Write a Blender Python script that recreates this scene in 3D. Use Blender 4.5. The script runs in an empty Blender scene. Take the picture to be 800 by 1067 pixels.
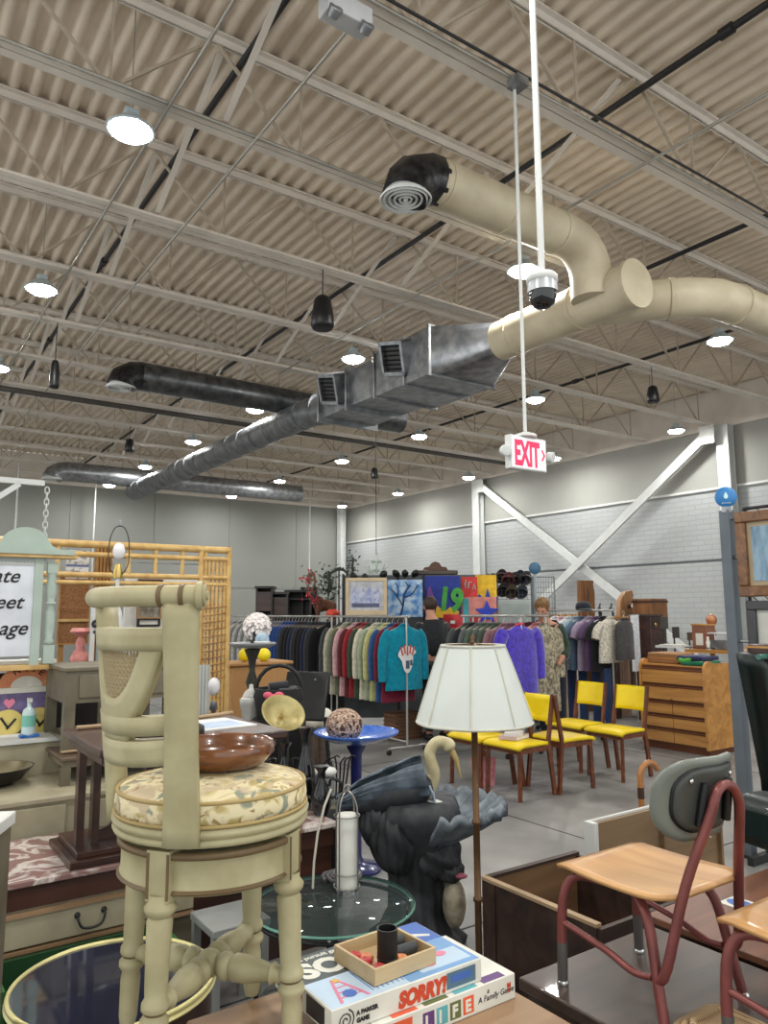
import bpy, bmesh, math, random
from mathutils import Vector, Matrix, Euler
random.seed(7)
R = math.radians
S, Cc, PI = math.sin, math.cos, math.pi
scene = bpy.context.scene
COL = scene.collection

# ---------------------------------------------------------------- camera numbers
F, PITCH, YAW, ROLL, EYE = 778.0, R(7.65), R(34.9), R(0.3), 1.55
fw = Vector((0, Cc(PITCH), S(PITCH))); _rt = Vector((1, 0, 0)); _up = _rt.cross(fw)
rt = _rt * Cc(ROLL) - _up * S(ROLL); up = _up * Cc(ROLL) + _rt * S(ROLL)
UX = Vector((Cc(YAW), S(YAW), 0)); UY = Vector((-S(YAW), Cc(YAW), 0))
def ray(px, py): return fw + rt * ((px - 400) / F) - up * ((py - 533.5) / F)
def PZ(px, py, z):
    d = ray(px, py); return Vector((0, 0, EYE)) + d * ((z - EYE) / d.z)
def PY(px, py, y):
    d = ray(px, py); return Vector((0, 0, EYE)) + d * (y / d.y)
def RW(x, y, z=0): return UX * x + UY * y + Vector((0, 0, z))      # room axes -> world

# ---------------------------------------------------------------- materials
def lin(c):
    o = []
    for v in c:
        v /= 255.0
        o.append(v / 12.92 if v <= .04045 else ((v + .055) / 1.055) ** 2.4)
    return (*o, 1)
_mats = {}
def mat(name, c, rough=.6, metal=0, kind=None, c2=None, scale=6, bump=0, spec=.5, trans=0, emit=0, stretch=(1, 1, 1),
        coat=0, alpha=1, detail=4, ior=1.45, lo=.35, hi=.65, sheen=0):
    if name in _mats: return _mats[name]
    m = bpy.data.materials.new(name); m.use_nodes = True
    nt = m.node_tree; N = nt.nodes; L = nt.links
    b = N['Principled BSDF']
    b.inputs['Base Color'].default_value = lin(c)
    b.inputs['Roughness'].default_value = rough; b.inputs['Metallic'].default_value = metal
    b.inputs['Specular IOR Level'].default_value = spec
    b.inputs['Transmission Weight'].default_value = trans; b.inputs['IOR'].default_value = ior
    b.inputs['Coat Weight'].default_value = coat; b.inputs['Alpha'].default_value = alpha
    b.inputs['Sheen Weight'].default_value = sheen
    if emit:
        b.inputs['Emission Color'].default_value = lin(c); b.inputs['Emission Strength'].default_value = emit
    c2 = c2 or tuple(v * .92 for v in c)
    tc = N.new('ShaderNodeTexCoord'); mp = N.new('ShaderNodeMapping'); mp.inputs['Scale'].default_value = stretch
    L.new(tc.outputs['Object'], mp.inputs['Vector'])
    def noise(sc, det=detail):
        n = N.new('ShaderNodeTexNoise'); n.inputs['Scale'].default_value = sc; n.inputs['Detail'].default_value = det
        L.new(mp.outputs[0], n.inputs['Vector']); return n
    fac = None
    if kind in (None, 'noise'):
        n = noise(scale); fac = n.outputs['Fac']
    elif kind == 'wood':
        w = N.new('ShaderNodeTexNoise'); w.inputs['Scale'].default_value = scale; w.inputs['Detail'].default_value = 6
        w.inputs['Distortion'].default_value = 1.2
        mp.inputs['Scale'].default_value = (.12, 1.4, 1.4) if stretch == (1, 1, 1) else stretch
        L.new(mp.outputs[0], w.inputs['Vector']); fac = w.outputs['Fac']
    elif kind == 'cell':
        v = N.new('ShaderNodeTexVoronoi'); v.inputs['Scale'].default_value = scale
        L.new(mp.outputs[0], v.inputs['Vector']); fac = v.outputs['Distance']
    elif kind == 'wave':
        v = N.new('ShaderNodeTexWave'); v.inputs['Scale'].default_value = scale; v.inputs['Distortion'].default_value = 1.5
        v.inputs['Detail'].default_value = 2
        L.new(mp.outputs[0], v.inputs['Vector']); fac = v.outputs['Fac']
    elif kind == 'vein':
        n = noise(scale, 7); n.inputs['Distortion'].default_value = 1.5
        mt = N.new('ShaderNodeMath'); mt.operation = 'SUBTRACT'; mt.inputs[1].default_value = .5
        L.new(n.outputs['Fac'], mt.inputs[0]); ab = N.new('ShaderNodeMath'); ab.operation = 'ABSOLUTE'
        L.new(mt.outputs[0], ab.inputs[0]); ml = N.new('ShaderNodeMath'); ml.operation = 'MULTIPLY'; ml.inputs[1].default_value = 4
        L.new(ab.outputs[0], ml.inputs[0]); fac = ml.outputs[0]
    rp = N.new('ShaderNodeValToRGB'); e = rp.color_ramp.elements
    e[0].position = lo; e[1].position = hi; e[0].color = lin(c2); e[1].color = lin(c)
    L.new(fac, rp.inputs['Fac']); L.new(rp.outputs[0], b.inputs['Base Color'])
    if bump:
        bp = N.new('ShaderNodeBump'); bp.inputs['Strength'].default_value = bump; bp.inputs['Distance'].default_value = .01
        L.new(fac, bp.inputs['Height']); L.new(bp.outputs[0], b.inputs['Normal'])
    _mats[name] = m
    return m

# ---------------------------------------------------------------- mesh builder
class MB:
    def __init__(s): s.v = []; s.f = []; s.mi = []; s.sm = []; s.m = 0; s.T = None
    def add(s, vs, fs, smooth=False):
        o = len(s.v)
        if s.T is not None: vs = [s.T @ Vector(v) for v in vs]
        s.v += [tuple(v) for v in vs]
        for f in fs:
            s.f.append([i + o for i in f]); s.mi.append(s.m); s.sm.append(smooth)
        return s
    def box(s, c, d, rz=0, rx=0, ry=0, taper=1):
        x, y, z = (k / 2 for k in d); M = Matrix.Translation(c) @ Euler((rx, ry, rz)).to_matrix().to_4x4()
        vs = [M @ Vector((sx * x * (taper if sz < 0 else 1), sy * y * (taper if sz < 0 else 1), sz * z)) for sz in (-1, 1) for sy in (-1, 1) for sx in (-1, 1)]
        return s.add(vs, [(0, 2, 3, 1), (4, 5, 7, 6), (0, 1, 5, 4), (2, 6, 7, 3), (0, 4, 6, 2), (1, 3, 7, 5)])
    def bb(s, a, b):
        return s.box([(p + q) / 2 for p, q in zip(a, b)], [abs(q - p) for p, q in zip(a, b)])
    def beam(s, a, b, w, h=None, roll=0):
        a = Vector(a); b = Vector(b); h = h or w; d = b - a; z = d.normalized()
        x = Vector((0, 0, 1)).cross(z)
        if x.length < 1e-4: x = Vector((1, 0, 0))
        x.normalize(); y = z.cross(x)
        if roll:
            x, y = x * Cc(roll) + y * S(roll), y * Cc(roll) - x * S(roll)
        vs = [p + x * (i * w / 2) + y * (j * h / 2) for p in (a, b) for j in (-1, 1) for i in (-1, 1)]
        return s.add(vs, [(0, 2, 3, 1), (4, 5, 7, 6), (0, 1, 5, 4), (2, 6, 7, 3), (0, 4, 6, 2), (1, 3, 7, 5)])
    def tube(s, pts, r, n=8, closed=False, caps=True, flat=1, ref=None):
        P = [Vector(p) for p in pts]; k = len(P); rs = r if isinstance(r, (list, tuple)) else [r] * k
        vs = []; fs = []; px = None
        for i, p in enumerate(P):
            a = P[i - 1] if (i or closed) else P[0]; c = P[(i + 1) % k] if (i < k - 1 or closed) else P[-1]
            t = (c - a)
            t = t.normalized() if t.length > 1e-9 else Vector((0, 0, 1))
            if px is None:
                g = Vector(ref) if ref else (Vector((0, 0, 1)) if abs(t.z) < .9 else Vector((1, 0, 0)))
                px = g.cross(t).normalized()
            px = (px - t * px.dot(t)).normalized(); py = t.cross(px)
            for j in range(n):
                an = 2 * PI * j / n; vs.append(p + (px * Cc(an) + py * (S(an) * flat)) * rs[i])
        for i in range(k if closed else k - 1):
            for j in range(n):
                fs.append((i * n + j, i * n + (j + 1) % n, ((i + 1) % k) * n + (j + 1) % n, ((i + 1) % k) * n + j))
        s.add(vs, fs, True)
        if caps and not closed:
            o = len(vs); s.add([v for v in vs[:n]], [tuple(reversed(range(n)))]); s.add([v for v in vs[-n:]], [tuple(range(n))])
        return s
    def lathe(s, prof, n=24, c=(0, 0, 0), M=None, a0=0, a1=2 * PI, smooth=True, rad=None, sx=1, sy=1):
        full = abs(a1 - a0 - 2 * PI) < 1e-6; m = n if full else n + 1; vs = []; fs = []
        c = Vector(c)
        for (r, z) in prof:
            for j in range(m):
                an = a0 + (a1 - a0) * j / n; q = r * (rad(an, z) if rad else 1)
                p = Vector((q * Cc(an) * sx, q * S(an) * sy, z)); vs.append(c + (M @ p if M else p))
        k = len(prof)
        for i in range(k - 1):
            for j in range(n):
                a, b = i * m + j, i * m + (j + 1) % m
                if prof[i][0] < 1e-6: fs.append((a, b + m, a + m))
                elif prof[i + 1][0] < 1e-6: fs.append((a, b, a + m))
                else: fs.append((a, b, b + m, a + m))
        return s.add(vs, fs, smooth)
    def ball(s, c, r, nu=14, nv=9, M=None, fn=None):
        r = (r, r, r) if not isinstance(r, (tuple, list)) else r; vs = []; fs = []
        c = Vector(c)
        for i in range(nv + 1):
            t = PI * i / nv
            for j in range(nu):
                a = 2 * PI * j / nu; p = Vector((S(t) * Cc(a), S(t) * S(a), -Cc(t)))
                q = fn(p) if fn else 1
                p = Vector((p.x * r[0] * q, p.y * r[1] * q, p.z * r[2] * q)); vs.append(c + (M @ p if M else p))
        for i in range(nv):
            for j in range(nu):
                a, b = i * nu + j, i * nu + (j + 1) % nu
                fs.append((a, b, b + nu, a + nu))
        return s.add(vs, fs, True)
    def prism(s, poly, h0, h1, M=None, smooth=False):
        n = len(poly); M = M or Matrix.Identity(4)
        vs = [M @ Vector((x, y, h0)) for x, y in poly] + [M @ Vector((x, y, h1)) for x, y in poly]
        fs = [tuple(reversed(range(n))), tuple(range(n, 2 * n))] + [(i, (i + 1) % n, n + (i + 1) % n, n + i) for i in range(n)]
        return s.add(vs, fs, smooth)
    def surf(s, fn, nu, nv, th=0, smooth=True):
        """grid fn(u,v)->point ; th gives thickness along the normal"""
        g = [[Vector(fn(i / nu, j / nv)) for j in range(nv + 1)] for i in range(nu + 1)]
        w = nv + 1; fs = [(i * w + j, (i + 1) * w + j, (i + 1) * w + j + 1, i * w + j + 1) for i in range(nu) for j in range(nv)]
        A = [p for r_ in g for p in r_]
        if not th: return s.add(A, fs, smooth)
        B = []
        for i in range(nu + 1):
            for j in range(nv + 1):
                du = g[min(i + 1, nu)][j] - g[max(i - 1, 0)][j]; dv = g[i][min(j + 1, nv)] - g[i][max(j - 1, 0)]
                nn = du.cross(dv); nn = nn.normalized() if nn.length > 1e-9 else Vector((0, 0, 1))
                B.append(g[i][j] - nn * th)
        o = len(A); F2 = [tuple(k + o for k in reversed(f)) for f in fs]
        ed = []
        for i in range(nu):
            ed += [(i * w, i * w + o, (i + 1) * w + o, (i + 1) * w), (i * w + nv, (i + 1) * w + nv, (i + 1) * w + nv + o, i * w + nv + o)]
        for j in range(nv):
            ed += [(j, j + 1, j + 1 + o, j + o), (nu * w + j, nu * w + j + o, nu * w + j + 1 + o, nu * w + j + 1)]
        s.add(A + B, fs + F2 + ed, smooth); return s
    def text(s, t, size, M, ext=.001, shear=0, align='LEFT', bold=0, sx=1):
        cu = bpy.data.curves.new('t', 'FONT'); cu.body = t; cu.size = size; cu.extrude = ext; cu.shear = shear
        cu.align_x = align; cu.offset = bold; cu.resolution_u = 3
        ob = bpy.data.objects.new('t', cu); COL.objects.link(ob)
        dg = bpy.context.evaluated_depsgraph_get(); me = bpy.data.meshes.new_from_object(ob.evaluated_get(dg))
        s.add([M @ Vector((v.co.x * sx, v.co.y, v.co.z)) for v in me.vertices], [tuple(p.vertices) for p in me.polygons])
        bpy.data.objects.remove(ob); bpy.data.curves.remove(cu); bpy.data.meshes.remove(me); return s
    def build(s, name, mats, parent=None, loc=(0, 0, 0), rz=0, bev=0, sub=0, rot=None, fix=False):
        me = bpy.data.meshes.new(name); me.from_pydata(s.v, [], s.f)
        if not isinstance(mats, (list, tuple)): mats = [mats]
        for m in mats: me.materials.append(m)
        me.polygons.foreach_set('material_index', s.mi); me.polygons.foreach_set('use_smooth', s.sm)
        me.validate(); me.update()
        if not fix: me.set_sharp_from_angle(angle=R(76))
        if fix:
            bm = bmesh.new(); bm.from_mesh(me); bmesh.ops.remove_doubles(bm, verts=bm.verts, dist=1e-5)
            bmesh.ops.recalc_face_normals(bm, faces=bm.faces); bm.to_mesh(me); bm.free()
        o = bpy.data.objects.new(name, me); COL.objects.link(o)
        o.location = loc; o.rotation_euler = rot if rot else (0, 0, rz)
        if parent: o.parent = parent
        if bev:
            b = o.modifiers.new('bev', 'BEVEL'); b.width = bev; b.segments = 2; b.limit_method = 'ANGLE'; b.angle_limit = R(40)
        if sub:
            b = o.modifiers.new('sub', 'SUBSURF'); b.levels = sub; b.render_levels = sub
        return o
def tag(o, label, cat, group=None):
    o['label'] = label; o['category'] = cat
    if group: o['group'] = group
    return o
def thing(name, label, cat, loc=(0, 0, 0), rz=0, group=None, rot=None):
    o = bpy.data.objects.new(name, None); COL.objects.link(o); o.empty_display_size = .05
    o.location = loc; o.rotation_euler = rot if rot else (0, 0, rz)
    return tag(o, label, cat, group)
def struct(name, mb, m, loc=(0, 0, 0), rz=0, **k):
    o = mb.build(name, m, None, loc, rz, **k); o['kind'] = 'structure'; return o
def dup(root, loc=None, rz=None, label=None, group=None):
    r = root.copy(); COL.objects.link(r)
    if loc is not None: r.location = loc
    if rz is not None: r.rotation_euler = (0, 0, rz)
    if label: r['label'] = label
    if group: r['group'] = group
    for ch in list(root.children):
        c = ch.copy(); COL.objects.link(c); c.parent = r
        for g in list(ch.children):
            d = g.copy(); COL.objects.link(d); d.parent = c
    return r
def bez(p0, p1, p2, p3, n=10):
    P = [Vector(p) for p in (p0, p1, p2, p3)]; o = []
    for i in range(n + 1):
        t = i / n; o.append(P[0] * (1 - t) ** 3 + P[1] * 3 * t * (1 - t) ** 2 + P[2] * 3 * t * t * (1 - t) + P[3] * t ** 3)
    return o
def spline(pts, n=6):
    P = [Vector(p) for p in pts]; o = []
    for i in range(len(P) - 1):
        a, b, c, d = P[max(i - 1, 0)], P[i], P[i + 1], P[min(i + 2, len(P) - 1)]
        for k in range(n):
            t = k / n; o.append(.5 * ((2 * b) + (c - a) * t + (2 * a - 5 * b + 4 * c - d) * t * t + (3 * b - a - 3 * c + d) * t ** 3))
    return o + [P[-1]]
ORD = ['', 'first', 'second', 'third', 'fourth', 'fifth', 'sixth', 'seventh', 'eighth', 'ninth', 'tenth', 'eleventh', 'twelfth',
       'thirteenth', 'fourteenth', 'fifteenth', 'sixteenth', 'seventeenth', 'eighteenth', 'nineteenth', 'twentieth']
I4 = Matrix.Identity(4)
FRONT = Matrix(((1, 0, 0, 0), (0, 0, -1, 0), (0, 1, 0, 0), (0, 0, 0, 1)))     # xy plane -> upright, facing -y
def TM(x, y, z, base=FRONT): return Matrix.Translation((x, y, z)) @ base

# ---------------------------------------------------------------- camera, world, colour
cd = bpy.data.cameras.new('camera'); cam = bpy.data.objects.new('camera', cd); COL.objects.link(cam)
cd.sensor_fit = 'HORIZONTAL'; cd.sensor_width = 36; cd.lens = 36 * F / 800; cd.clip_start = .05; cd.clip_end = 100
mw = Matrix((rt, up, -fw)).transposed().to_4x4(); mw.translation = (0, 0, EYE); cam.matrix_world = mw
scene.camera = cam
w = bpy.data.worlds.new('world'); scene.world = w; w.use_nodes = True
w.node_tree.nodes['Background'].inputs[0].default_value = (.965, 1, .985, 1)
w.node_tree.nodes['Background'].inputs[1].default_value = 1.15
vs_ = scene.view_settings; vs_.view_transform = 'Standard'; vs_.look = 'None'; vs_.exposure = .41; vs_.gamma = 1; vs_.use_curve_mapping = False
scene.cycles.use_denoising = True
scene.cycles.max_bounces = 6; scene.cycles.diffuse_bounces = 4; scene.cycles.glossy_bounces = 3; scene.cycles.transmission_bounces = 6
scene.cycles.transparent_max_bounces = 6; scene.cycles.sample_clamp_indirect = 4; scene.cycles.caustics_reflective = False; scene.cycles.caustics_refractive = False
# ================================================================ THE HALL
WX, WY, ZB, ZD = 13.3, 21.3, 5.05, 5.80        # right wall, back wall, joist bottoms, deck
XL, YN = -7.0, -4.0
m_beige = mat('beige_paint', (222, 214, 204), .6, c2=(212, 204, 194), scale=3)
m_deck = mat('beige_deck_paint', (232, 217, 198), .62, c2=(216, 201, 182), scale=2.5)
m_floor = mat('worn_concrete', (148, 146, 143), .42, c2=(106, 105, 104), scale=1.6, detail=9, bump=.02, lo=.3, hi=.7)
m_wall = mat('white_wall_paint', (214, 214, 210), .7, c2=(202, 202, 200), scale=.7)
m_gwall = mat('grey_white_panel', (138, 140, 134), .65, c2=(138, 140, 135), scale=.6)
m_band = mat('upper_wall_shade', (160, 160, 154), .7, c2=(152, 152, 146), scale=.8)  # shade on the upper wall, over the downward lamps, put into the grey
m_white = mat('white_steel_paint', (206, 208, 206), .45, c2=(198, 200, 198))
m_dark = mat('black_iron', (36, 36, 38), .5)
m_galv = mat('galvanised_steel', (158, 160, 162), .36, .75, c2=(120, 123, 128), scale=9)
m_cond = mat('conduit_steel', (176, 172, 164), .4, .6)
m_black = mat('black_plastic', (20, 20, 22), .4)
m_tape = mat('dark_foil_wrap', (66, 66, 68), .35, .6, c2=(30, 30, 32), scale=14)

# brick wall material with courses
def brick_mat():
    m = bpy.data.materials.new('white_painted_brick'); m.use_nodes = True; nt = m.node_tree; N = nt.nodes; L = nt.links; b = N['Principled BSDF']
    tc = N.new('ShaderNodeTexCoord'); sp = N.new('ShaderNodeSeparateXYZ'); cb = N.new('ShaderNodeCombineXYZ')
    L.new(tc.outputs['Object'], sp.inputs[0]); L.new(sp.outputs['Y'], cb.inputs['X']); L.new(sp.outputs['Z'], cb.inputs['Y'])
    t = N.new('ShaderNodeTexBrick'); t.inputs['Scale'].default_value = 1; t.inputs['Mortar Size'].default_value = .012
    t.inputs['Brick Width'].default_value = .3; t.inputs['Row Height'].default_value = .1
    t.inputs['Color1'].default_value = lin((172, 174, 174)); t.inputs['Color2'].default_value = lin((167, 169, 169)); t.inputs['Mortar'].default_value = lin((159, 161, 162))
    L.new(cb.outputs[0], t.inputs['Vector']); L.new(t.outputs['Color'], b.inputs['Base Color'])
    bp = N.new('ShaderNodeBump'); bp.inputs['Strength'].default_value = .3; bp.inputs['Distance'].default_value = .01; bp.invert = True
    L.new(t.outputs['Fac'], bp.inputs['Height']); L.new(bp.outputs[0], b.inputs['Normal']); b.inputs['Roughness'].default_value = .6
    return m
m_brick = brick_mat()

struct('floor', MB().bb((XL, YN, -.1), (WX + .3, WY + .3, 0)), m_floor, rz=YAW)
# floor joints, saw cuts in the slab
j_ = MB()
for x in (1.2, 4.2, 7.2, 10.2): j_.bb((x - .006, YN + .5, 0), (x + .006, WY - .1, .0015))
for y in (3.0, 6.6, 10.2, 13.8, 17.4): j_.bb((XL + .5, y - .006, 0), (WX - .1, y + .006, .0015))
struct('trim_1', j_, mat('saw_cut', (58, 58, 60), .8), rz=YAW)
# corrugated deck
dk = MB(); x = XL; pr = []; P6 = .1524
while x < WX + .1:
    pr += [(x, ZD + .045), (x + .06, ZD + .045), (x + .078, ZD), (x + .134, ZD)]; x += P6
vs = [(a, yy, z) for yy in (YN, WY + .2) for a, z in pr]; n = len(pr)
dk.add(vs, [(i, i + 1, n + i + 1, n + i) for i in range(n - 1)])
dk.bb((XL, YN, ZD + .046), (WX + .2, WY + .2, ZD + .1))
struct('ceiling', dk, m_deck, rz=YAW)
# right wall: brick below the shelf line, panel above with shade in its grey, beige band over the joist seats
wr = MB(); wr.bb((WX, YN, 0), (WX + .25, WY, 2.47)); wr.m = 0
wr.bb((WX + .012, YN, 2.47), (WX + .25, WY, 2.53)); wr.bb((WX, YN, 2.53), (WX + .25, WY, 3.88))
wr.m = 1; wr.bb((WX - .02, YN, 3.88), (WX + .25, WY, ZB)); wr.m = 2; wr.bb((WX + .01, YN, ZB), (WX + .25, WY, ZD))
struct('wall_right', wr, [m_brick, m_band, m_beige], rz=YAW)
wb = MB()
for i in range(9):
    x0 = XL + i * 2.3; wb.bb((x0, WY, 0), (min(x0 + 2.285, WX), WY + .25, ZB))
wb.bb((XL, WY + .015, 0), (WX + .25, WY + .25, ZB)); wb.m = 1; wb.bb((XL, WY + .01, ZB), (WX + .25, WY + .25, ZD))
struct('wall_back', wb, [m_gwall, m_beige], rz=YAW)
tr = MB(); tr.bb((WX - .07, YN, ZB - .04), (WX - .0, WY, ZB + .05)); tr.bb((XL, WY - .07, ZB - .04), (WX, WY, ZB + .05))
struct('trim_2', tr, m_beige, rz=YAW)
tr = MB(); tr.bb((WX - .05, YN, 3.84), (WX, WY, 3.885)); struct('trim_3', tr, m_wall, rz=YAW)
tr = MB(); tr.bb((WX - .006, YN, 2.485), (WX + .013, WY, 2.515)); struct('trim_4', tr, mat('dark_joint', (84, 88, 92), .7), rz=YAW)
tr = MB(); tr.bb((XL, WY - .01, 2.3), (WX, WY, 2.32)); struct('trim_5', tr, m_galv, rz=YAW)

def rthing(name, label, cat, x=0, y=0, z=0, group=None): return thing(name, label, cat, RW(x, y, z), YAW, group)
# columns and wall bracing
for k, (cx, cy, lb) in enumerate([(13.12, 7.6, 'white steel H column on the brick wall, right of the brace'), (13.12, 14.5, 'white steel H column on the brick wall, left of the brace'),
                                  (12.95, 21.05, 'white steel column in the far corner of the hall')]):
    t = rthing('wall_column', lb, 'column', cx, cy)
    c = MB(); c.bb((-.1, -.12, 0), (-.08, .12, ZB - .05)); c.bb((.08, -.12, 0), (.1, .12, ZB - .05)); c.bb((-.08, -.012, 0), (.08, .012, ZB - .05)); c.build('shaft', m_white, t)
    MB().bb((-.14, -.16, 0), (.14, .16, .02)).build('base_plate', m_white, t)
    MB().bb((-.12, -.14, ZB - .05), (.12, .14, ZB - .04)).build('cap_plate', m_white, t)
for a, b, lb in [((13.0, 14.3, 4.82), (13.0, 7.75, .2), 'white steel brace falling to the right across the brick wall'),
                 ((12.88, 7.8, 4.86), (12.88, 14.3, .3), 'white steel brace rising to the right across the brick wall')]:
    t = rthing('wall_brace', lb, 'brace', *a); A = Vector(a); d = Vector(b) - A
    c = MB(); c.beam((0, 0, 0), d, .016, .17); c.beam((.04, 0, .075), d + Vector((.04, 0, .075)), .08, .016); c.beam((.04, 0, -.075), d + Vector((.04, 0, -.075)), .08, .016)
    c.build('channel', m_white, t)
    g = MB(); g.bb((-.02, -.15, -.2), (-.01, .15, .15)); g.build('gusset_plate', m_white, t)

# open web joists
m_web = mat('web_paint', (184, 170, 152), .6)
JY = [1.77 + 1.5225 * i for i in range(13)]
cnt = len(JY)
for i, jy in enumerate(JY):
    t = rthing('roof_joist', 'beige open-web steel joist across the ceiling, %s out from the back wall' % ORD[cnt - i], 'joist', XL + .3, jy, ZB, 'open-web roof joists')
    Lx = WX - .1 - XL - .3
    b = MB(); b.bb((0, -.075, 0), (Lx, -.006, .012)); b.bb((0, .006, 0), (Lx, .075, .012)); b.bb((0, -.02, .012), (Lx, -.008, .055)); b.bb((0, .008, .012), (Lx, .02, .055))
    b.build('bottom_chord', m_beige, t)
    h = ZD - ZB - .004
    b = MB(); b.bb((0, -.06, h - .014), (Lx, .06, h)); b.bb((0, -.02, h - .07), (Lx, -.008, h - .014)); b.bb((0, .008, h - .07), (Lx, .02, h - .014))
    b.build('top_chord', m_beige, t)
    b = MB(); x = 1.13 - 1.45 * 6 - (XL + .3)
    while x < Lx:
        if x > 0: b.beam((x, 0, .02), (x, 0, h - .03), .018)
        for s in (-1, 1):
            xe = x + s * .725
            if 0 < x < Lx and 0 < xe < Lx: b.beam((x + s * .03, 0, .03), (xe, 0, h - .04), .026, .02)
        x += 1.45
    b.build('web_lattice', m_web, t)
# bridging pipes (dark) running front to back and struts
for x, z, lb in [(2.05, 5.62, 'left'), (4.75, 5.62, 'middle'), (7.45, 5.62, 'right'), (10.2, 5.62, 'far right')]:
    t = rthing('sprinkler_pipe', 'dark sprinkler pipe running back under the deck, %s run' % lb, 'pipe', x, 0, z)
    MB().tube([(0, 1, 0), (0, WY - .3, 0)], .027, 8).build('pipe', m_dark, t)
    for jy in JY[1::2]: MB().tube([(0, jy - .76 - .05, 0), (0, jy - .76 + .05, 0)], .042, 8).build('coupling', m_dark, t)
    if x in (2.05, 4.75):
        s = MB()
        for jy in JY[1:-1]: s.beam((-.12, jy + .06, .1), (-.12, jy + 1.46, -.52), .045, .012)
        tag(s.build('bridging_strut', m_beige, None, RW(x, 0, z), YAW), 'flat beige bridging straps slanting beside the %s dark pipe' % lb, 'strut')
# conduits below the chords
for x, y0, y1, lb in [(1.5, 1.8, 19, 'thin steel conduit running back under the joists at far left'), (2.15, 3.3, 16, 'thin steel conduit running back from the emergency light'), (4.78, 2, 9.5, 'thin steel conduit running back under the joists at centre')]:
    p = [(0, y0, 0), (0, y1, 0)]
    tag(MB().tube(p, .013, 6).build('conduit', m_cond, None, RW(x, 0, ZB - .042), YAW), lb, 'conduit')
tag(MB().tube([(-5, 0, 0), (6, 0, 0), (10.5, 0, 0)], .014, 6).build('conduit', m_cond, None, RW(1, 3.2, ZB - .012), YAW), 'steel conduit strapped along the nearest joist chord', 'conduit')
tag(MB().tube([(-5, 0, 0), (9, 0, 0)], .011, 6).build('cable', m_dark, None, RW(1, 3.14, ZB - .012), YAW), 'black cable strapped along the nearest joist chord', 'cable')
tag(MB().tube([(-4.5, 0, 0), (9, 0, 0)], .014, 6).build('conduit', m_cond, None, RW(1, 4.72, ZB - .012), YAW), 'steel conduit strapped along the second nearest joist', 'conduit')
tag(MB().tube(spline([(-4, 0, .1), (0, 0, .16), (1.2, .02, .1), (2.2, 0, .2), (3.4, .01, .12), (7, 0, .16)]), .014, 6).build('cable', m_dark, None, RW(1, 3.36, ZB - .03), YAW), 'bundle of black cables lying over the nearest joist chord', 'cable')
tag(MB().tube([(-6, 0, 0), (11.5, 0, 0)], .045, 8).build('pipe', mat('dark_pipe_paint', (74, 70, 66), .5), None, RW(1, 12.3, ZB - .105), YAW), 'dark pipe slung under a joist halfway back', 'pipe')

# ducts ---------------------------------------------------------
m_duct = mat('beige_duct_paint', (198, 187, 162), .5, .0, c2=(181, 169, 144), scale=4)
def diffuser(t, x, y, z, r, m):
    f = MB(); f.lathe([(r * .35, .02), (r * .6, .06), (r * 1.1, 0), (r * 1.12, .012), (r * .7, .1), (r * .6, .1)], 24, (x, y, z))
    for q in (.2, .42, .64, .86): f.lathe([(r * q, .01), (r * q + .012, -.004), (r * q + .02, .012)], 24, (x, y, z))
    f.ball((x, y, z + .01), (r * .12, r * .12, .02)); f.build('diffuser', m, t)
    MB().lathe([(0, .05), (r * .95, .05)], 24, (x, y, z)).build('diffuser_throat', m_black, t)
t = rthing('branch_duct', 'beige round branch duct with a dark taped elbow and round diffuser', 'duct', 0, 4.05, 4.74)
b = MB(); b.tube([(3.3, 0, 0), (4.75, 0, 0)] + [(4.75 + .3 * S(a), 0, -.3 + .3 * Cc(a)) for a in (.3, .6, .9, 1.2, 1.57)] + [(5.05, 0, -.5)], .18, 20); b.build('duct_run', m_duct, t)
for x in (3.36, 4.0, 4.6): MB().tube([(x, 0, 0), (x + .03, 0, 0)], .188, 20).build('seam_ring', m_duct, t)
MB().tube([(3.32, 0, 0), (3.22, 0, -.005), (3.12, 0, -.05), (3.05, 0, -.13), (3.03, 0, -.2)], [.185, .187, .187, .185, .182], 8).build('elbow', m_tape, t)
diffuser(t, 3.03, 0, -.24, .17, m_white)
t = rthing('trunk_duct', 'beige round trunk duct with a capped tee and a bent arm to the right', 'duct', 5.2, 0, 4.3)
b = MB(); b.tube([(0, 3.72, 0), (0, 5.33, 0)], .2, 22); b.build('duct_run', m_duct, t)
b = MB(); b.tube([(0, 3.69, 0), (0, 3.735, 0)], .215, 22); b.build('end_cap', m_duct, t)
b = MB(); b.tube([(.05, 4.25, 0), (.3, 3.95, 0), (.62, 3.62, 0), (.85, 3.5, 0), (1.15, 3.47, 0), (4.5, 3.47, 0)], .175, 20); b.build('side_arm', m_duct, t)
for p, q in [((.5, 3.74, 0), (.53, 3.71, 0)), ((1.1, 3.47, 0), (1.14, 3.47, 0)), ((2.2, 3.47, 0), (2.24, 3.47, 0))]: MB().tube([p, q], .184, 20).build('seam_ring', m_duct, t)
for y in (4.3, 5.1): MB().tube([(0, y, 0), (0, y + .03, 0)], .208, 22).build('seam_ring', m_duct, t)
t = rthing('air_plenum', 'rectangular galvanised duct box with square grilles under the ceiling', 'duct', 5.2, 0, 4.3)
b = MB(); b.T = None
ring = [(.2 * Cc(a), .2 * S(a)) for a in [R(45 + 15 * k) for k in range(24)]]
def sq(k):
    a = R(45 + 15 * k); c, s = Cc(a), S(a); mxx = max(abs(c), abs(s)); return (.45 * c / mxx, .26 * s / mxx)
vsr = [(x, 5.33, z) for x, z in ring] + [(sq(k)[0], 5.95, sq(k)[1]) for k in range(24)]
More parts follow.
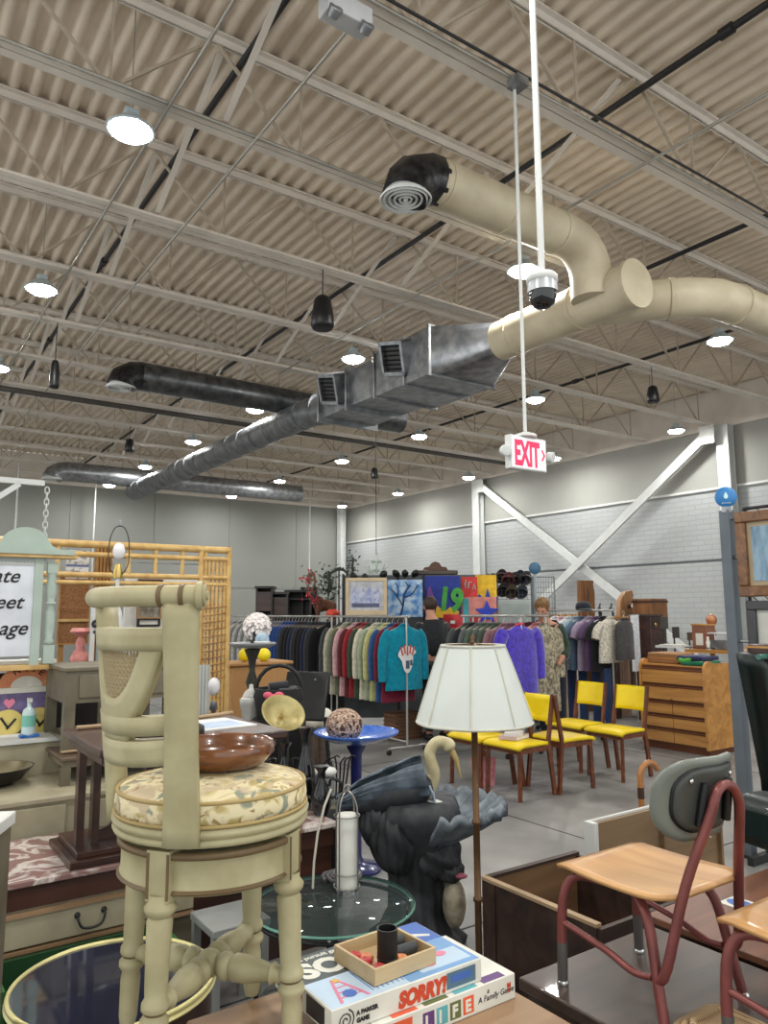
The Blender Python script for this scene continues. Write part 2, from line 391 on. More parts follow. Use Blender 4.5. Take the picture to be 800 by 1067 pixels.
b.add(vsr, [(k, (k + 1) % 24, 24 + (k + 1) % 24, 24 + k) for k in range(24)]); b.build('transition', m_galv, t)
b = MB(); b.bb((-.45, 5.95, -.26), (.45, 7.0, .26)); b.bb((-.4, 7.0, -.22), (.4, 8.3, .24))
for y in (5.95, 6.4, 6.98, 7.6, 8.28): b.bb((-.475, y - .015, -.285), (.475, y + .015, .285))
b.build('box_body', m_galv, t, bev=.005)
for y, z in ((6.5, .06), (7.9, .06)):
    g = MB(); M = Matrix.Translation((-.5, y, z)) @ Euler((R(14), R(-20), 0)).to_matrix().to_4x4(); g.T = M
    g.bb((-.06, -.2, -.19), (.12, -.16, .19)); g.bb((-.06, .16, -.19), (.12, .2, .19)); g.bb((-.06, -.2, .15), (.12, .2, .19)); g.bb((-.06, -.2, -.19), (.12, .2, -.15))
    gg = g.build('grille', m_galv, t)
    g = MB(); g.T = M; g.bb((-.02, -.16, -.15), (0, .16, .15))
    for k in range(6): g.box((-.035, 0, -.12 + k * .05), (.02, .32, .006), ry=.6)
    g.build('louvre', m_black, gg)
m_galvd = mat('dull_galvanised', (132, 134, 136), .45, .6, c2=(98, 100, 104), scale=8)
t = rthing('spiral_duct', 'long galvanised spiral duct running to the back of the ceiling', 'duct', 5.2, 0, 4.45)
b = MB(); b.tube([(0, 8.3, -.15), (0, 8.7, -.1), (0, 9.3, 0), (0, 17.9, 0)], .21, 20); b.build('duct_run', m_galvd, t)
for k in range(18): MB().tube([(0, 9 + k * .5, 0), (0, 9.025 + k * .5, 0)], .217, 20).build('seam_ring', m_galvd, t)
t = rthing('branch_duct', 'dark galvanised branch duct with round diffuser, left of the grille box', 'duct', 0, 10.1, 4.8)
b = MB(); b.tube([(2.95, 0, 0), (7.4, 0, 0)], .2, 18); b.build('duct_run', mat('dark_galvanised', (104, 106, 108), .35, .7, c2=(70, 72, 75), scale=8), t)
MB().tube([(3.0, 0, 0), (2.85, 0, -.02), (2.72, 0, -.1), (2.7, 0, -.18)], .2, 10).build('elbow', m_tape, t); diffuser(t, 2.7, 0, -.22, .18, m_white)
t = rthing('branch_duct', 'long galvanised cross duct near the back wall with round diffuser', 'duct', 0, 17.75, 4.75)
b = MB(); b.tube([(3.6, 0, 0), (9.6, 0, 0)], .22, 18); b.build('duct_run', m_galv, t)
MB().tube([(3.7, 0, 0), (3.5, 0, -.02), (3.36, 0, -.1), (3.33, 0, -.18)], .22, 10).build('elbow', m_galv, t); diffuser(t, 3.33, 0, -.22, .2, m_white)

# high bay lamps -------------------------------------------------
m_lens = mat('lit_lens', (255, 252, 246), .3, emit=85)
m_house = mat('lamp_housing', (190, 206, 212), .35, .3)  # grey-blue base colour carries the cyan reflections on the housing
def high_bay(x, y, label):
    t = rthing('high_bay_lamp', label, 'lamp', x, y, 4.86, 'high bay lamps under the joists')
    MB().lathe([(0, .09), (.07, .09), (.09, .07), (.14, .025), (.165, 0), (.16, -.008), (.14, -.002)], 20).build('housing', m_house, t)
    MB().lathe([(0, -.05), (.06, -.047), (.105, -.036), (.132, -.018), (.138, 0)], 20).build('lens', m_lens, t)
    MB().box((0, 0, .12), (.1, .08, .06)).build('driver_box', m_house, t, bev=.01)
    MB().tube([(0, 0, .14), (.015, 0, .22), (0, 0, .3), (0, 0, .93)], .004, 5).build('hook', m_cond, t)
    ld = bpy.data.lights.new('high_bay_glow', 'AREA'); ld.shape = 'DISK'; ld.size = .24; ld.energy = LAMP; ld.color = (.985, 1, .975)
    lo = bpy.data.objects.new('high_bay_glow', ld); COL.objects.link(lo); lo.location = (0, 0, -.056); lo.parent = t
LAMP = 27
rows = ['nearest', 'second', 'third', 'fourth', 'fifth', 'sixth']; lanes = ['left', 'centre left', 'centre right', 'wall side']
LY = [4.9, 8.0, 11.0, 13.8, 16.8, 19.8]; LXs = [1.3, 5.1, 8.5, 12.2]
for i, y in enumerate(LY):
    for j, x in enumerate(LXs):
        if (i, j) == (0, 3): continue
        if j == 0 and i > 2: continue
        high_bay(x, y, 'round lit high bay lamp, %s row from the camera, %s lane' % (rows[i], lanes[j]))
for x, y in [(1.3, 1.6), (5.1, 1.6), (5.1, -1.5), (1.3, -1.5), (8.5, 1.6), (-2.4, 1.6), (-2.4, 4.9), (-2.4, 8), (-2.4, 14), (1.3, 14), (1.3, 19.8)]:
    high_bay(x, y, 'round lit high bay lamp outside the picture, part of the same grid')
# ================================================================ FOREGROUND
m_cream = mat('antique_cream_paint', (176, 168, 133), .5, c2=(156, 147, 112), scale=9)
m_groove = mat('brown_glaze', (104, 84, 56), .5)
m_wood = mat('brown_wood', (150, 112, 78), .45, kind='wood', c2=(112, 80, 54), scale=5)
m_oakl = mat('pale_oak', (158, 128, 98), .5, kind='wood', c2=(124, 96, 70), scale=6)
m_mahog = mat('mahogany', (74, 44, 34), .35, kind='wood', c2=(46, 28, 24), scale=6, coat=.2)
m_dkwood = mat('dark_walnut', (76, 58, 48), .35, kind='wood', c2=(46, 35, 30), scale=5, coat=.3)
m_chrome = mat('chrome', (210, 212, 214), .12, 1)
m_brass = mat('brass', (206, 178, 108), .25, .9, c2=(180, 150, 84))
m_card = mat('white_card', (226, 224, 214), .55)
m_paper = mat('white_paper', (228, 228, 226), .7)
m_glass = mat('table_glass', (60, 74, 74), .04, alpha=.38, spec=1.0, c2=(54, 68, 68))
m_dglass = mat('dark_table_glass', (40, 44, 62), .08, spec=.9, c2=(34, 37, 52), coat=.5)
m_gedge = mat('glass_edge', (96, 146, 132), .12, spec=.7)
m_greyp = mat('grey_olive_paint', (112, 104, 86), .5, c2=(92, 85, 70), scale=7)
m_marble = mat('rosy_marble', (140, 108, 104), .2, kind='vein', c2=(214, 204, 198), scale=4.5, lo=.0, hi=.3)

def floral_mat():
    m = bpy.data.materials.new('floral_upholstery'); m.use_nodes = True; nt = m.node_tree; N = nt.nodes; L = nt.links; b = N['Principled BSDF']
    tc = N.new('ShaderNodeTexCoord'); prev = None
    base = lin((214, 201, 164)); col = None
    for sc, th, c, of in [(9, .60, (176, 158, 104), 0), (15, .62, (134, 138, 120), 3), (11, .63, (188, 170, 140), 7), (24, .66, (150, 124, 78), 11)]:
        mp = N.new('ShaderNodeMapping'); mp.inputs['Location'].default_value = (of, of * .7, of * .3); L.new(tc.outputs['Object'], mp.inputs['Vector'])
        n = N.new('ShaderNodeTexNoise'); n.inputs['Scale'].default_value = sc; n.inputs['Detail'].default_value = 2; n.inputs['Distortion'].default_value = 1.6
        L.new(mp.outputs[0], n.inputs['Vector'])
        r = N.new('ShaderNodeValToRGB'); r.color_ramp.elements[0].position = th - .06; r.color_ramp.elements[1].position = th
        L.new(n.outputs['Fac'], r.inputs['Fac'])
        mx = N.new('ShaderNodeMix'); mx.data_type = 'RGBA'; L.new(r.outputs[0], mx.inputs['Factor'])
        if col is None: mx.inputs['A'].default_value = base
        else: L.new(col, mx.inputs['A'])
        mx.inputs['B'].default_value = lin(c); col = mx.outputs['Result']
    L.new(col, b.inputs['Base Color']); b.inputs['Roughness'].default_value = .8
    return m
m_floral = floral_mat()

# ---- table that carries the stool and the games
TX, TY = 1.43, 1.83
t = rthing('side_table', 'pale oak table top under the counter stool and board games', 'table', 1.0, 1.55, 0)
MB().bb((-.30, -.32, .565), (TX - 1.0, TY - 1.55 - .0, .6)).build('tabletop', m_oakl, t, bev=.006)
MB().bb((-.26, -.28, .48), (TX - 1.04, .24, .565)).build('apron', m_oakl, t)
for x in (-.25, .38):
    for y in (-.27, .23): MB().box((x, y, .24), (.05, .05, .48), taper=.7).build('leg', m_oakl, t)

# ---- swivel counter stool
t = thing('counter_stool', 'cream painted swivel counter stool with cane back and floral cushion', 'stool', RW(.70, 1.735, .6) + Vector((.014, 0, 0)), 0)
def pol(r, a, z): return Vector((r * Cc(R(a)), r * S(R(a)), z))
LEG = [252, 342, 72, 162]
for a in LEG:
    b = MB(); A, B = pol(.196, a, .375), pol(.212, a, 0); d = (A - B).normalized()
    M = d.to_track_quat('Z', 'Y').to_matrix().to_4x4(); M.translation = B
    b.lathe([(0, 0), (.017, 0), (.021, .02), (.023, .10), (.02, .118), (.029, .13), (.029, .14), (.021, .15), (.028, .16), (.028, .17), (.022, .18), (.0235, .2),
             (.027, .325), (.022, .332), (.032, .342), (.034, .352), (.026, .362), (.024, .376)], 16, M=M); lg = b.build('leg', m_cream, t)
    g = MB()
    for z in (.124, .153, .336): g.lathe([(.0225, z - .002), (.0262, z + .003), (.0225, z + .008)], 16, M=M)
    g.build('glaze_ring', m_groove, lg)
for a in LEG:
    b = MB(); d = pol(1, a, 0); M = d.to_track_quat('Z', 'Y').to_matrix().to_4x4(); M.translation = Vector((0, 0, .16))
    b.lathe([(0, 0), (.022, 0), (.022, .03), (.03, .036), (.03, .05), (.022, .058), (.03, .07), (.029, .1), (.018, .155), (.024, .162), (.018, .17), (.016, .2)], 14, M=M)
    b.build('stretcher', m_cream, t)
MB().ball((0, 0, .16), (.034, .034, .03)).build('stretcher_boss', m_cream, t)
b = MB(); b.lathe([(.165, .372), (.2, .372), (.206, .38), (.2, .388), (.2, .44), (.206, .448), (.206, .455), (.165, .455)], 48)
for a in LEG:
    p = pol(.192, a, .413); b.box(p, (.04, .056, .1), rz=R(a))
b.build('apron', m_cream, t)
g = MB()
g.lathe([(.2, .373), (.2085, .379), (.2, .387)], 48); g.lathe([(.203, .443), (.2095, .446), (.2095, .456), (.203, .459)], 48)
for a in LEG:
    for s in (-.024, .024):
        p = pol(.2125, a, .413) + pol(1, a + 90, 0) * s; g.box(p, (.002, .006, .09), rz=R(a))
g.build('glaze_line', m_groove, t)
MB().lathe([(0, .455), (.17, .455), (.17, .468), (0, .468)], 32).build('swivel_plate', m_black, t)
MB().lathe([(0, .466), (.2, .466), (.218, .472), (.222, .48), (.215, .486), (.222, .492), (.224, .5), (.214, .508), (.2, .508)], 48).build('seat_ring', m_cream, t)
b = MB(); b.lathe([(.19, .505), (.214, .512), (.219, .53), (.216, .553), (.205, .562), (.17, .573), (.1, .58), (0, .583)], 48); cu = b.build('seat_cushion', m_floral, t)
m_welt = mat('welt_cord', (168, 146, 96), .7)
for r_, z in ((.213, .558), (.217, .512)):
    MB().tube([pol(r_, k * 7.5, z) for k in range(48)], .0045, 6, closed=True).build('welt', m_welt, cu)
AX = 222
def rr(z): return .214 + .104 * max(0, z - .47)
def cyl(a, z, o=0): return pol(rr(z) + o, a, z)
# posts
for a in (AX + 45, AX - 45):
    b = MB(); n = 14; ring = []
    for i in range(n + 1):
        z = .478 + i / n * .50; wv = .037 - .005 * S(PI * i / n); c = cyl(a, z, .008); tg = pol(1, a + 90, 0); nr = pol(1, a, 0)
        ring.append([c + tg * wv + nr * .013, c + tg * wv * .6 + nr * .018, c - tg * wv * .6 + nr * .018, c - tg * wv + nr * .013, c - tg * wv - nr * .013, c + tg * wv - nr * .013])
    vs = [p for q in ring for p in q]; b.add(vs, [(i * 6 + j, i * 6 + (j + 1) % 6, i * 6 + 6 + (j + 1) % 6, i * 6 + 6 + j) for i in range(n) for j in range(6)], True)
    b.add(ring[0], [(0, 1, 2, 3, 4, 5)]); b.add(ring[-1], [(5, 4, 3, 2, 1, 0)]); b.build('back_post', m_cream, t, fix=True)
# rolled top rail
b = MB(); ar = [AX - 52 + 104 * k / 30 for k in range(31)]
b.tube([pol(.277, a, 0.986) for a in ar], [.014] + [.0225] * 29 + [.0225], 14); tr_ = b.build('top_rail', m_cream, t)
for a in (AX + 36, AX + 45): MB().tube([pol(.277, a, 0.986), pol(.277, a + 2, 0.986)], .0245, 14).build('glaze_ring', m_groove, tr_)

b = MB(); p = pol(.277, AX + 52, 0.986); q = pol(.277, AX + 54.5, 0.986)
b.tube([p, q], .03, 16); b.tube([q, q + (q - p) * .5], .022, 16); b.tube([q, q + (q - p) * .9], .01, 10); b.build('scroll_end', m_cream, tr_)
# shield frame
def Uo(s): return (AX + 40 * s, .702 + .216 * abs(s) ** 2.6)
def Ui(s): return (AX + 25 * s, .768 + .108 * abs(s) ** 2.6)
def band(u, v):
    s = u * 2 - 1; A = Uo(s); B = Ui(s); return cyl(A[0] + (B[0] - A[0]) * v, A[1] + (B[1] - A[1]) * v, .012)
b = MB(); b.surf(band, 40, 4, .024)
b.surf(lambda u, v: cyl(AX + 40 * (2 * u - 1), .872 + .046 * v, .0135), 30, 3, .027); b.build('shield_frame', m_cream, t, fix=True)
def inner(a, z): return z > .768 + .108 * abs((a - AX) / 25) ** 2.6 and abs(a - AX) <= 22 and z < .874
b = MB()
for k in range(-9, 10):
    a = AX + k * 2.3; z0 = .766 + .108 * min(1, abs(k * 2.3 / 25)) ** 2.6
    b.tube([cyl(a, z0 + (.876 - z0) * i / 4, -.002) for i in range(5)], .0022, 4)
for k in range(10):
    z = .774 + k * .0095; s = max(0, min(1, (z - .768) / .108)) ** (1 / 2.6) * 22.5
    b.tube([cyl(AX - s + 2 * s * i / 10, z, 0) for i in range(11)], .0022, 4)
for sg in (-1, 1):
    for k in range(-14, 15):
        P = [(AX + k * 3.4 + sg * i * 2.2, .769 + i * .0088) for i in range(13)]; P = [q for q in P if inner(*q)]
        if len(P) > 1: b.tube([cyl(a, z, 0) for a, z in P], .0026, 4)
b.build('cane_panel', mat('cane', (170, 154, 120), .7), t)
b = MB(); b.surf(lambda u, v: cyl(AX - 45 + 90 * u, .645 + .052 * v - .016 * S(PI * u), .014), 30, 3, .028)
b.surf(lambda u, v: cyl(AX - 14 + 28 * u, .68 + .03 * v, .0105), 10, 2, .021); b.build('lower_rail', m_cream, t, fix=True)
b = MB(); b.surf(lambda u, v: cyl(AX - 45 + 90 * u, .705 + .038 * v - .012 * S(PI * u), .0145), 30, 2, .029); b.build('middle_rail', m_cream, t, fix=True)

# ---- bowl on the seat
t = thing('wooden_bowl', 'shiny turned wooden bowl lying on the floral stool cushion', 'bowl', RW(.70, 1.735, 0) + Vector((.015, .06, 1.18)), 0)
MB().lathe([(0, 0), (.08, 0), (.108, .01), (.131, .034), (.134, .052), (.128, .06), (.121, .056), (.118, .038), (.097, .016), (0, .012)], 40).build(
    'bowl', mat('turned_walnut', (122, 74, 40), .25, kind='wood', c2=(80, 45, 24), scale=7, coat=.6, stretch=(1, 3, 3)), t)
# ---- board games -------------------------------------------------
def slab(b, m, x0, x1, y0, y1, z): b.m = m; b.bb((x0, y0, z), (x1, y1, z + .0006)); return b
GC = dict(grey=(74, 82, 84), blue=(120, 164, 214), lblue=(190, 212, 232), red=(206, 74, 46), yel=(224, 200, 70), green=(96, 180, 150), pink=(226, 130, 160), dblue=(70, 110, 190),
          ink=(38, 38, 42), teal=(96, 172, 180), purp=(96, 60, 120), olive=(100, 112, 62), orange=(226, 96, 60), photo=(88, 118, 140))
gm = {k: mat('print_' + k, v, .4, c2=tuple(x * .93 for x in v), coat=.3) for k, v in GC.items()}
t = rthing('board_game_box', 'white board game box with coloured letter tiles, lower of the two games', 'board game', .985, 1.455, .6)
b = MB(); b.bb((0, 0, .0), (.42, .27, .058)); b.build('box', m_card, t, bev=.002)
ms = [gm[k] for k in ('purp', 'teal', 'olive', 'orange', 'ink', 'red')] + [m_card]
b = MB()
for i, (m_, ch) in enumerate([(0, 'L'), (1, 'I'), (2, 'F'), (3, 'E')]):
    x = .13 + i * .04; b.m = m_; b.bb((x, -.0008, .008), (x + .033, 0, .046)); b.m = 6; b.text(ch, .036, TM(x + .006, -.0012, .014), .0004, bold=.0015)
b.m = 3; b.bb((.02, -.0008, .012), (.1, 0, .05)); b.m = 4; b.text('A Family Game', .019, TM(.296, -.001, .02), .0003, shear=.2)
b.text('a', .018, TM(.325, -.001, .036), .0003, shear=.2); b.m = 5; b.text('M', .016, TM(.398, -.001, .03), .0003, bold=.001, align='CENTER')
b.text('B', .01, TM(.398, -.001, .02), .0003, bold=.001, align='CENTER'); b.build('side_print', ms, t)
b = MB(); ms = [gm[k] for k in ('orange', 'olive', 'teal', 'purp')]
for i in range(4): slab(b, i, .05 + i * .09, .12 + i * .09, .004, .03, .058)
b.build('lid_print', ms, t)

t = rthing('board_game_box', 'blue and grey board game box with red lettering under the wooden tray', 'board game', .885, 1.472, .6585)
MB().bb((0, 0, 0), (.425, .265, .052)).build('box', m_card, t, bev=.002)
ms = [gm[k] for k in ('grey', 'lblue', 'blue', 'dblue', 'yel', 'pink', 'green', 'red', 'ink', 'photo')] + [m_card]
b = MB(); z = .0522
slab(b, 0, .004, .16, .13, .262, z); slab(b, 1, .004, .21, .003, .13, z); slab(b, 2, .16, .421, .1, .262, z); slab(b, 3, .25, .421, .15, .262, z + .0004); slab(b, 2, .21, .421, .003, .1, z); slab(b, 1, .26, .41, .02, .09, z + .0004)
b.m = 10
FL = Matrix.Translation((.02, .15, z + .0012)); b.text('SORRY!', .1, FL, .0004, bold=.005, sx=.95)
b.text('slide pursuit game', .022, Matrix.Translation((.02, .236, z + .0012)), .0003, bold=.0006)
# game art: ladder, star, pawns
b.m = 5; b.prism([(.03, .012), (.038, .012), (.068, .115), (.062, .115)], z + .0008, z + .0014); b.prism([(.1, .012), (.108, .012), (.078, .115), (.072, .115)], z + .0008, z + .0014)
for k in range(4): b.bb((.04 + k * .007, .03 + k * .022, z + .0008), (.1 - k * .006, .034 + k * .022, z + .0013))
b.m = 3; b.prism([(.07 + .017 * Cc(a * .785), .04 + .017 * S(a * .785)) for a in range(8)], z + .0014, z + .002)
b.m = 4; st = [((.022 if k % 2 == 0 else .009) * Cc(k * PI / 5), (.022 if k % 2 == 0 else .009) * S(k * PI / 5)) for k in range(10)]
b.prism([(.155 + x, .1 + y) for x, y in st], z + .001, z + .003)
b.prism([(.072 + x * .5, .105 + y * .5) for x, y in st], z + .0014, z + .0024)
b.m = 6; b.prism([(.165 + .024 * Cc(k * .7), .052 + .012 * S(k * .7)) for k in range(9)], z + .001, z + .002); b.prism([(.33 + .02 * Cc(k * .7), .1 + .013 * S(k * .7)) for k in range(9)], z + .001, z + .002)
b.m = 5; b.prism([(.355 + .018 * Cc(k * .7), .075 + .012 * S(k * .7)) for k in range(9)], z + .001, z + .002); b.prism([(.3 + .017 * Cc(k * .7), .045 + .011 * S(k * .7)) for k in range(9)], z + .001, z + .002)
b.m = 10; b.prism([(.34, .2), (.4, .17), (.405, .18), (.35, .215)], z + .001, z + .0016)
for k in range(7): b.m = 3; b.bb((.12 + k * .014, .02, z + .0008), (.122 + k * .014, .12, z + .0012))
b.build('lid_print', ms, t)
b = MB(); b.m = 7; b.text('SORRY!', .045, TM(.175, -.001, .008), .0005, bold=.003, shear=.15, sx=.9)
pp = MB(); pp.m = 9; pp.bb((.315, -.0008, .008), (.405, 0, .044)); pp.m = 3; pp.bb((.33, -.0012, .02), (.39, -.0008, .036)); pp.build('side_picture', ms, t)
b.m = 8; b.text('A PARKER', .0125, TM(.062, -.001, .026), .0003, bold=.0008); b.text('GAME', .0125, TM(.062, -.001, .011), .0003, bold=.0008)
b.tube([(.035 + (.003 + .0024 * k * .35) * Cc(k * .6), -.001, .023 + (.003 + .0024 * k * .35) * S(k * .6)) for k in range(24)], .0016, 4)
b.build('side_print', ms, t)
LF = Matrix(((0, 0, -1, 0), (-1, 0, 0, 0), (0, 1, 0, 0), (0, 0, 0, 1)))     # upright, facing -x
b = MB(); b.m = 8; b.bb((-.0008, .03, .006), (0, .11, .046)); b.m = 7; b.bb((-.0008, .13, .006), (0, .2, .046)); b.m = 9; b.bb((-.0008, .205, .01), (0, .25, .04)); b.build('end_print', ms, t)

t = rthing('wooden_tray', 'shallow pale wooden tray of game pieces on the blue game box', 'tray', 1.015, 1.5, .713, None); t.rotation_euler.z = YAW + R(3)
m_tray = mat('tray_wood', (206, 184, 146), .5, kind='wood', c2=(186, 160, 120), scale=8)
b = MB(); b.bb((0, 0, 0), (.185, .165, .006)); b.bb((0, 0, .006), (.185, .007, .036)); b.bb((0, .158, .006), (.185, .165, .036)); b.bb((0, .007, .006), (.007, .158, .036)); b.bb((.178, .007, .006), (.185, .158, .036))
b.build('tray', m_tray, t, bev=.001)
def on_tray(name, label, cat, x, y, z=.7195, group=None):
    v = Vector((x, y, 0)); v.rotate(Euler((0, 0, R(3)))); return rthing(name, label, cat, 1.015 + v.x, 1.5 + v.y, z, group)
m_cup = mat('black_leather', (26, 26, 27), .45)
t = on_tray('dice_cup', 'black cylindrical dice cup standing in the wooden tray', 'cup', .075, .05)
MB().lathe([(0, 0), (.0245, 0), (.0245, .083), (.0255, .085), (.0215, .085), (.021, .01), (0, .01)], 24).build('cup', m_cup, t)
g = MB(); g.lathe([(.0245, .018), (.026, .02), (.0245, .022)], 24); g.build('stitching', m_dark, t)
m_chip = mat('red_chip', (190, 48, 52), .35); m_chipo = mat('orange_chip', (226, 138, 84), .35)
for k, (x, y, s, m_, lb) in enumerate([(.03, .12, .02, m_chip, 'dark red bead in the back left of the tray'), (.035, .085, .019, m_chip, 'dark red bead beside the back red bead'), (.05, .1, .019, m_chipo, 'orange bead between the red beads and the cup'),
                                       (.04, .035, .02, m_chip, 'red bead in the front left of the tray'), (.108, .04, .02, m_chipo, 'orange bead just right of the dice cup'), (.1, .075, .019, m_chipo, 'orange bead behind the dice cup')]):
    t = on_tray('game_bead', lb, 'bead', x, y)
    MB().lathe([(0, 0), (s * .7, .001), (s, s * .45), (s * .7, s * .85), (s * .25, s * .9), (s * .2, s * .8), (0, s * .8)], 14).build('bead', m_, t)
m_eras = mat('dark_rubber', (58, 62, 66), .6)
for k in range(2):
    t = on_tray('domino_block', 'dark grey block lying in the tray, %s of the pair' % ('nearer' if k == 0 else 'farther'), 'block', .14, .065 + k * .05, .7195)
    MB().tube([(-.03, 0, .014), (.03, 0, .014)], .014, 10).build('block', m_eras, t)

# ---- glass table, lantern ----------------------------------------
t = rthing('glass_table', 'round two-tier glass side table with black metal legs', 'table', 1.5, 2.49, 0)
MB().lathe([(0, .488), (.295, .488), (.3, .494), (.295, .5), (0, .5)], 48).build('glass_top', m_glass, t)
MB().lathe([(.288, .4885), (.2975, .4885), (.3025, .494), (.2975, .4998)], 48).build('top_edge', m_gedge, t)
b = MB(); b.tube([(.285 * Cc(k * PI / 20), .285 * S(k * PI / 20), .472) for k in range(40)], .008, 6, closed=True); b.build('ring', m_black, t)
for k in range(4):
    a = PI / 4 + k * PI / 2 + .2
    lg = MB().tube([(.275 * Cc(a), .275 * S(a), .474), (.275 * Cc(a), .275 * S(a), 0)], .009, 8).build('leg', m_black, t)
    MB().lathe([(0, .012), (.014, .012), (.014, .0), (0, 0)], 12, (.275 * Cc(a), .275 * S(a), .475)).build('leg_cap', m_chrome, lg)
MB().lathe([(0, .16), (.265, .16), (.27, .164), (.265, .168), (0, .168)], 40).build('lower_shelf', m_glass, t)
t = rthing('candle_lantern', 'wire candle lantern with a tall white pillar on the glass table', 'lantern', 1.61, 2.57, .5)
b = MB(); b.tube([(.05 * Cc(k * PI / 12), .05 * S(k * PI / 12), .012) for k in range(24)], .003, 5, closed=True)
b.tube([(.05 * Cc(k * PI / 12), .05 * S(k * PI / 12), .06) for k in range(24)], .0025, 5, closed=True); b.tube([(.05 * Cc(k * PI / 12), .05 * S(k * PI / 12), .27) for k in range(24)], .0025, 5, closed=True)
for k in range(4):
    a = k * PI / 2 + .4; b.tube([(.05 * Cc(a), .05 * S(a), 0), (.05 * Cc(a), .05 * S(a), .28)] + [(.05 * Cc(a) * Cc(q), .05 * S(a) * Cc(q), .28 + .08 * S(q)) for q in (.3, .6, .9, 1.2, 1.5)], .0032, 6)
b.tube([(.012 * Cc(q), 0, .372 + .012 * S(q)) for q in [k * PI / 6 for k in range(12)]], .003, 5, closed=True); b.build('cage', mat('silver_wire', (150, 146, 140), .3, .8), t)
MB().lathe([(0, 0), (.046, 0), (.046, .006), (0, .006)], 20).build('base', m_chrome, t)
MB().lathe([(0, .006), (.038, .006), (.038, .268), (.034, .276), (0, .27)], 24).build('candle', mat('white_wax', (222, 222, 214), .5, spec=.3), t)
m_rib = mat('cream_strap', (196, 192, 176), .6)
t = rthing('carry_strap', 'pale curved strap leaning behind the lantern on the glass table', 'strap', 1.52, 2.64, .5)
MB().tube([(-.02, 0, .004), (-.015, .0, .1), (.0, 0, .2), (.03, 0, .3), (.06, 0, .36)], .008, 6, flat=.4).build('strap', m_rib, t)
t = rthing('wicker_coil', 'dark round wicker trivet on the back of the glass table', 'trivet', 1.66, 2.68, .5)
MB().tube([((.02 + .0014 * k) * Cc(k * .5), (.02 + .0014 * k) * S(k * .5), .008 + .003 * S(k * 2.1)) for k in range(45)], .008, 6).build('coil', mat('dark_wicker', (86, 84, 84), .7), t)

# ---- round low table with brass rim -------------------------------
t = rthing('gallery_table', 'low round dark glass table with a brass rim, bottom left corner', 'table', .71, 2.45, 0)
MB().lathe([(0, .448), (.287, .448), (.287, .456), (0, .458)], 56).build('glass_top', m_dglass, t)
MB().lathe([(.284, .45), (.284, .46), (.29, .464), (.296, .46), (.298, .452), (.294, .447), (.3, .44), (.294, .432), (.284, .436)], 56).build('brass_rim', mat('pale_brass', (226, 216, 152), .35, .35), t)
MB().lathe([(.26, .34), (.285, .345), (.285, .436), (.26, .436)], 48).build('apron', m_mahog, t)
for k in range(4):
    a = k * PI / 2 + .3; MB().tube(spline([(.265 * Cc(a), .265 * S(a), .4), (.27 * Cc(a), .27 * S(a), .2), (.24 * Cc(a), .24 * S(a), .08), (.28 * Cc(a), .28 * S(a), .0)], 4), .02, 8).build('leg', m_mahog, t)

# ---- floor lamp ----------------------------------------------------
lp = PY(495, 800, 3.0)
t = thing('floor_lamp', 'brass floor lamp with a large white panelled bell shade', 'floor lamp', (lp.x, 3.0, 0), YAW)
m_shade = mat('white_linen', (200, 205, 201), .75, c2=(195, 200, 196), trans=.0)
b = MB(); prof = [(.225, 1.12), (.223, 1.13), (.207, 1.18), (.178, 1.27), (.15, 1.35), (.126, 1.412), (.123, 1.42)]
def oct_(an, z): return 1 - .022 * (.5 - .5 * Cc(an * 8))
b.lathe(prof, 64, rad=oct_); b.lathe([(r_ - .004, z) for r_, z in reversed(prof)], 64, rad=oct_); sh = b.build('lamp_shade', m_shade, t)
m_trim = mat('shade_trim', (196, 196, 184), .7)
for k in range(8):
    a = k * PI / 4; MB().tube([((r_ + .001) * Cc(a), (r_ + .001) * S(a), z) for r_, z in prof], .004, 5).build('rib', m_trim, sh)
for r_, z in ((.225, 1.124), (.124, 1.417)): MB().tube([(r_ * oct_(k * PI / 32, 0) * Cc(k * PI / 32), r_ * oct_(k * PI / 32, 0) * S(k * PI / 32), z) for k in range(64)], .006, 6, closed=True).build('rim', m_trim, sh)
m_lbr = mat('aged_brass', (112, 84, 58), .35, .6, c2=(92, 68, 46))
b = MB(); b.lathe([(0, .03), (.013, .03), (.013, .46), (.018, .465), (.018, .475), (.013, .48), (.013, .74), (.018, .745), (.018, .755), (.0125, .76), (.0125, 1.1), (.02, 1.11), (.02, 1.13), (.01, 1.14), (.01, 1.18), (0, 1.18)], 14); b.build('pole', m_lbr, t)
MB().lathe([(0, 0), (.14, 0), (.14, .012), (.11, .022), (.04, .032), (.02, .06), (0, .06)], 32).build('base', m_lbr, t)
b = MB()
for s in (-1, 1): b.tube(spline([(0, 0, 1.16), (s * .05, 0, 1.2), (s * .06, 0, 1.3), (s * .03, 0, 1.4), (0, 0, 1.425)], 4), .003, 5)
for a in (0, 2.09, 4.19): b.tube([(0, 0, 1.425), (.12 * Cc(a), .12 * S(a), 1.417)], .003, 4)
b.build('harp', m_lbr, t)
MB().ball((0, 0, 1.24), (.03, .03, .045)).build('bulb', mat('frosted_bulb', (240, 240, 235), .3), t)
MB().lathe([(0, 1.425), (.01, 1.43), (.006, 1.44), (.011, 1.45), (0, 1.465)], 12).build('finial', m_lbr, t)

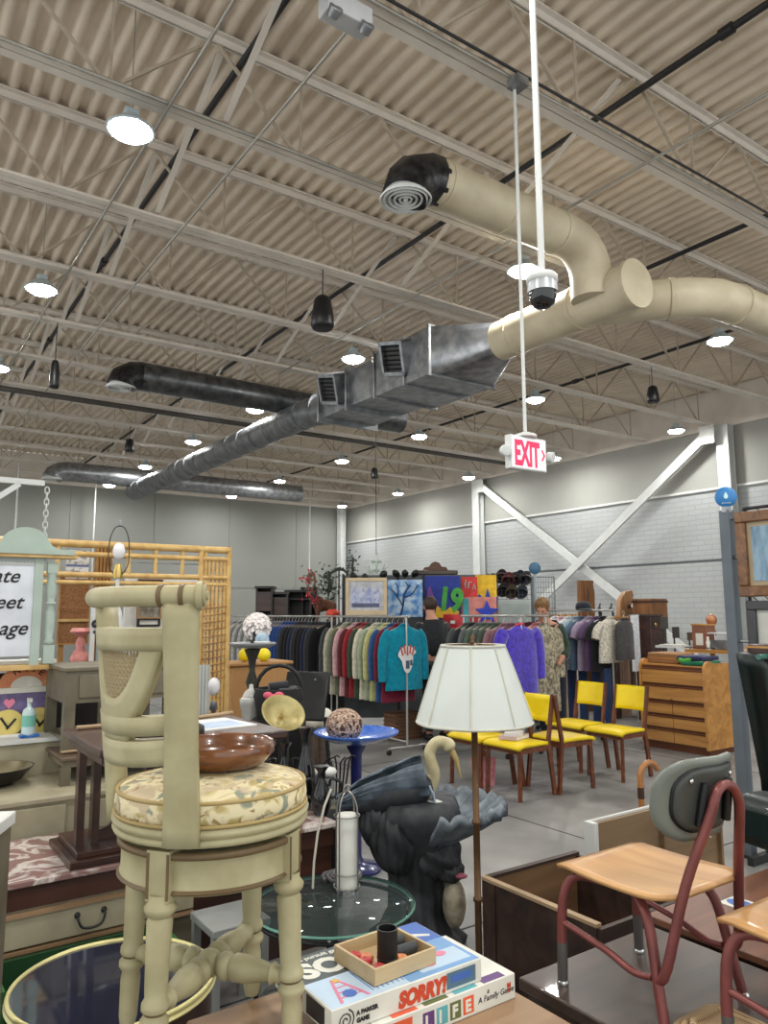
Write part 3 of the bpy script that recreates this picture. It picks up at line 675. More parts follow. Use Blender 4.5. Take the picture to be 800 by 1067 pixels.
# ---- blue bird bath -------------------------------------------------
m_blue = mat('cobalt_glaze', (82, 124, 206), .2, c2=(60, 98, 184), scale=20, coat=.5); m_navy = mat('navy_enamel', (34, 38, 96), .25, coat=.4)
bp = PY(371, 775, 4.8)
t = thing('bird_bath', 'cobalt blue glazed bird bath on a slim navy pedestal', 'bird bath', (bp.x, 4.8, 0))
b = MB(); b.lathe([(0, .735), (.06, .735), (.15, .755), (.235, .79), (.266, .808), (.264, .815), (.25, .812), (.2, .792), (.1, .768), (0, .762)], 48); b.build('dish', m_blue, t)
b = MB()
for k in range(60): b.ball((.258 * Cc(k * PI / 30), .258 * S(k * PI / 30), .813), .006, 6, 4)
b.build('beaded_rim', m_blue, t)
MB().lathe([(0, .0), (.16, 0), (.16, .015), (.05, .04), (.034, .08), (.034, .5), (.036, .68), (.06, .72), (.06, .74), (0, .74)], 24).build('pedestal', m_navy, t)
t = thing('woven_ball', 'speckled woven grapevine ball sitting in the blue bird bath', 'ball', (bp.x - .075, 4.8, .765))
b = MB(); b.ball((0, 0, .085), (.11, .11, .095), 20, 14)
random.seed(3)
b.build('core', mat('ball_core', (74, 52, 42), .8), t); b = MB()
for k in range(34):
    ax = Vector((random.gauss(0, 1), random.gauss(0, 1), random.gauss(0, 1))).normalized(); q = ax.to_track_quat('Z', 'Y'); h = random.uniform(-.06, .06); r_ = math.sqrt(.0125 - h * h)
    P = []
    for i in range(22):
        v = q @ Vector((r_ * Cc(i * PI / 11), r_ * S(i * PI / 11), h)); P.append((v.x, v.y, v.z * .88 + .088))
    b.tube(P, .0055, 5, closed=True)
b.build('woven_strands', mat('pale_strand', (204, 180, 160), .7, kind='noise', c2=(120, 86, 70), scale=60), t)
# ================================================================ RIGHT FOREGROUND
m_redtube = mat('oxblood_tube_paint', (124, 66, 62), .35, .2, c2=(104, 54, 52), scale=9)
m_ply = mat('honey_plywood', (198, 152, 98), .35, kind='wood', c2=(176, 128, 78), scale=9, coat=.3)
m_gshell = mat('grey_green_shell', (118, 122, 114), .4, c2=(106, 110, 102)); m_gplate = mat('dark_back_plate', (70, 72, 68), .4)
m_sleeve = mat('grey_leg_sleeve', (96, 92, 90), .4, .3)
def rrect(x0, x1, y0, y1, r, n=5):
    o = []
    for cx, cy, a in ((x1 - r, y1 - r, 0), (x0 + r, y1 - r, 90), (x0 + r, y0 + r, 180), (x1 - r, y0 + r, 270)):
        o += [(cx + r * Cc(R(a + 90 * k / n)), cy + r * S(R(a + 90 * k / n))) for k in range(n + 1)]
    return o
# dark low chest carrying the school chairs
t = rthing('low_chest', 'low dark walnut chest under the two red-legged school chairs', 'chest', 1.645, 1.69, 0)
MB().bb((-.0, -1.0, .465), (.62, 0, .5)).build('top', m_dkwood, t, bev=.006)
MB().bb((.02, -.98, .04), (.60, -.02, .465)).build('body', m_dkwood, t)
for z in (.07, .27): MB().bb((.01, -.95, z), (.02, -.06, z + .17)).build('drawer_front', m_dkwood, t, bev=.004)
MB().bb((.03, -.97, 0), (.59, -.03, .04)).build('plinth', m_black, t)
def school_chair(label, x, y):
    t = rthing('school_chair', label, 'chair', x, y, .5); t.rotation_euler.z = YAW - PI / 2; t.scale = (1.08, 1.1, 1)
    # local: faces -x ; width along y ; seat centre at origin
    b = MB()
    def seat(u, v):
        wv = .17 - .012 * (1 - u) ** 2; q = v * 2 - 1; xx = -.17 + .35 * u
        if u > .8: wv *= math.sqrt(max(.05, 1 - ((u - .8) / .2) ** 2 * .55))
        if u < .08: wv *= .97
        return (xx, q * wv, .335 - .012 * S(PI * u) * (1 - q * q * .4) - (.012 if u < .1 else 0) * (1 - u * 10))
    b.surf(seat, 18, 12, .012); b.build('seat', m_ply, t, fix=True)
    for s in (-1, 1):
        f = MB().tube(spline([(.02, s * .1, .303), (-.06, s * .115, .303), (-.13, s * .13, .292), (-.155, s * .15, .22), (-.158, s * .157, .02)], 5), .0125, 10); lg = f.build('front_leg', m_redtube, t)
        MB().tube([(-.157, s * .155, .115), (-.158, s * .157, .012)], .0135, 10).build('leg_sleeve', m_sleeve, lg)
        MB().lathe([(0, 0), (.014, 0), (.016, .01), (.012, .018), (0, .018)], 12, (-.158, s * .157, 0)).build('glide', m_chrome, lg)
        f = MB().tube(spline([(0, s * .1, .302), (.05, s * .115, .30), (.1, s * .135, .25), (.125, s * .147, .14), (.15, s * .157, .015)], 5), .0125, 10); lg = f.build('rear_leg', m_redtube, t)
        MB().lathe([(0, 0), (.014, 0), (.016, .01), (.012, .018), (0, .018)], 12, (.152, s * .157, 0)).build('glide', m_chrome, lg)
        MB().tube(spline([(-.157, s * .153, .17), (-.02, s * .152, .145), (.06, s * .15, .12), (.112, s * .146, .125)], 5), .009, 8).build('stretcher', m_redtube, t)
    p = [(.13, -.148, .125), (.155, -.148, .16), (.19, -.11, .36), (.232, -.062, .53)] ; p2 = [(a, -c, d) for a, c, d in reversed(p)]
    arc = [(.236, -.05 * Cc(k * PI / 6), .55 + .05 * S(k * PI / 6)) for k in range(1, 6)]
    MB().tube(spline(p + arc + p2, 4), .0125, 10).build('back_hoop', m_redtube, t)
    b = MB(); M = Matrix.Translation((.19, -.01, .562)) @ Euler((0, R(8), 0)).to_matrix().to_4x4()
    out = rrect(-.15, .15, -.105, .11, .085, 7)
    def shell(u, v):
        a = u * 2 * PI; n = len(out); k = u * n; i = int(k) % n; f = k - int(k); A = Vector(out[i]); B = Vector(out[(i + 1) % n]); q = A.lerp(B, f) * v
        return M @ Vector((-.06 * (q.x / .165) ** 2 + .012 * max(0, q.y / .115) ** 2, q.x, q.y))
    b.surf(shell, 48, 8, .012); bk = b.build('backrest', m_gshell, t, fix=True)
    b = MB(); b.surf(lambda u, v: shell(u, v * .8) + Vector((.0145, 0, 0)), 48, 6, .003); b.build('plate_gasket', m_black, bk, fix=True)
    b = MB()
    def plate(u, v):
        return shell(u, v * .76) + Vector((.0165, 0, 0))
    b.surf(plate, 48, 6, .004); b.build('back_plate', m_gplate, bk, fix=True)
    for s in (-1, 1): MB().tube([M @ Vector((.024, s * .055, -.06)), M @ Vector((.026, s * .05, .02)), M @ Vector((.026, s * .045, .05))], .011, 8).build('bracket', m_black, bk)
    for yy, zz in ((-.08, .055), (0, .062), (.08, .055), (-.03, -.045)):
        MB().ball(M @ Vector((.018 - .03 * (yy / .165) ** 2, yy, zz)), (.004, .007, .007), 8, 6).build('screw', m_chrome, bk)
    return t
school_chair('child size school chair with honey plywood seat, grey backrest and red tube legs', 1.885, 1.41)
school_chair('second red-legged school chair, mostly cut off by the right edge of the picture', 1.9, .92)
# reddish boards to the right of the school chairs
t = rthing('low_table', 'reddish brown low table top behind the school chair legs', 'table', 2.32, 1.75, 0)
MB().bb((0, -1.0, .48), (.85, 0, .505)).build('tabletop', mat('red_brown_wood', (122, 82, 62), .4, kind='wood', c2=(88, 56, 44), scale=5), t, bev=.004)
MB().bb((.02, -.98, .40), (.83, -.02, .48)).build('apron', m_dkwood, t)
for x in (.04, .81):
    for y in (-.96, -.04): MB().box((x, y, .2), (.05, .05, .4), taper=.7).build('leg', m_dkwood, t)
t = rthing('paper_label_card', 'white printed card lying on the reddish low table', 'card', 2.62, 1.52, .5052)
MB().bb((0, 0, 0), (.1, .14, .002)).build('card', m_card, t)
b = MB(); b.prism([(.05 + .034 * Cc(k * .5), .085 + .05 * S(k * .5)) for k in range(13)], .002, .0026); b.bb((.02, .02, .002), (.08, .03, .0026)); b.build('card_print', gm['dblue'], t)
# open dark crate
m_crate = mat('worn_dark_crate', (66, 46, 38), .55, kind='wood', c2=(38, 28, 25), scale=5); m_crin = mat('crate_inside', (126, 96, 66), .6, kind='wood', c2=(96, 70, 48), scale=5); m_raw = mat('worn_edge', (168, 142, 110), .6)
t = rthing('wooden_crate', 'open dark wooden crate with worn pale edges beside the brass lamp pole', 'crate', 2.22, 1.86, 0)
W_, D_, H_ = .58, .62, .44
MB().bb((0, 0, 0), (.02, D_, H_)).build('end_panel', m_crate, t); MB().bb((W_ - .02, 0, 0), (W_, D_, H_)).build('end_panel', m_crate, t)
MB().bb((.02, 0, 0), (W_ - .02, .02, H_)).build('side_panel', m_crate, t)
b = MB(); b.bb((.02, D_ - .02, 0), (W_ - .02, D_, H_)); b.m = 1; b.bb((.021, D_ - .0215, .02), (W_ - .021, D_ - .02, H_ - .001)); b.build('side_panel', [m_crate, m_crin], t)
MB().bb((.02, .02, .03), (W_ - .02, D_ - .02, .045)).build('bottom_panel', m_crin, t)
b = MB(); b.bb((-.004, .02, H_), (.024, D_, H_ + .012)); b.build('edge_strip', m_raw, t); MB().bb((.024, D_ - .024, H_), (W_, D_ + .004, H_ + .012)).build('edge_strip', m_crate, t)
for y in (.05, D_ - .05): MB().bb((-.006, y - .03, .02), (0, y + .03, H_)).build('corner_batten', m_crate, t)
# open-fronted cabinet carcass with white edges
t = rthing('open_cabinet', 'open cabinet carcass with white edges and brown inside, behind the crate', 'cabinet', 2.93, 2.02, 0)
m_cabin = mat('brown_laminate', (138, 112, 82), .5, kind='wood', c2=(112, 88, 62), scale=5)
b = MB(); b.bb((0, .45, 0), (1.0, .475, .55)); b.build('back_panel', m_cabin, t)
MB().bb((0, .475, 0), (1.0, .49, .56)).build('back_edge', m_wall, t)
MB().bb((-.03, .43, .0), (0, .49, .56)).build('side_panel', m_wall, t); MB().bb((.5, .43, 0), (.515, .45, .5)).build('divider', m_cabin, t)
MB().bb((1.0, .43, 0), (1.02, .49, .56)).build('side_panel', m_cabin, t); MB().bb((0, .43, .02), (1.0, .45, .035)).build('bottom_panel', m_cabin, t)
t = rthing('folded_cloth', 'crumpled white cloth hanging over the cabinet divider', 'cloth', 3.44, 2.28, .5)
b = MB(); b.surf(lambda u, v: (-.03 + .09 * u + .008 * S(v * 14), -.1 + .22 * v + .01 * S(u * 9), .012 + .012 * S(u * 8 + v * 11) - .12 * max(0, abs(u - .5) - .2)), 14, 14, .004); b.build('cloth', m_paper, t)
# bentwood hooked cane
t = rthing('walking_cane', 'bentwood cane with a curved honey handle behind the open cabinet', 'cane', 3.7, 2.78, 0)
b = MB(); b.tube([(0, 0, 0), (0, 0, .62)] + [(.07 - .07 * Cc(a), -.02 * a / PI, .62 + .07 * S(a)) for a in [k * PI / 8 for k in range(1, 8)]], .017, 10); b.build('shaft', mat('bentwood', (178, 122, 66), .35, kind='wood', c2=(150, 96, 48), scale=8, coat=.4), t)
MB().tube([(0, 0, .5), (0, 0, .56)], .0185, 10).build('banding', mat('dark_banding', (60, 40, 30), .5), t)
# wicker hamper corner
t = rthing('wicker_basket', 'tan wicker basket lid with rounded corners at the bottom right edge', 'basket', 1.80, 1.13, .5005); t.rotation_euler.z = YAW
m_wick = mat('tan_wicker', (190, 164, 126), .7, kind='wave', c2=(140, 112, 80), scale=40)
b = MB(); pr_ = rrect(-.1, .1, -.1, .1, .04)
b.prism(pr_, 0, .03); b.build('body', m_wick, t)
b = MB()
for k in range(3): b.tube([(x * (.99 - .16 * k), y * (.99 - .16 * k), .034 + .008 * k) for x, y in pr_], .01, 6, closed=True)
b.prism([(x * .7, y * .7) for x, y in pr_], .03, .05); b.build('lid', m_wick, t)
# dark green vinyl lounge chair, seen from behind
m_vinyl = mat('dark_green_vinyl', (8, 30, 28), .4, c2=(6, 24, 23), coat=.1)
cp = PY(800, 800, 3.1)
t = thing('lounge_chair', 'dark green vinyl lounge chair seen from behind at the right edge', 'chair', (1.44, 3.12, 0), R(24))
b = MB(); b.surf(lambda u, v: ((-.06 + .72 * u) + (.2 * (1 - v)) * (1 - 2 * u) + .1 * (1 - v), .0 + .06 * S(PI * u) - .16 * v,   .80 + .57 * v), 12, 10, .09); b.build('backrest', m_vinyl, t, fix=True)
MB().tube([(-.06 + .72 * k / 12, -.16 + .06 * S(PI * k / 12), 1.37) for k in range(13)], .012, 6).build('piping', mat('teal_piping', (60, 110, 100), .4), t)
b = MB(); b.box((.47, -.03, .66), (.62, .52, .22)); b.build('seat', m_vinyl, t, bev=.06)
MB().tube([(.36, 0, .04), (.36, 0, .56)], .03, 10).build('post', m_chrome, t)
for k in range(5):
    a = k * 2 * PI / 5 + .3; MB().tube([(.36, 0, .07), (.36 + .3 * Cc(a), .3 * S(a), .03)], [.02, .014], 8).build('base_leg', m_chrome, t)

# ================================================================ LEFT FOREGROUND
# cream dresser with two drawers
m_creamd = mat('grey_cream_paint', (168, 160, 136), .5, c2=(152, 144, 120), scale=7)
def bail(parent, x, y, z, m, w=.09):
    h = MB(); h.tube(spline([(x - w / 2, y - .006, z), (x - w / 2, y - .02, z - .012), (x - w * .36, y - .024, z - .04), (x, y - .026, z - .048), (x + w * .36, y - .024, z - .04), (x + w / 2, y - .02, z - .012), (x + w / 2, y - .006, z)], 4), .005, 6)
    for s in (-1, 1): h.lathe([(0, 0), (.012, .0), (.01, .006), (0, .01)], 10, (x + s * w / 2, y, z), M=Euler((PI / 2, 0, 0)).to_matrix())
    h.build('handle', m, parent)
t = rthing('long_dresser', 'grey cream dresser with brass bail pulls behind the marble-topped chest', 'dresser', .1, 3.9, 0)
MB().bb((-.02, -.02, .675), (1.62, .95, .7)).build('top', m_creamd, t, bev=.005)
MB().bb((0, 0, .06), (1.6, .92, .675)).build('body', m_creamd, t)
for z in (.08, .29, .49):
    for x in (.03, .83):
        d_ = MB().bb((x, -.014, z), (x + .74, 0, z + .17)).build('drawer_front', m_creamd, t, bev=.004); bail(d_, x + .37, -.014, z + .1, m_brass)
# marble topped chest
t = rthing('marble_top_chest', 'rosy marble slab on a mahogany chest with a painted drawer below', 'chest', .25, 3.22, 0)
MB().bb((0, 0, .527), (1.72, .60, .55)).build('marble_top', m_marble, t, bev=.004)
MB().bb((.02, .015, .445), (1.70, .59, .527)).build('mahogany_frieze', m_mahog, t)
b = MB(); b.bb((.03, .01, .08), (1.0, .59, .445)); b.build('body', m_greyp, t); MB().bb((1.0, .03, .0), (1.7, .59, .445)).build('dark_body', m_mahog, t)
d_ = MB().bb((.02, -.006, .315), (1.0, .01, .425)).build('drawer_front', m_creamd, t, bev=.004); bail(d_, .58, -.006, .39, m_dark, .1)
MB().bb((.01, -.016, .425), (1.0, .012, .437)).build('drawer_lip', m_oakl, t); MB().bb((.01, -.014, .296), (1.0, .012, .308)).build('drawer_lip', m_oakl, t)
MB().bb((.05, .03, 0), (.98, .57, .08)).build('plinth', m_greyp, t)
# green crate lying under the brass rimmed table
t = rthing('storage_box', 'green painted wooden box behind the brass-rimmed round table', 'box', .46, 2.86, 0)
m_green = mat('bright_green_paint', (52, 110, 52), .45, c2=(40, 92, 42)); m_greeni = mat('dark_green_paint', (26, 66, 34), .5)
MB().bb((0, 0, 0), (.02, .3, .33)).build('end_panel', m_green, t); MB().bb((.6, 0, 0), (.62, .3, .33)).build('end_panel', m_green, t)
MB().bb((.02, .28, 0), (.6, .3, .31)).build('side_panel', m_greeni, t); MB().bb((.02, 0, 0), (.6, .02, .2)).build('side_panel', m_green, t); MB().bb((.02, .02, .01), (.6, .28, .03)).build('bottom_panel', m_greeni, t)
# left edge: black cabinet with white corner
q = PY(0, 900, 1.75)
t = thing('display_case', 'black cabinet edge with a white top corner at the far left', 'cabinet', (q.x - .41, 1.86, 0), R(8))
MB().bb((-.12, -.2, 0), (.25, .3, .965)).build('body', m_black, t); MB().bb((.25, -.2, 0), (.262, .3, .965)).build('grey_edge', m_greyp, t)
MB().bb((-.13, -.21, .965), (.27, .31, 1.0)).build('top', m_wall, t, bev=.004)
# mahogany pedestal table
t = rthing('pedestal_table', 'mahogany pedestal table with paired column legs standing on the marble top', 'table', .97, 3.4, .55)
b = MB(); b.bb((-.22, -.16, 0), (.22, .24, .03)); b.bb((-.19, -.13, .03), (.19, .21, .055)); b.build('plinth', m_mahog, t, bev=.004)
for x in (-.16, -.1, .12, .17):
    b = MB(); b.box((x, -.02, .26), (.03, .05, .42)); b.build('column', m_mahog, t)
b = MB(); b.prism([(-.1, 0), (.12, 0), (.12, .03), (.05, .05), (.01, .09), (-.03, .05), (-.1, .03)], -.03, -.01, TM(0, 0, .055)); b.build('scroll_bracket', m_mahog, t)
MB().bb((-.2, -.45, .468), (.58, .18, .5)).build('tabletop', m_mahog, t, bev=.006); MB().bb((-.18, -.4, .435), (.55, .15, .468)).build('apron', m_mahog, t)
tz = 1.0502
def tabled(name, label, cat, x, y, z=tz, group=None, rz=0):
    o = rthing(name, label, cat, x, y, z, group); o.rotation_euler.z = YAW + rz; return o
t = tabled('magazine', 'white magazine with a pale blue picture on the mahogany table', 'magazine', 1.2, 3.12, rz=.1)
MB().bb((0, 0, 0), (.3, .3, .006)).build('pages', m_paper, t); MB().bb((.03, .03, .006), (.27, .2, .0066)).build('cover_print', mat('pale_blue_print', (178, 196, 220), .5), t)
t = tabled('iron_skillet', 'dark cast iron pot lid with thick handle on the mahogany table', 'pan', 1.12, 2.98)
m_iron = mat('cast_iron', (62, 60, 56), .5, .5, c2=(44, 42, 40), scale=14)
b = MB(); b.lathe([(0, 0), (.05, 0), (.062, .02), (.06, .05), (.04, .062), (0, .066)], 24); b.build('bowl', m_iron, t); MB().tube([(-.05, 0, .03), (-.24, .03, .035)], .014, 8).build('handle', m_iron, t)
t = tabled('walking_stick', 'pale slender walking stick lying across the back of the mahogany table', 'stick', .84, 3.48, 1.0602)
MB().tube(spline([(-.03, .02, 0), (.2, .01, 0), (.45, 0, 0), (.6, -.02, .01), (.66, -.06, .02)], 4), .009, 8).build('shaft', m_raw, t)
# low brown bench and grey night stand
m_gwood = mat('weathered_brown_wood', (108, 90, 74), .5, kind='wood', c2=(80, 66, 54), scale=6)
t = rthing('low_bench', 'low brown bench with stubby grey legs on the cream dresser', 'bench', .88, 4.08, .7)
MB().bb((0, 0, .118), (.75, .66, .136)).build('top', m_gwood, t, bev=.004); MB().bb((.015, .015, .085), (.735, .645, .118)).build('apron', m_greyp, t)
for x in (.025, .72):
    for y in (.025, .63): MB().box((x, y, .044), (.045, .045, .088)).build('leg', m_greyp, t)
for k, (x, y, lb) in enumerate([(1.05, 4.1, 'white loose sheet on the low brown bench, nearer one'), (1.3, 4.16, 'white loose sheet on the low brown bench, farther one')]):
    t = rthing('paper_sheet', lb, 'paper', x, y, .8362 + .003 * k); MB().surf(lambda u, v: (.24 * u, .2 * v, .002 + .003 * S(u * 5 + k)), 8, 4, .0012).build('sheet', m_paper, t)
t = rthing('wooden_dowel', 'thin pale dowel lying across the low brown bench', 'stick', .9, 4.2, .84); MB().tube([(0, 0, .006), (.45, -.1, .03)], .008, 8).build('shaft', m_raw, t)
t = rthing('night_stand', 'grey painted night stand with one drawer standing on the low bench', 'night stand', .905, 4.2, .836)
MB().bb((-.01, -.01, .415), (.6, .51, .435)).build('top', m_greyp, t, bev=.004)
b = MB(); b.bb((.005, .005, .25), (.585, .495, .415)); b.build('case', m_greyp, t)
d_ = MB().bb((.07, -.006, .275), (.53, .005, .395)).build('drawer_front', m_greyp, t, bev=.004); MB().ball((.3, -.016, .335), .012, 10, 7).build('knob', m_brass, d_)
for x in (.03, .56):
    for y in (.03, .47): MB().box((x, y, .125), (.055, .055, .25)).build('leg', m_greyp, t)
MB().bb((.02, .02, .055), (.57, .48, .07)).build('shelf', m_greyp, t)
t = rthing('frying_pan', 'black wok with pale inside at the left edge on the cream dresser', 'pan', .62, 4.3, .7)
b = MB(); b.lathe([(0, 0), (.06, .002), (.12, .03), (.17, .085), (.175, .09), (.168, .09)], 32); b.build('outside', m_black, t)
b = MB(); b.lathe([(.168, .09), (.118, .036), (.06, .01), (0, .008)], 32); b.build('inside', mat('worn_steel', (150, 140, 112), .4, .5, c2=(104, 96, 76), scale=9), t)
# ================================================================ HUNG FROM THE CEILING
def at(name, label, cat, px, py, d, group=None, z=None, rz=YAW):
    p = PY(px, py, d)
    if z is not None: p.z = z
    return thing(name, label, cat, p, rz, group)
m_red = mat('exit_red', (226, 42, 84), .4, emit=.55); m_exit = mat('exit_face', (236, 232, 234), .4, emit=.25)
t = rthing('exit_sign', 'white EXIT sign with red letters hanging on a long rod', 'sign', 3.3, 3.2, 0)
zc = 2.51
MB().bb((-.155, -.025, zc - .105), (.155, .025, zc + .105)).build('housing', m_white, t, bev=.006)
f = MB().bb((-.145, -.0275, zc - .095), (.145, -.0255, zc + .095)).build('face_panel', m_exit, t)
b = MB(); M = TM(-.125, -.0285, zc - .075); M = M @ Matrix.Diagonal((1.0, 1.45, 1, 1)); b.text('EXIT', .145, M, .0008, bold=.006, sx=.72); b.build('letters', m_red, t)
b = MB(); b.prism([(.105, -.035), (.118, -.035), (.14, 0), (.118, .035), (.105, .035), (.125, 0)], .0, .0012, TM(0, -.028, zc)); b.build('arrow', m_red, t)
for s in (-1, 1):
    M = Euler((R(100), 0, s * .3)).to_matrix(); MB().lathe([(0, -.03), (.02, -.03), (.034, .0), (.036, .03), (.03, .034), (0, .03)], 16, (s * .19, -.01, zc + .0), M=M).build('lamp_head', m_white, t)
MB().lathe([(0, .105), (.07, .105), (.07, .12), (.03, .135), (0, .135)], 20, (0, 0, zc)).build('canopy', m_white, t)
MB().tube([(0, 0, zc + .13), (0, 0, ZB - .09)], .011, 8).build('rod', m_white, t); MB().box((0, -.03, ZB - .06), (.1, .1, .06)).build('junction_box', m_galv, t)
t = rthing('dome_camera', 'black glass dome security camera at the end of a white ceiling rod', 'camera', 1.935, 1.77, 0)
zc = PY(563, 292, 1.9 * S(YAW) + 1.77 * Cc(YAW)).z
MB().lathe([(0, .05), (.012, .05), (.02, .035), (.05, .028), (.056, .02), (.056, .0), (.05, -.004), (0, -.004)], 28, (0, 0, zc)).build('housing', m_white, t)
MB().lathe([(.052, -.002), (.054, -.025), (.054, -.04), (.05, -.04)], 28, (0, 0, zc)).build('collar', mat('camera_collar', (196, 198, 204), .3, .4), t)
MB().lathe([(.05, -.04), (.049, -.06), (.04, -.082), (.022, -.096), (0, -.1)], 28, (0, 0, zc)).build('dome', mat('smoked_dome', (14, 14, 18), .06, spec=.9), t)
MB().tube([(0, 0, zc + .05), (0, 0, ZB)], .012, 8).build('rod', m_white, t)
# emergency light
t = rthing('emergency_light', 'grey twin-head emergency light box on the nearest joist chord', 'light', 1.94, 3.12, ZB - .3)
MB().bb((-.14, -.06, -.03), (.14, .06, .09)).build('housing', mat('pale_grey_plastic', (188, 190, 192), .4), t, bev=.008)
for s in (-1, 1): MB().lathe([(0, -.03), (.03, -.03), (.04, .02), (.036, .026), (0, .02)], 16, (s * .1, -.05, -.04), M=Euler((R(60), 0, 0)).to_matrix()).build('lamp_head', m_galv, t)
MB().tube([(0, 0, .09), (0, .06, .3)], .02, 8).build('mount', m_galv, t)
# pendant loudspeakers
for px, py, y, lb in [(336, 326, 6.33, 'black pendant loudspeaker, the largest one near the middle'), (680, 411, 6.33, 'black pendant loudspeaker in front of the brick wall bracing'), (135, 464, 13.95, 'black pendant loudspeaker at left, small with distance'),
                      (390, 493, 13.95, 'small black pendant loudspeaker above the far corner'), (57, 390, 9.38, 'narrow black hanging box at left between the lamps')]:
    dd = ray(px, py); p = Vector((0, 0, EYE)) + dd * (y / dd.dot(UY)); h = .34 if px == 336 else (.24 if px != 57 else .34)
    t = thing('pendant_speaker', lb, 'speaker', p, YAW, 'pendant speakers')
    k = .09 if px != 336 else .12
    if px == 57: k = .06
    MB().lathe([(0, h / 2), (k * .5, h / 2), (k * .72, h * .4), (k * .95, -.1 * h), (k, -h * .4), (k * .85, -h / 2), (0, -h / 2)], 20).build('cabinet', m_black, t)
    MB().tube([(0, 0, h / 2), (0, 0, ZB - p.z)], .006, 6).build('cable', m_dark, t); MB().lathe([(k * .86, -h * .5), (k * .6, -h * .52), (0, -h * .52)], 20).build('grille', m_dark, t)
# thin drop rods in front of the back wall
for px, y0, y1, lb in [(20, 484, 600, 'thin white rod hanging before the back wall at far left'), (100, 502, 600, 'thin white rod dropping before the back wall above the bamboo screen'), (323, 514, 612, 'white pole dropping from the ceiling above the brown deer')]:
    a = PZ(px, y0, ZB - .01); c = PY(px, y1, a.y)
    tag(MB().tube([(0, 0, c.z - a.z), (0, 0, 0)], .02, 6).build('drop_rod', m_white, None, a), lb, 'rod')

# ================================================================ CLOTHES RACKS
m_rack = mat('rack_chrome', (186, 184, 180), .3, .7)
def cloth_mat(n, c, k=.86): return mat('cloth_' + n, c, .85, c2=tuple(v * k for v in c), scale=22, bump=.25, spec=.2, sheen=.2)
def loft(b, lev, n=20, fold=0, ph=0):
    vs = []; fs = []
    for z, w_, d_, xo in lev:
        for j in range(n):
            a = 2 * PI * j / n; q = 1 + fold * S(a * 5 + ph) * min(1, max(0, -z - .15) * 2)
            vs.append((xo + w_ * Cc(a), d_ * S(a) * (1 + 2.5 * (q - 1)), z))
    m = len(lev)
    for i in range(m - 1):
        for j in range(n): fs.append((i * n + j, i * n + (j + 1) % n, (i + 1) * n + (j + 1) % n, (i + 1) * n + j))
    b.add(vs, fs, True); b.add(vs[:n], [tuple(reversed(range(n)))]); b.add(vs[-n:], [tuple(range(n))])
def garment_bm(kind, L=.72, w_=.23, ph=0):
    b = MB(); d_ = .045
    if kind == 'jeans':
        loft(b, [(-.06, .1, .03, 0), (-.1, .105, .035, 0), (-.4, .11, .035, 0), (-.75, .1, .03, 0)], 16, .06, ph); return b
    loft(b, [(-.085, .05, .028, 0), (-.1, .085, .035, 0), (-.125, .15, d_ * .9, 0), (-.155, w_ * .92, d_, 0), (-.22, w_, d_ * 1.1, 0), (-.4, w_ * .98, d_ * 1.15, .005), (-.65 * L - .1, w_, d_ * 1.2, 0), (-L - .08, w_ * 1.04, d_ * 1.25, .0)], 24, .07, ph)
    if kind in ('jacket', 'sweater', 'robe'):
        sl = -.62 if kind != 'robe' else -.6; r0 = .062 if kind != 'robe' else .085
        for s in (-1, 1): b.tube(spline([(s * (w_ - .05), 0, -.16), (s * (w_ + .015), .004, -.24), (s * (w_ + .045), .008, -.42), (s * (w_ + .05), .0, sl - .08)], 4), [r0 * .8] + [r0] * 4 + [r0 * .95] * 4 + [r0 * .85] * 3 + [r0 * .7], 10, flat=.62, ref=(0, 1, 0))
    elif kind == 'tee':
        for s in (-1, 1): b.tube(spline([(s * (w_ - .06), 0, -.17), (s * (w_ + .02), 0, -.23), (s * (w_ + .06), 0, -.34)], 4), [.06] * 4 + [.068] * 4 + [.07], 10, flat=.6, ref=(0, 1, 0))
    return b
PROTO = {}
def garment(kind, name, label, cat, x, y, z, mt, group=None, rz=0, L=.72, w_=.23, collar=None):
    key = (kind, L, w_)
    if key not in PROTO: PROTO[key] = [garment_bm(kind, L, w_, q) for q in (0, 1.7)]
    t = thing(name, label, cat, RW(x, y, z), YAW + rz, group)
    PROTO[key][random.randrange(2)].build('cloth_body', mt, t)
    c = MB(); c.tube([(.055 * Cc(a), .035 * S(a), -.088 - .02 * S(a)) for a in [k * PI / 6 for k in range(12)]], .014, 6, closed=True); c.build('collar', collar or mt, t)
    return t
m_hang = mat('pale_hanger', (196, 176, 146), .5); m_hangw = mat('white_hanger', (214, 212, 206), .4)
hb = MB(); hb.tube(spline([(-.19, 0, -.145), (-.05, 0, -.095), (0, 0, -.075), (.05, 0, -.095), (.19, 0, -.145)], 3), .008, 6)
hk = MB(); hk.tube([(0, 0, -.078), (0, 0, -.03), (.012, 0, -.018)] + [(.0185 * Cc(a), 0, .002 + .0185 * S(a)) for a in [-.9, -.3, .3, .9, 1.5, 2.1, 2.7, 3.3]], .003, 5)
_h = None
def hanger(x, y, z, label, group, m=None, rz=0):
    global _h
    if _h is None:
        _h = {}
    m = m or m_hang
    if m.name not in _h:
        t = thing('clothes_hanger', label, 'hanger', RW(x, y, z), YAW + rz, group); hb.build('shoulder_bar', m, t); hk.build('hook', m_rack, t); _h[m.name] = t; return t
    return dup(_h[m.name], RW(x, y, z), YAW + rz, label, group)
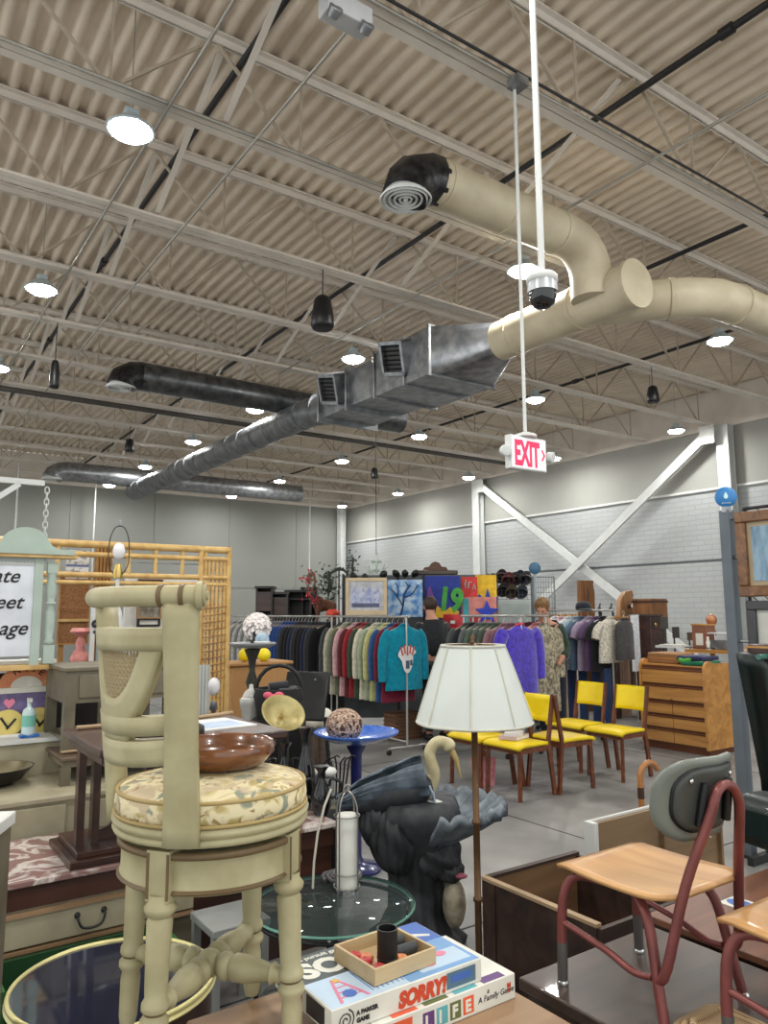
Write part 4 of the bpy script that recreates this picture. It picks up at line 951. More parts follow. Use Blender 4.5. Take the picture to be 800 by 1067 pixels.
def rack(label, x, y0, y1, z=1.5, group='clothes racks'):
    t = rthing('clothes_rack', label, 'clothes rack', x, y0, 0, group); L = y1 - y0
    MB().tube([(0, -.03, z), (0, L + .03, z)], .014, 8).build('rail', m_rack, t)
    for y in (.02, L - .02):
        MB().tube([(0, y, .08), (0, y, z)], .013, 8).build('post', m_rack, t); MB().tube([(-.26, y, .07), (.26, y, .07)], .013, 8).build('foot', m_rack, t)
        for s in (-1, 1): MB().tube([(s * .25, y - .012, .03), (s * .25, y + .012, .03)], .03, 10).build('caster', m_black, t)
    MB().tube([(0, .02, .12), (0, L - .02, .12)], .011, 8).build('lower_rail', m_rack, t)
    return t
random.seed(11)
RX1 = 5.1
rack('chrome clothes rack holding the teal sweater and coloured jackets', RX1, 6.86, 8.4); rack('chrome clothes rack full of black and navy coats', RX1, 8.5, 10.4); rack('chrome clothes rack of pale and grey garments, farthest along the row', RX1, 10.5, 12.2)
cl = [('teal', (0, 132, 158), 'teal sweater with a white and red print facing the aisle', 'sweater'), ('maroon', (110, 30, 50), 'maroon jacket behind the teal sweater', 'jacket'), ('blue', (46, 82, 134), 'bright blue jacket between the maroon and yellow ones', 'jacket'), ('yellow', (188, 184, 126), 'pale yellow jacket on the front rack', 'jacket'),
      ('sage', (150, 164, 140), 'pale sage green jacket next to the yellow one', 'jacket'), ('ivory', (206, 200, 178), 'ivory jacket on the front rack between sage and dark green', 'jacket'), ('forest', (58, 72, 58), 'dark green jacket right of the red one', 'jacket'), ('red', (146, 38, 48), 'bright red jacket on the front rack', 'jacket'),
      ('rust', (96, 40, 44), 'dark wine jacket between red and pink', 'jacket'), ('rose', (204, 160, 166), 'dusty pink jacket on the front rack', 'jacket'), ('olive', (98, 104, 84), 'olive jacket left of the pink one', 'jacket'), ('stone', (176, 172, 152), 'stone grey jacket at the left end of the front rack', 'jacket'), ('slate', (64, 68, 70), 'slate grey jacket last on the front rack', 'jacket')]
for i, (n_, c_, lb, k_) in enumerate(cl):
    y = 6.93 + i * .112
    t = garment(k_, 'sweater' if i == 0 else 'jacket', lb, 'clothing', RX1, y, 1.486, cloth_mat(n_, c_), 'garments on the front rack', L=.86 if i else .72, w_=.23 if i else .25)
    hanger(RX1, y, 1.486, 'wooden hanger hooked on the front chrome rail', 'hangers on the front rail')
    if i == 0:
        b = MB(); b.prism([(.13 * Cc(a) * (1.0 if S(a) > 0 else .62), .15 * S(a) * (.7 if S(a) > 0 else 1.3)) for a in [k * PI / 10 for k in range(20)]], 0, .003, TM(0, -.064, -.42)); b.m = 1
        for k in range(5): b.box((-.08 + k * .04, -.0695, -.37 + .02 * (k % 2)), (.02, .003, .1), ry=.15 * (k - 2))
        b.m = 2; b.box((.0, -.0695, -.52), (.05, .003, .09)); b.box((.05, -.0695, -.5), (.03, .003, .06)); b.build('chest_print', [mat('print_white', (220, 220, 220), .7), mat('print_coral', (190, 80, 76), .7), mat('print_slate', (70, 84, 104), .7)], t)
darks = [('black', (24, 24, 27), 'black coat'), ('navy', (30, 38, 62), 'navy blue coat'), ('charcoal', (52, 52, 56), 'charcoal coat')]
for i in range(19):
    n_, c_, lb = darks[(i * 2 + (i // 4)) % 3] if i < 10 else (('denim', (34, 62, 118), 'denim blue jacket') if i < 14 else ('ash', (112, 112, 114), 'mid grey jacket')); y = 8.58 + i * .095
    garment('jacket', 'coat', lb + ' in the packed row on the middle rack', 'clothing', RX1, y, 1.486, cloth_mat(n_, c_), 'coats on the middle rack: ' + n_, L=1.08)
    hanger(RX1, y, 1.486, 'wooden hanger hooked on the middle chrome rail', 'hangers on the middle rail')
greys = [('mist', (170, 168, 164), 'pale grey jacket'), ('denim', (34, 62, 118), 'denim blue jacket'), ('ash', (112, 112, 114), 'mid grey jacket')]
for i in range(15):
    n_, c_, lb = greys[(i % 2) * 2]; y = 10.56 + i * .108
    garment('jacket', 'jacket', lb + ' on the far end rack of the row', 'clothing', RX1, y, 1.486, cloth_mat(n_, c_), 'jackets on the far end rack: ' + n_, L=.9)
    hanger(RX1, y, 1.486, 'pale hanger hooked on the far end rail', 'hangers on the far rail')
# purple robe rack
rack('chrome clothes rack with the purple robe at its front', 6.0, 5.95, 6.95)
m_purple = mat('cloth_violet', (74, 52, 196), .8, c2=(48, 30, 150), scale=30, bump=.5, sheen=.6)
t = garment('robe', 'robe', 'fuzzy violet robe with pink lining on a rack behind the lamp shade', 'clothing', 6.0, 6.0, 1.486, m_purple, None, L=.95, w_=.27, collar=mat('pink_lining', (214, 70, 90), .7))
hanger(6.0, 6.0, 1.486, 'hanger holding the violet robe', None)
for i, (n_, c_, lb) in enumerate([('plum', (120, 84, 104), 'plum jacket just behind the violet robe'), ('mauve', (150, 110, 120), 'mauve jacket behind the plum one'), ('moss', (72, 84, 72), 'moss green jacket seen past the lamp shade'), ('pewter', (88, 94, 92), 'pewter jacket behind the moss green one'), ('moss2', (84, 100, 88), 'dull green jacket with pale seams behind the pewter one'),
                                  ('steel', (98, 104, 104), 'steel grey jacket fifth behind the robe'), ('ink', (40, 44, 50), 'ink dark jacket sixth behind the robe'), ('pewter2', (80, 88, 84), 'grey green jacket farthest behind the robe')]):
    y = 6.14 + i * .105; garment('jacket', 'jacket', lb, 'clothing', 6.0, y, 1.486, cloth_mat(n_, c_), 'jackets behind the violet robe', L=.7); hanger(6.0, y, 1.486, 'hanger on the rail behind the violet robe', 'hangers on the robe rack')
rack('chrome clothes rack with pink and leafy print dresses right of the robe', 6.55, 6.1, 7.4)
for i, (n_, c_, c2_, lb) in enumerate([('leafy', (186, 176, 150), (96, 90, 78), 'leaf print cream dress right of the violet robe'), ('pink', (190, 134, 140), (160, 100, 110), 'pink dress between the robe and the leaf print dress'), ('wine', (92, 40, 56), (72, 30, 44), 'wine red dress behind the pink one'), ('taupe', (124, 108, 100), (104, 90, 84), 'taupe dress behind the wine red one')]):
    y = 6.15 + i * .13; garment('jacket', 'dress', lb, 'clothing', 6.55, y, 1.486, mat('cloth_' + n_, c_, .85, c2=c2_, scale=26), 'dresses right of the robe', L=1.0); hanger(6.55, y, 1.486, 'hanger on the dress rail right of the robe', 'hangers on the dress rack')
# t-shirt rack
rack('clothes rack of t-shirts and jeans near the wall brace', 7.72, 6.1, 7.2, 1.56)
t = garment('tank', 'tank_top', 'charcoal tank top with lace straps at the front of the t-shirt rack', 'clothing', 7.84, 6.02, 1.53, cloth_mat('graphite', (66, 64, 66)), None, L=.5, w_=.17); hanger(7.84, 6.02, 1.53, 'hanger of the charcoal tank top', None)
t = garment('tee', 'shirt', 'cream lace blouse behind the charcoal tank top', 'clothing', 7.72, 6.14, 1.546, mat('cloth_lace', (206, 200, 186), .8, c2=(150, 144, 132), scale=40), None, L=.55, w_=.22); hanger(7.72, 6.14, 1.546, 'hanger of the cream lace blouse', None)
for i, (n_, c_, lb) in enumerate([('jet', (30, 30, 34), 'black t-shirt on the rack by the brace'), ('heather', (96, 74, 108), 'violet t-shirt next to the black one'), ('lilac', (160, 144, 166), 'lilac t-shirt in the middle of the rack'), ('bluegrey', (84, 104, 126), 'blue grey t-shirt in the middle of the rack'), ('sky', (160, 180, 192), 'light blue t-shirt near the left end of the rack'), ('white', (212, 212, 212), 'white t-shirt near the left end of the rack'), ('blush', (206, 170, 180), 'blush pink t-shirt second from the left end'), ('snow', (220, 220, 220), 'white t-shirt last at the left end')]):
    y = 6.25 + i * .115; garment('tee', 'shirt', lb, 'clothing', 7.72, y, 1.546, cloth_mat(n_, c_, .93), 't-shirts on the brace rack', L=.66, w_=.22); hanger(7.72, y, 1.546, 'white hanger on the t-shirt rail', 'hangers on the t-shirt rail', m_hangw)
for i in range(5): garment('jeans', 'jeans', 'blue jeans hanging low under the t-shirts', 'clothing', 7.72 + .02 * (i % 2), 6.2 + i * .2, .9, cloth_mat('jeans', (44, 66, 108)), 'jeans under the t-shirts', rz=.2, L=.8)
t = thing('cap', 'dark baseball cap sitting on top of the t-shirt rack', 'hat', RW(7.72, 6.55, 1.575), YAW - .6)
m_cap = cloth_mat('cap', (34, 38, 46)); MB().lathe([(.1, 0), (.102, .03), (.09, .075), (.05, .1), (0, .105)], 20).build('crown', m_cap, t); MB().surf(lambda u, v: (.1 * Cc(PI + PI * u) * (1 - .1 * v), -.02 + .1 * S(PI + PI * u) - .07 * v * S(PI * u), .006 - .012 * v), 14, 3, .005).build('brim', m_cap, t)

# ================================================================ YELLOW CHAIRS
m_yel = mat('yellow_vinyl', (240, 212, 24), .4, c2=(230, 198, 16)); m_teak = mat('teak', (116, 64, 38), .4, kind='wood', c2=(84, 44, 26), scale=7)
def yellow_chair():
    t = thing('dining_chair', '', 'chair', (0, 0, 0), 0, 'yellow dining chairs')
    # local faces -y ; origin on the floor
    b = MB(); b.surf(lambda u, v: ((.22 - .03 * v ** 2) * (2 * u - 1), -.22 + .40 * v, .455 + .012 * S(PI * u) * S(PI * min(1, v * 1.2)) - .03 * max(0, .12 - v) * 4 - .012 * (1 - S(PI * v) ** .3)), 14, 12, .03); b.build('seat', m_yel, t, fix=True)
    for s in (-1, 1):
        MB().beam((s * .195, -.19, 0), (s * .19, -.175, .425), .026, .032).build('front_leg', m_teak, t)
        b = MB(); b.beam((s * .185, .235, 0), (s * .18, .175, .43), .026, .036); b.beam((s * .18, .175, .43), (s * .178, .25, .83), .024, .034); b.build('rear_leg', m_teak, t)
        MB().beam((s * .188, -.175, .40), (s * .18, .175, .40), .018, .05).build('side_rail', m_teak, t)
    MB().beam((-.185, -.175, .395), (.185, -.175, .395), .018, .05).build('front_rail', m_teak, t); MB().beam((-.18, .172, .40), (.18, .172, .40), .018, .05).build('rear_rail', m_teak, t)
    b = MB(); b.surf(lambda u, v: (.165 * (2 * u - 1), .196 + .04 * v + .035 * S(PI * u), .60 + .225 * v), 14, 6, .025); b.build('backrest', m_yel, t, fix=True)
    return t
yc0 = yellow_chair()
for k, (x, y, fx, lb) in enumerate([(4.75, 4.80, -1, 'yellow dining chair carrying books, nearest one behind the lamp shade'), (4.75, 5.28, -1, 'yellow dining chair mostly hidden behind the lamp shade'), (5.25, 4.78, 1, 'yellow dining chair back to back with the one carrying books'),
                                    (6.02, 4.76, -1, 'yellow dining chair nearest the oak dresser'), (6.02, 5.25, -1, 'yellow dining chair second from the oak dresser')]):
    rz = YAW + (-PI / 2 if fx < 0 else PI / 2)
    if k == 0: yc0.location = RW(x, y, 0); yc0.rotation_euler.z = rz; yc0['label'] = lb
    else: dup(yc0, RW(x, y, 0), rz, lb)
for k, (dx, dy, w_, d_, h_, c_, lb) in enumerate([(-.03, .02, .24, .17, .03, (206, 180, 176), 'pale pink book lying on the nearest yellow seat'), (-.02, .03, .2, .15, .022, (220, 216, 214), 'white book on top of the pale pink book')]):
    t = rthing('book', lb, 'book', 4.75 + dx, 4.8 + dy, .4665 + (.0305 if k else 0)); t.rotation_euler.z = YAW + .3 + .4 * k
    b = MB(); b.bb((-w_ / 2, -d_ / 2, 0), (w_ / 2, d_ / 2, .003)); b.bb((-w_ / 2, -d_ / 2, h_ - .003), (w_ / 2, d_ / 2, h_)); b.bb((-w_ / 2, -d_ / 2, .003), (-w_ / 2 + .004, d_ / 2, h_ - .003)); b.build('cover', mat('book_%d' % k, c_, .6), t); MB().bb((-w_ / 2 + .004, -d_ / 2 + .004, .003), (w_ / 2 - .004, d_ / 2 - .004, h_ - .003)).build('pages', m_paper, t)
# pink bag behind chair legs
t = rthing('gift_bag', 'small pink bag on the floor behind the yellow chair legs', 'bag', 4.72, 5.22, 0)
MB().box((0, 0, .12), (.2, .12, .24), taper=.85).build('bag', mat('pink_paper', (214, 140, 150), .6, c2=(190, 110, 124), scale=20), t); MB().tube([(-.05, 0, .24)] + [(-.05 * Cc(a), 0, .24 + .08 * S(a)) for a in (.5, 1, 1.57, 2.1, 2.6)] + [(.05, 0, .24)], .004, 5).build('handle', m_white, t)

# ================================================================ OAK DRESSER
m_oak = mat('golden_oak', (196, 142, 76), .4, kind='wood', c2=(162, 112, 56), scale=7, coat=.2, stretch=(1.4, .12, 1.4)); m_oakd = mat('dark_oak', (96, 52, 28), .5)  # darker oak tone for carcass, drawer lips and plinth
t = rthing('oak_dresser', 'golden oak dresser with rolled sides and rows of drawers behind the yellow chairs', 'dresser', 7.55, 4.78, 0)
D_, W_ = .62, .84
prof = [(0, 0), (D_, 0), (D_, .95)] + [(.12 - .0 + .12 * Cc(a) - .0, .86 + .12 * S(a)) for a in [k * PI / 8 for k in range(1, 8)]] + [(0, .86)]
prof = [(0, .06), (D_, .06), (D_, .97), (.2, .97)] + [(.1 + .1 * Cc(a), .9 + .1 * S(a)) for a in [k * PI / 8 for k in range(1, 9)]]
LM = Matrix(((1, 0, 0, 0), (0, 0, 1, 0), (0, 1, 0, 0), (0, 0, 0, 1)))
for y in (0, W_ - .03): MB().prism(prof, y, y + .03, LM).build('side_panel', m_oak, t)
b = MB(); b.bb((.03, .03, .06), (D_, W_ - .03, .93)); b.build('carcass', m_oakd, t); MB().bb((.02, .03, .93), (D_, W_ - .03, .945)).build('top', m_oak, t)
for z, h, n in [(.735, .16, 1), (.555, .15, 1), (.40, .125, 2), (.25, .12, 2), (.09, .13, 2)]:
    for k in range(n):
        w_ = (W_ - .06) / n; y0 = .03 + k * w_
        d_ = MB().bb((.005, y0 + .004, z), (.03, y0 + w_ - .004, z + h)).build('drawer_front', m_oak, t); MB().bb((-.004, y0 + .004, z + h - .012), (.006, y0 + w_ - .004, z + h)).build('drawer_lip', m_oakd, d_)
MB().ball((-.005, W_ / 2, .56), .012, 8, 6).build('lock_knob', m_brass, t); MB().bb((.04, .02, 0), (D_ - .02, W_ - .02, .06)).build('plinth', m_oakd, t)
t = rthing('wicker_suitcase', 'tan wicker suitcase lying on the oak dresser', 'suitcase', 7.7, 5.2, .9455)
MB().bb((0, 0, 0), (.34, .4, .12)).build('case', mat('tan_weave', (170, 128, 86), .7, kind='wave', c2=(136, 98, 62), scale=30), t, bev=.015); MB().bb((-.004, -.004, .055), (.344, .404, .065)).build('rim', m_oak, t)
for k, (c_, dx, dy, dz, w_, d_, lb) in enumerate([((22, 104, 72), 0, 0, 0, .36, .26, 'folded emerald green cloth at the bottom of the pile on the oak dresser'), ((86, 168, 62), .02, .16, .03, .26, .14, 'bright green folded cloth hanging over the dresser edge'), ((44, 46, 86), .05, .04, .055, .34, .3, 'navy folded cloth on top of the pile on the oak dresser')]):
    t = rthing('folded_cloth', lb, 'cloth', 7.58 + dx, 4.82 + dy, .9705 if k < 3 else 0); t.location.z = .9455 + dz + .026
    MB().surf(lambda u, v: (w_ * u, d_ * v, .02 + .006 * S(u * 9 + k) * S(v * 7)), 14, 12, .045).build('cloth', cloth_mat('fold%d' % k, c_), t, fix=True)
# ================================================================ PEOPLE
m_skin = mat('skin', (190, 140, 116), .55, c2=(182, 132, 108))
def skinned(name, V, E_, mt, parent, lvl=1):
    me = bpy.data.meshes.new(name); me.from_pydata([v[:3] for v in V], E_, []); o = bpy.data.objects.new(name, me); COL.objects.link(o); me.materials.append(mt)
    o.parent = parent; md = o.modifiers.new('skin', 'SKIN'); md.use_smooth_shade = True
    for i, v in enumerate(V):
        r_ = v[3]; me.skin_vertices[0].data[i].radius = r_ if isinstance(r_, tuple) else (r_, r_); me.skin_vertices[0].data[i].use_root = (i == 0)
    sb = o.modifiers.new('sub', 'SUBSURF'); sb.levels = lvl; sb.render_levels = lvl
    return o
def person(label, p, rz, lean, reach, hair, shirt, pants, stripe=None):
    t = thing('person', label, 'person', p, rz)
    def L(x, y, z):                                   # lean forward (-y) above the hips
        a = lean * max(0, min(1, (z - .95) / .25)) if z > .95 else 0; dz = z - .95
        return (x, y * Cc(a) - dz * S(a), .95 + dz * Cc(a) + y * S(a)) if z > .95 else (x, y, z)
    V = []; E_ = []
    def v(x, y, z, r_, to=None, raw=False):
        q = (x, y, z) if raw else L(x, y, z); V.append((*q, r_)); i = len(V) - 1
        if to is not None: E_.append((to, i))
        return i
    pel = v(0, 0, .95, (.15, .11)); wa = v(0, 0, 1.1, (.14, .1), pel); ch = v(0, 0, 1.3, (.165, .11), wa); sh = v(0, .01, 1.42, (.11, .08), ch); ne = v(0, 0, 1.5, .055, sh)
    jaw = v(0, -.015, 1.58, (.062, .07), ne); hd = v(0, 0, 1.66, (.076, .092), jaw); tp = v(0, .005, 1.72, (.055, .065), hd)
    hip = {}; arms = {}; legs = {}
    for s in (-1, 1):
        a = v(s * .17, 0, 1.40, .058, sh); e = v(s * .25, -.02 - reach * .1, 1.14, .044, a); w_ = v(s * .24, -.06 - reach * .3, .93 + reach * .16, .03, e); pm = v(s * .235, -.08 - reach * .36, .86 + reach * .19, (.022, .036), w_)
        for k in range(4):
            f1 = v(s * (.235 + .0) + (k - 1.5) * .004, -.08 - reach * .40 + (k - 1.5) * .018, .81 + reach * .2 - .004 * abs(k - 1.5), .009, pm); v(V[f1][0], V[f1][1] - .012, V[f1][2] - .03 + .004 * abs(k - 1.5), .0075, f1, True)
        th = v(s * .21, -.115 - reach * .36, .85 + reach * .19, .0095, w_); v(V[th][0], V[th][1] - .01, V[th][2] - .03, .008, th, True)
        h = v(s * .1, 0, .88, .095, pel); k = v(s * .11, -.015, .5, .06, h); an = v(s * .11, .02, .09, .04, k); v(s * .12, -.11, .035, (.04, .03), an)
        arms[s] = (a, e, w_); legs[s] = (h, k, an)
    skinned('body', V, E_, m_skin, t)
    def sub(ids, edges, grow, name, mt):
        m = {i: k for k, i in enumerate(ids)}; VV = []
        for i in ids:
            x, y, z, r_ = V[i]; VV.append((x, y, z, tuple(q + grow for q in r_) if isinstance(r_, tuple) else r_ + grow))
        return skinned(name, VV, [(m[a], m[b]) for a, b in edges], mt, t)
    ids = [ch, wa, pel, sh]; ed = [(ch, wa), (wa, pel), (ch, sh)]
    for s in (-1, 1):
        a, e, w_ = arms[s]; mid = len(V); ea, ee = Vector(V[a][:3]), Vector(V[e][:3]); q = ee.lerp(Vector(V[w_][:3]), .25 if stripe else .9); V.append((*q, .042)); ids += [a, e, mid]; ed += [(sh, a), (a, e), (e, mid)]
    o = sub(ids, ed, .018, 'shirt', shirt)
    ids = [pel]; ed = []
    for s in (-1, 1): h, k, an = legs[s]; ids += [h, k, an]; ed += [(pel, h), (h, k), (k, an)]
    sub(ids, ed, .02, 'trousers', pants)
    for s in (-1, 1):
        x, y, z = V[legs[s][2]][:3]; MB().ball((x, y - .07, .05), (.052, .14, .05), 12, 8).build('shoe', m_dark, t)
    hc = Vector(V[hd][:3]); b = MB(); M = Euler((lean, 0, 0)).to_matrix()
    b.ball(hc + M @ Vector((0, .018, .022)), (.093, .105, .1), 18, 12, M=M, fn=lambda q: 1.0 if (q.y > -.35 or q.z > .45) else .82); b.build('hair', hair, t)
    for s in (-1, 1):
        MB().ball(hc + M @ Vector((s * .031, -.088, -.012)), (.011, .008, .008), 8, 6).build('eye', mat('eye_dark', (40, 32, 30), .3), t); MB().ball(hc + M @ Vector((s * .079, .005, -.02)), (.012, .02, .03), 8, 6).build('ear', m_skin, t)
    MB().ball(hc + M @ Vector((0, -.098, -.038)), (.013, .02, .022), 8, 6).build('nose', m_skin, t); MB().ball(hc + M @ Vector((0, -.086, -.075)), (.024, .008, .006), 8, 5).build('mouth', mat('lips', (160, 92, 84), .5), t)
    return t
q = PY(455, 700, 9.4); q.z = 0
person('person in a dark t-shirt with a grey stripe, back turned, bending over the racks', q, PI + .3, .30, .8, mat('dark_brown_hair', (58, 42, 34), .6), cloth_mat('tee_black', (44, 46, 50)), cloth_mat('trousers', (38, 40, 46)), 1)
q2 = PY(574, 700, 9.3); q2.z = 0
person('person with blond brown hair in a dark green jacket, head bowed beside the robe rack', q2, -.5, .42, .9, mat('blond_brown_hair', (136, 104, 66), .6, c2=(104, 76, 46), scale=30), cloth_mat('jacket_green', (50, 66, 56)), cloth_mat('trousers2', (44, 50, 62)))

# ================================================================ DISPLAY WALL BEHIND THE RACKS
def board(name, label, cat, px0, py0, px1, py1, d, th=.02, group=None):
    """a flat thing hung facing the aisle; returns thing, width, height (origin bottom left)"""
    a, c = PY(px0, py1, d), PY(px1, py0, d); t = thing(name, label, cat, a, 0, group); return t, c.x - a.x, c.z - a.z
m_print = lambda n, c: mat('art_' + n, c, .6, c2=tuple(v * .85 for v in c), scale=12)
m_panel = mat('grid_panel_grey', (122, 128, 130), .5)
# post and cable panel frame carrying it all
t, W_, H_ = board('folding_partition', 'dark framed display partition behind the framed picture and tapestry', 'partition', 356, 597, 515, 660, 10.6)
z0 = t.location.z; t.location.z = 0; H2 = z0 + H_
MB().bb((0, .06, .1), (W_, .08, H2 - .02)).build('panel', mat('partition_grey', (90, 94, 98), .7), t)
for x in (0, W_ * .36, W_ * .53, W_ - .03): MB().bb((x, .04, 0), (x + .03, .1, H2)).build('post', m_dark, t)
t, W_, H_ = board('framed_picture', 'pale wood framed picture of four blue arched windows above the racks', 'picture', 360, 602, 403, 641, 9.7)
b = MB(); f = .06
b.bb((0, -.03, 0), (W_, 0, f)); b.bb((0, -.03, H_ - f * .7), (W_, 0, H_)); b.bb((0, -.03, f), (f * .7, 0, H_ - f * .7)); b.bb((W_ - f * .7, -.03, f), (W_, 0, H_ - f * .7)); b.build('frame', mat('pale_frame', (206, 184, 150), .5), t)
MB().bb((f * .7, -.012, f), (W_ - f * .7, 0, H_ - f * .7)).build('mat_board', m_print('mat', (198, 200, 206)), t)
b = MB(); cw = (W_ - .16) / 4
for k in range(4):
    x = .08 + k * cw; ww = cw * .84
    b.prism([(x, .1), (x + ww, .1), (x + ww, H_ * .62), (x + ww * .5, H_ * .78), (x, H_ * .62)], .013, .016, FRONT)
b.build('painted_windows', mat('art_lavender', (140, 150, 192), .6, c2=(190, 196, 216), scale=18, lo=.4, hi=.6), t)
b = MB(); b.bb((.08, -.0165, .1), (W_ - .1, -.0135, .15)); b.build('painted_base', m_print('slateblue', (92, 98, 130)), t)
t, W_, H_ = board('tapestry', 'blue and white tapestry with a dark branching tree', 'tapestry', 404, 604, 440, 643, 9.9)
MB().surf(lambda u, v: (W_ * u, .008 * S(u * 12), H_ * v), 20, 4, .012).build('cloth', mat('tapestry_blue', (76, 134, 196), .8, c2=(184, 206, 226), scale=9, lo=.42, hi=.6, detail=8), t)
b = MB()
for P, r_ in [([(.16, 0), (.2, .14), (.22, .3), (.3, .42)], .012), ([(.2, .14), (.12, .28), (.05, .36)], .008), ([(.22, .26), (.32, .3), (.4, .42)], .008), ([(.13, .26), (.14, .36), (.11, .45)], .006), ([(.28, .38), (.24, .46)], .006)]:
    b.tube(spline([(x, -.014, z) for x, z in P], 4), r_, 5)
b.build('tree_motif', mat('tree_navy', (38, 62, 108), .7), t)
t, W_, H_ = board('flag', 'blue hanging banner with large green number 19', 'flag', 443, 600, 479, 645, 10.2)
MB().surf(lambda u, v: (W_ * u, .012 * S(u * 9), H_ * v), 20, 3, .008).build('cloth', m_print('royal', (36, 56, 152)), t)
b = MB(); b.text('19', .42, TM(.16, -.03, .14) @ Matrix.Rotation(-.12, 4, 'Z'), .004, bold=.02, sx=.8); b.build('number', m_print('leafgreen', (70, 164, 66)), t)
b = MB(); b.prism([(.12, .02), (.44, .0), (.46, .1), (.34, .16), (.26, .1), (.16, .18)], .024, .03, FRONT); b.build('yellow_patch', m_print('gold', (226, 182, 40)), t)
b = MB(); b.prism([(.02, .2), (.08, .16), (.12, .3), (.07, .44), (.03, .4)], .024, .03, FRONT); b.build('purple_patch', m_print('violet', (120, 70, 150)), t)
t, W_, H_ = board('flag', 'red flag with white brush marks left of the yellow flag', 'flag', 481, 601, 497, 622, 10.3)
MB().surf(lambda u, v: (W_ * u, .01 * S(u * 7), H_ * v), 12, 3, .008).build('cloth', m_print('scarlet', (214, 60, 58)), t)
b = MB()
for P in ([(.03, .16), (.06, .24), (.05, .12)], [(.09, .12), (.1, .2), (.14, .2)], [(.15, .1), (.17, .18), (.19, .1)]): b.tube([(x, -.016, z) for x, z in P], .007, 5)
b.build('brush_marks', m_white, t)
t, W_, H_ = board('flag', 'yellow flag with a blue zigzag edge, right of the red flag', 'flag', 496, 599, 517, 628, 10.35)
MB().surf(lambda u, v: (W_ * u, .01 * S(u * 7 + 1), H_ * (v if True else v)), 12, 3, .008).build('cloth', m_print('sun', (238, 190, 40)), t)
b = MB(); b.prism([(0, 0), (W_, 0), (W_, .08), (W_ * .72, .04), (W_ * .55, .2), (W_ * .4, .03), (W_ * .15, .12), (0, .05)], .018, .022, FRONT); b.build('blue_patch', m_print('royal2', (40, 70, 170)), t)
t, W_, H_ = board('flag', 'patchwork banner of teal, pink and blue with a blue star', 'flag', 481, 622, 517, 655, 10.25)
MB().surf(lambda u, v: (W_ * u, .01 * S(u * 8 + 2), H_ * v), 14, 3, .008).build('cloth', m_print('salmon', (222, 140, 130)), t)
b = MB(); b.bb((.02, -.022, .05), (.1, -.016, H_ - .02)); b.build('teal_patch', m_print('teal', (70, 160, 170)), t); b = MB(); b.bb((.12, -.022, 0), (.24, -.016, .16)); b.build('red_patch', m_print('ruby', (190, 44, 58)), t)
st = [((.17 if k % 2 == 0 else .075) * S(k * PI / 5), (.17 if k % 2 == 0 else .075) * Cc(k * PI / 5)) for k in range(10)]
b = MB(); b.prism([(W_ * .72 + x, H_ * .5 + y) for x, y in st], .018, .026, FRONT); b.build('star_patch', m_print('cobalt', (40, 66, 190)), t)
t, W_, H_ = board('flag', 'crumpled red flag with a white mark under the number banner', 'flag', 462, 640, 482, 657, 10.0)
MB().surf(lambda u, v: (W_ * u, .03 * S(u * 5 + v * 3), H_ * v), 14, 6, .008).build('cloth', m_print('crimson', (200, 48, 56)), t); b = MB(); b.box((.12, -.045, .11), (.06, .006, .04)); b.build('white_mark', m_white, t)
t, W_, H_ = board('metal_cabinet', 'pale grey metal cabinet face below the row of hats', 'cabinet', 519, 625, 553, 662, 10.3)
z0 = t.location.z; t.location.z = 0
MB().bb((0, 0, .05), (W_, .4, z0 + H_)).build('body', mat('pale_grey_metal', (158, 164, 162), .4, .2), t, bev=.008); MB().bb((.03, -.01, z0 - .2), (W_ - .03, 0, z0 + H_ - .05)).build('door', mat('grey_green_metal', (146, 154, 150), .4, .2), t); MB().bb((.02, .02, 0), (W_ - .02, .38, .05)).build('plinth', m_dark, t)
# hats on a wire grid
def wire_grid(name, label, px0, py0, px1, py1, d, n, m, rz=0, W=None):
    a = PY(px0, py1, d); c = PY(px1, py0, d); t = thing(name, label, 'wire panel', (a.x, d, 0), rz); W_ = W or (c.x - a.x); zt, zb = c.z, .06
    fr = MB()
    for p_, q_ in (((0, 0, 0), (0, 0, zt)), ((W_, 0, 0), (W_, 0, zt)), ((0, 0, zt), (W_, 0, zt)), ((0, 0, zb), (W_, 0, zb))): fr.tube([p_, q_], .012, 6)
    fr.build('frame', m_panel, t)
    g = MB()
    for i in range(1, n): g.tube([(W_ * i / n, 0, zb), (W_ * i / n, 0, zt)], .0045, 5, caps=False)
    k = int(m * zt / (zt - a.z))
    for j in range(1, k): z = zb + (zt - zb) * j / k; g.tube([(0, .003, z), (W_, .003, z)], .0045, 5, caps=False)
    g.build('wire_mesh', m_panel, t); return t
wire_grid('wire_panel', 'tall grey wire grid panel right of the hats', 556, 601, 577, 645, 10.6, 8, 8)
wire_grid('wire_panel', 'grey wire grid panel carrying the hats', 519, 600, 553, 640, 10.75, 8, 8)
hc = [((52, 40, 44), 'black'), ((120, 52, 56), 'maroon'), ((64, 58, 52), 'dark brown'), ((34, 40, 64), 'navy'), ((90, 86, 84), 'grey'), ((44, 42, 46), 'charcoal'), ((84, 72, 56), 'camouflage brown'), ((58, 64, 78), 'slate blue')]
def cap(t, mt):
    MB().lathe([(.09, 0), (.092, .03), (.08, .07), (.045, .095), (0, .1)], 18).build('crown', mt, t); MB().surf(lambda u, v: (.09 * Cc(PI + PI * u) * (1 - .1 * v), -.02 + .09 * S(PI + PI * u) - .065 * v * S(PI * u), .005 - .012 * v), 12, 3, .006).build('brim', mt, t)
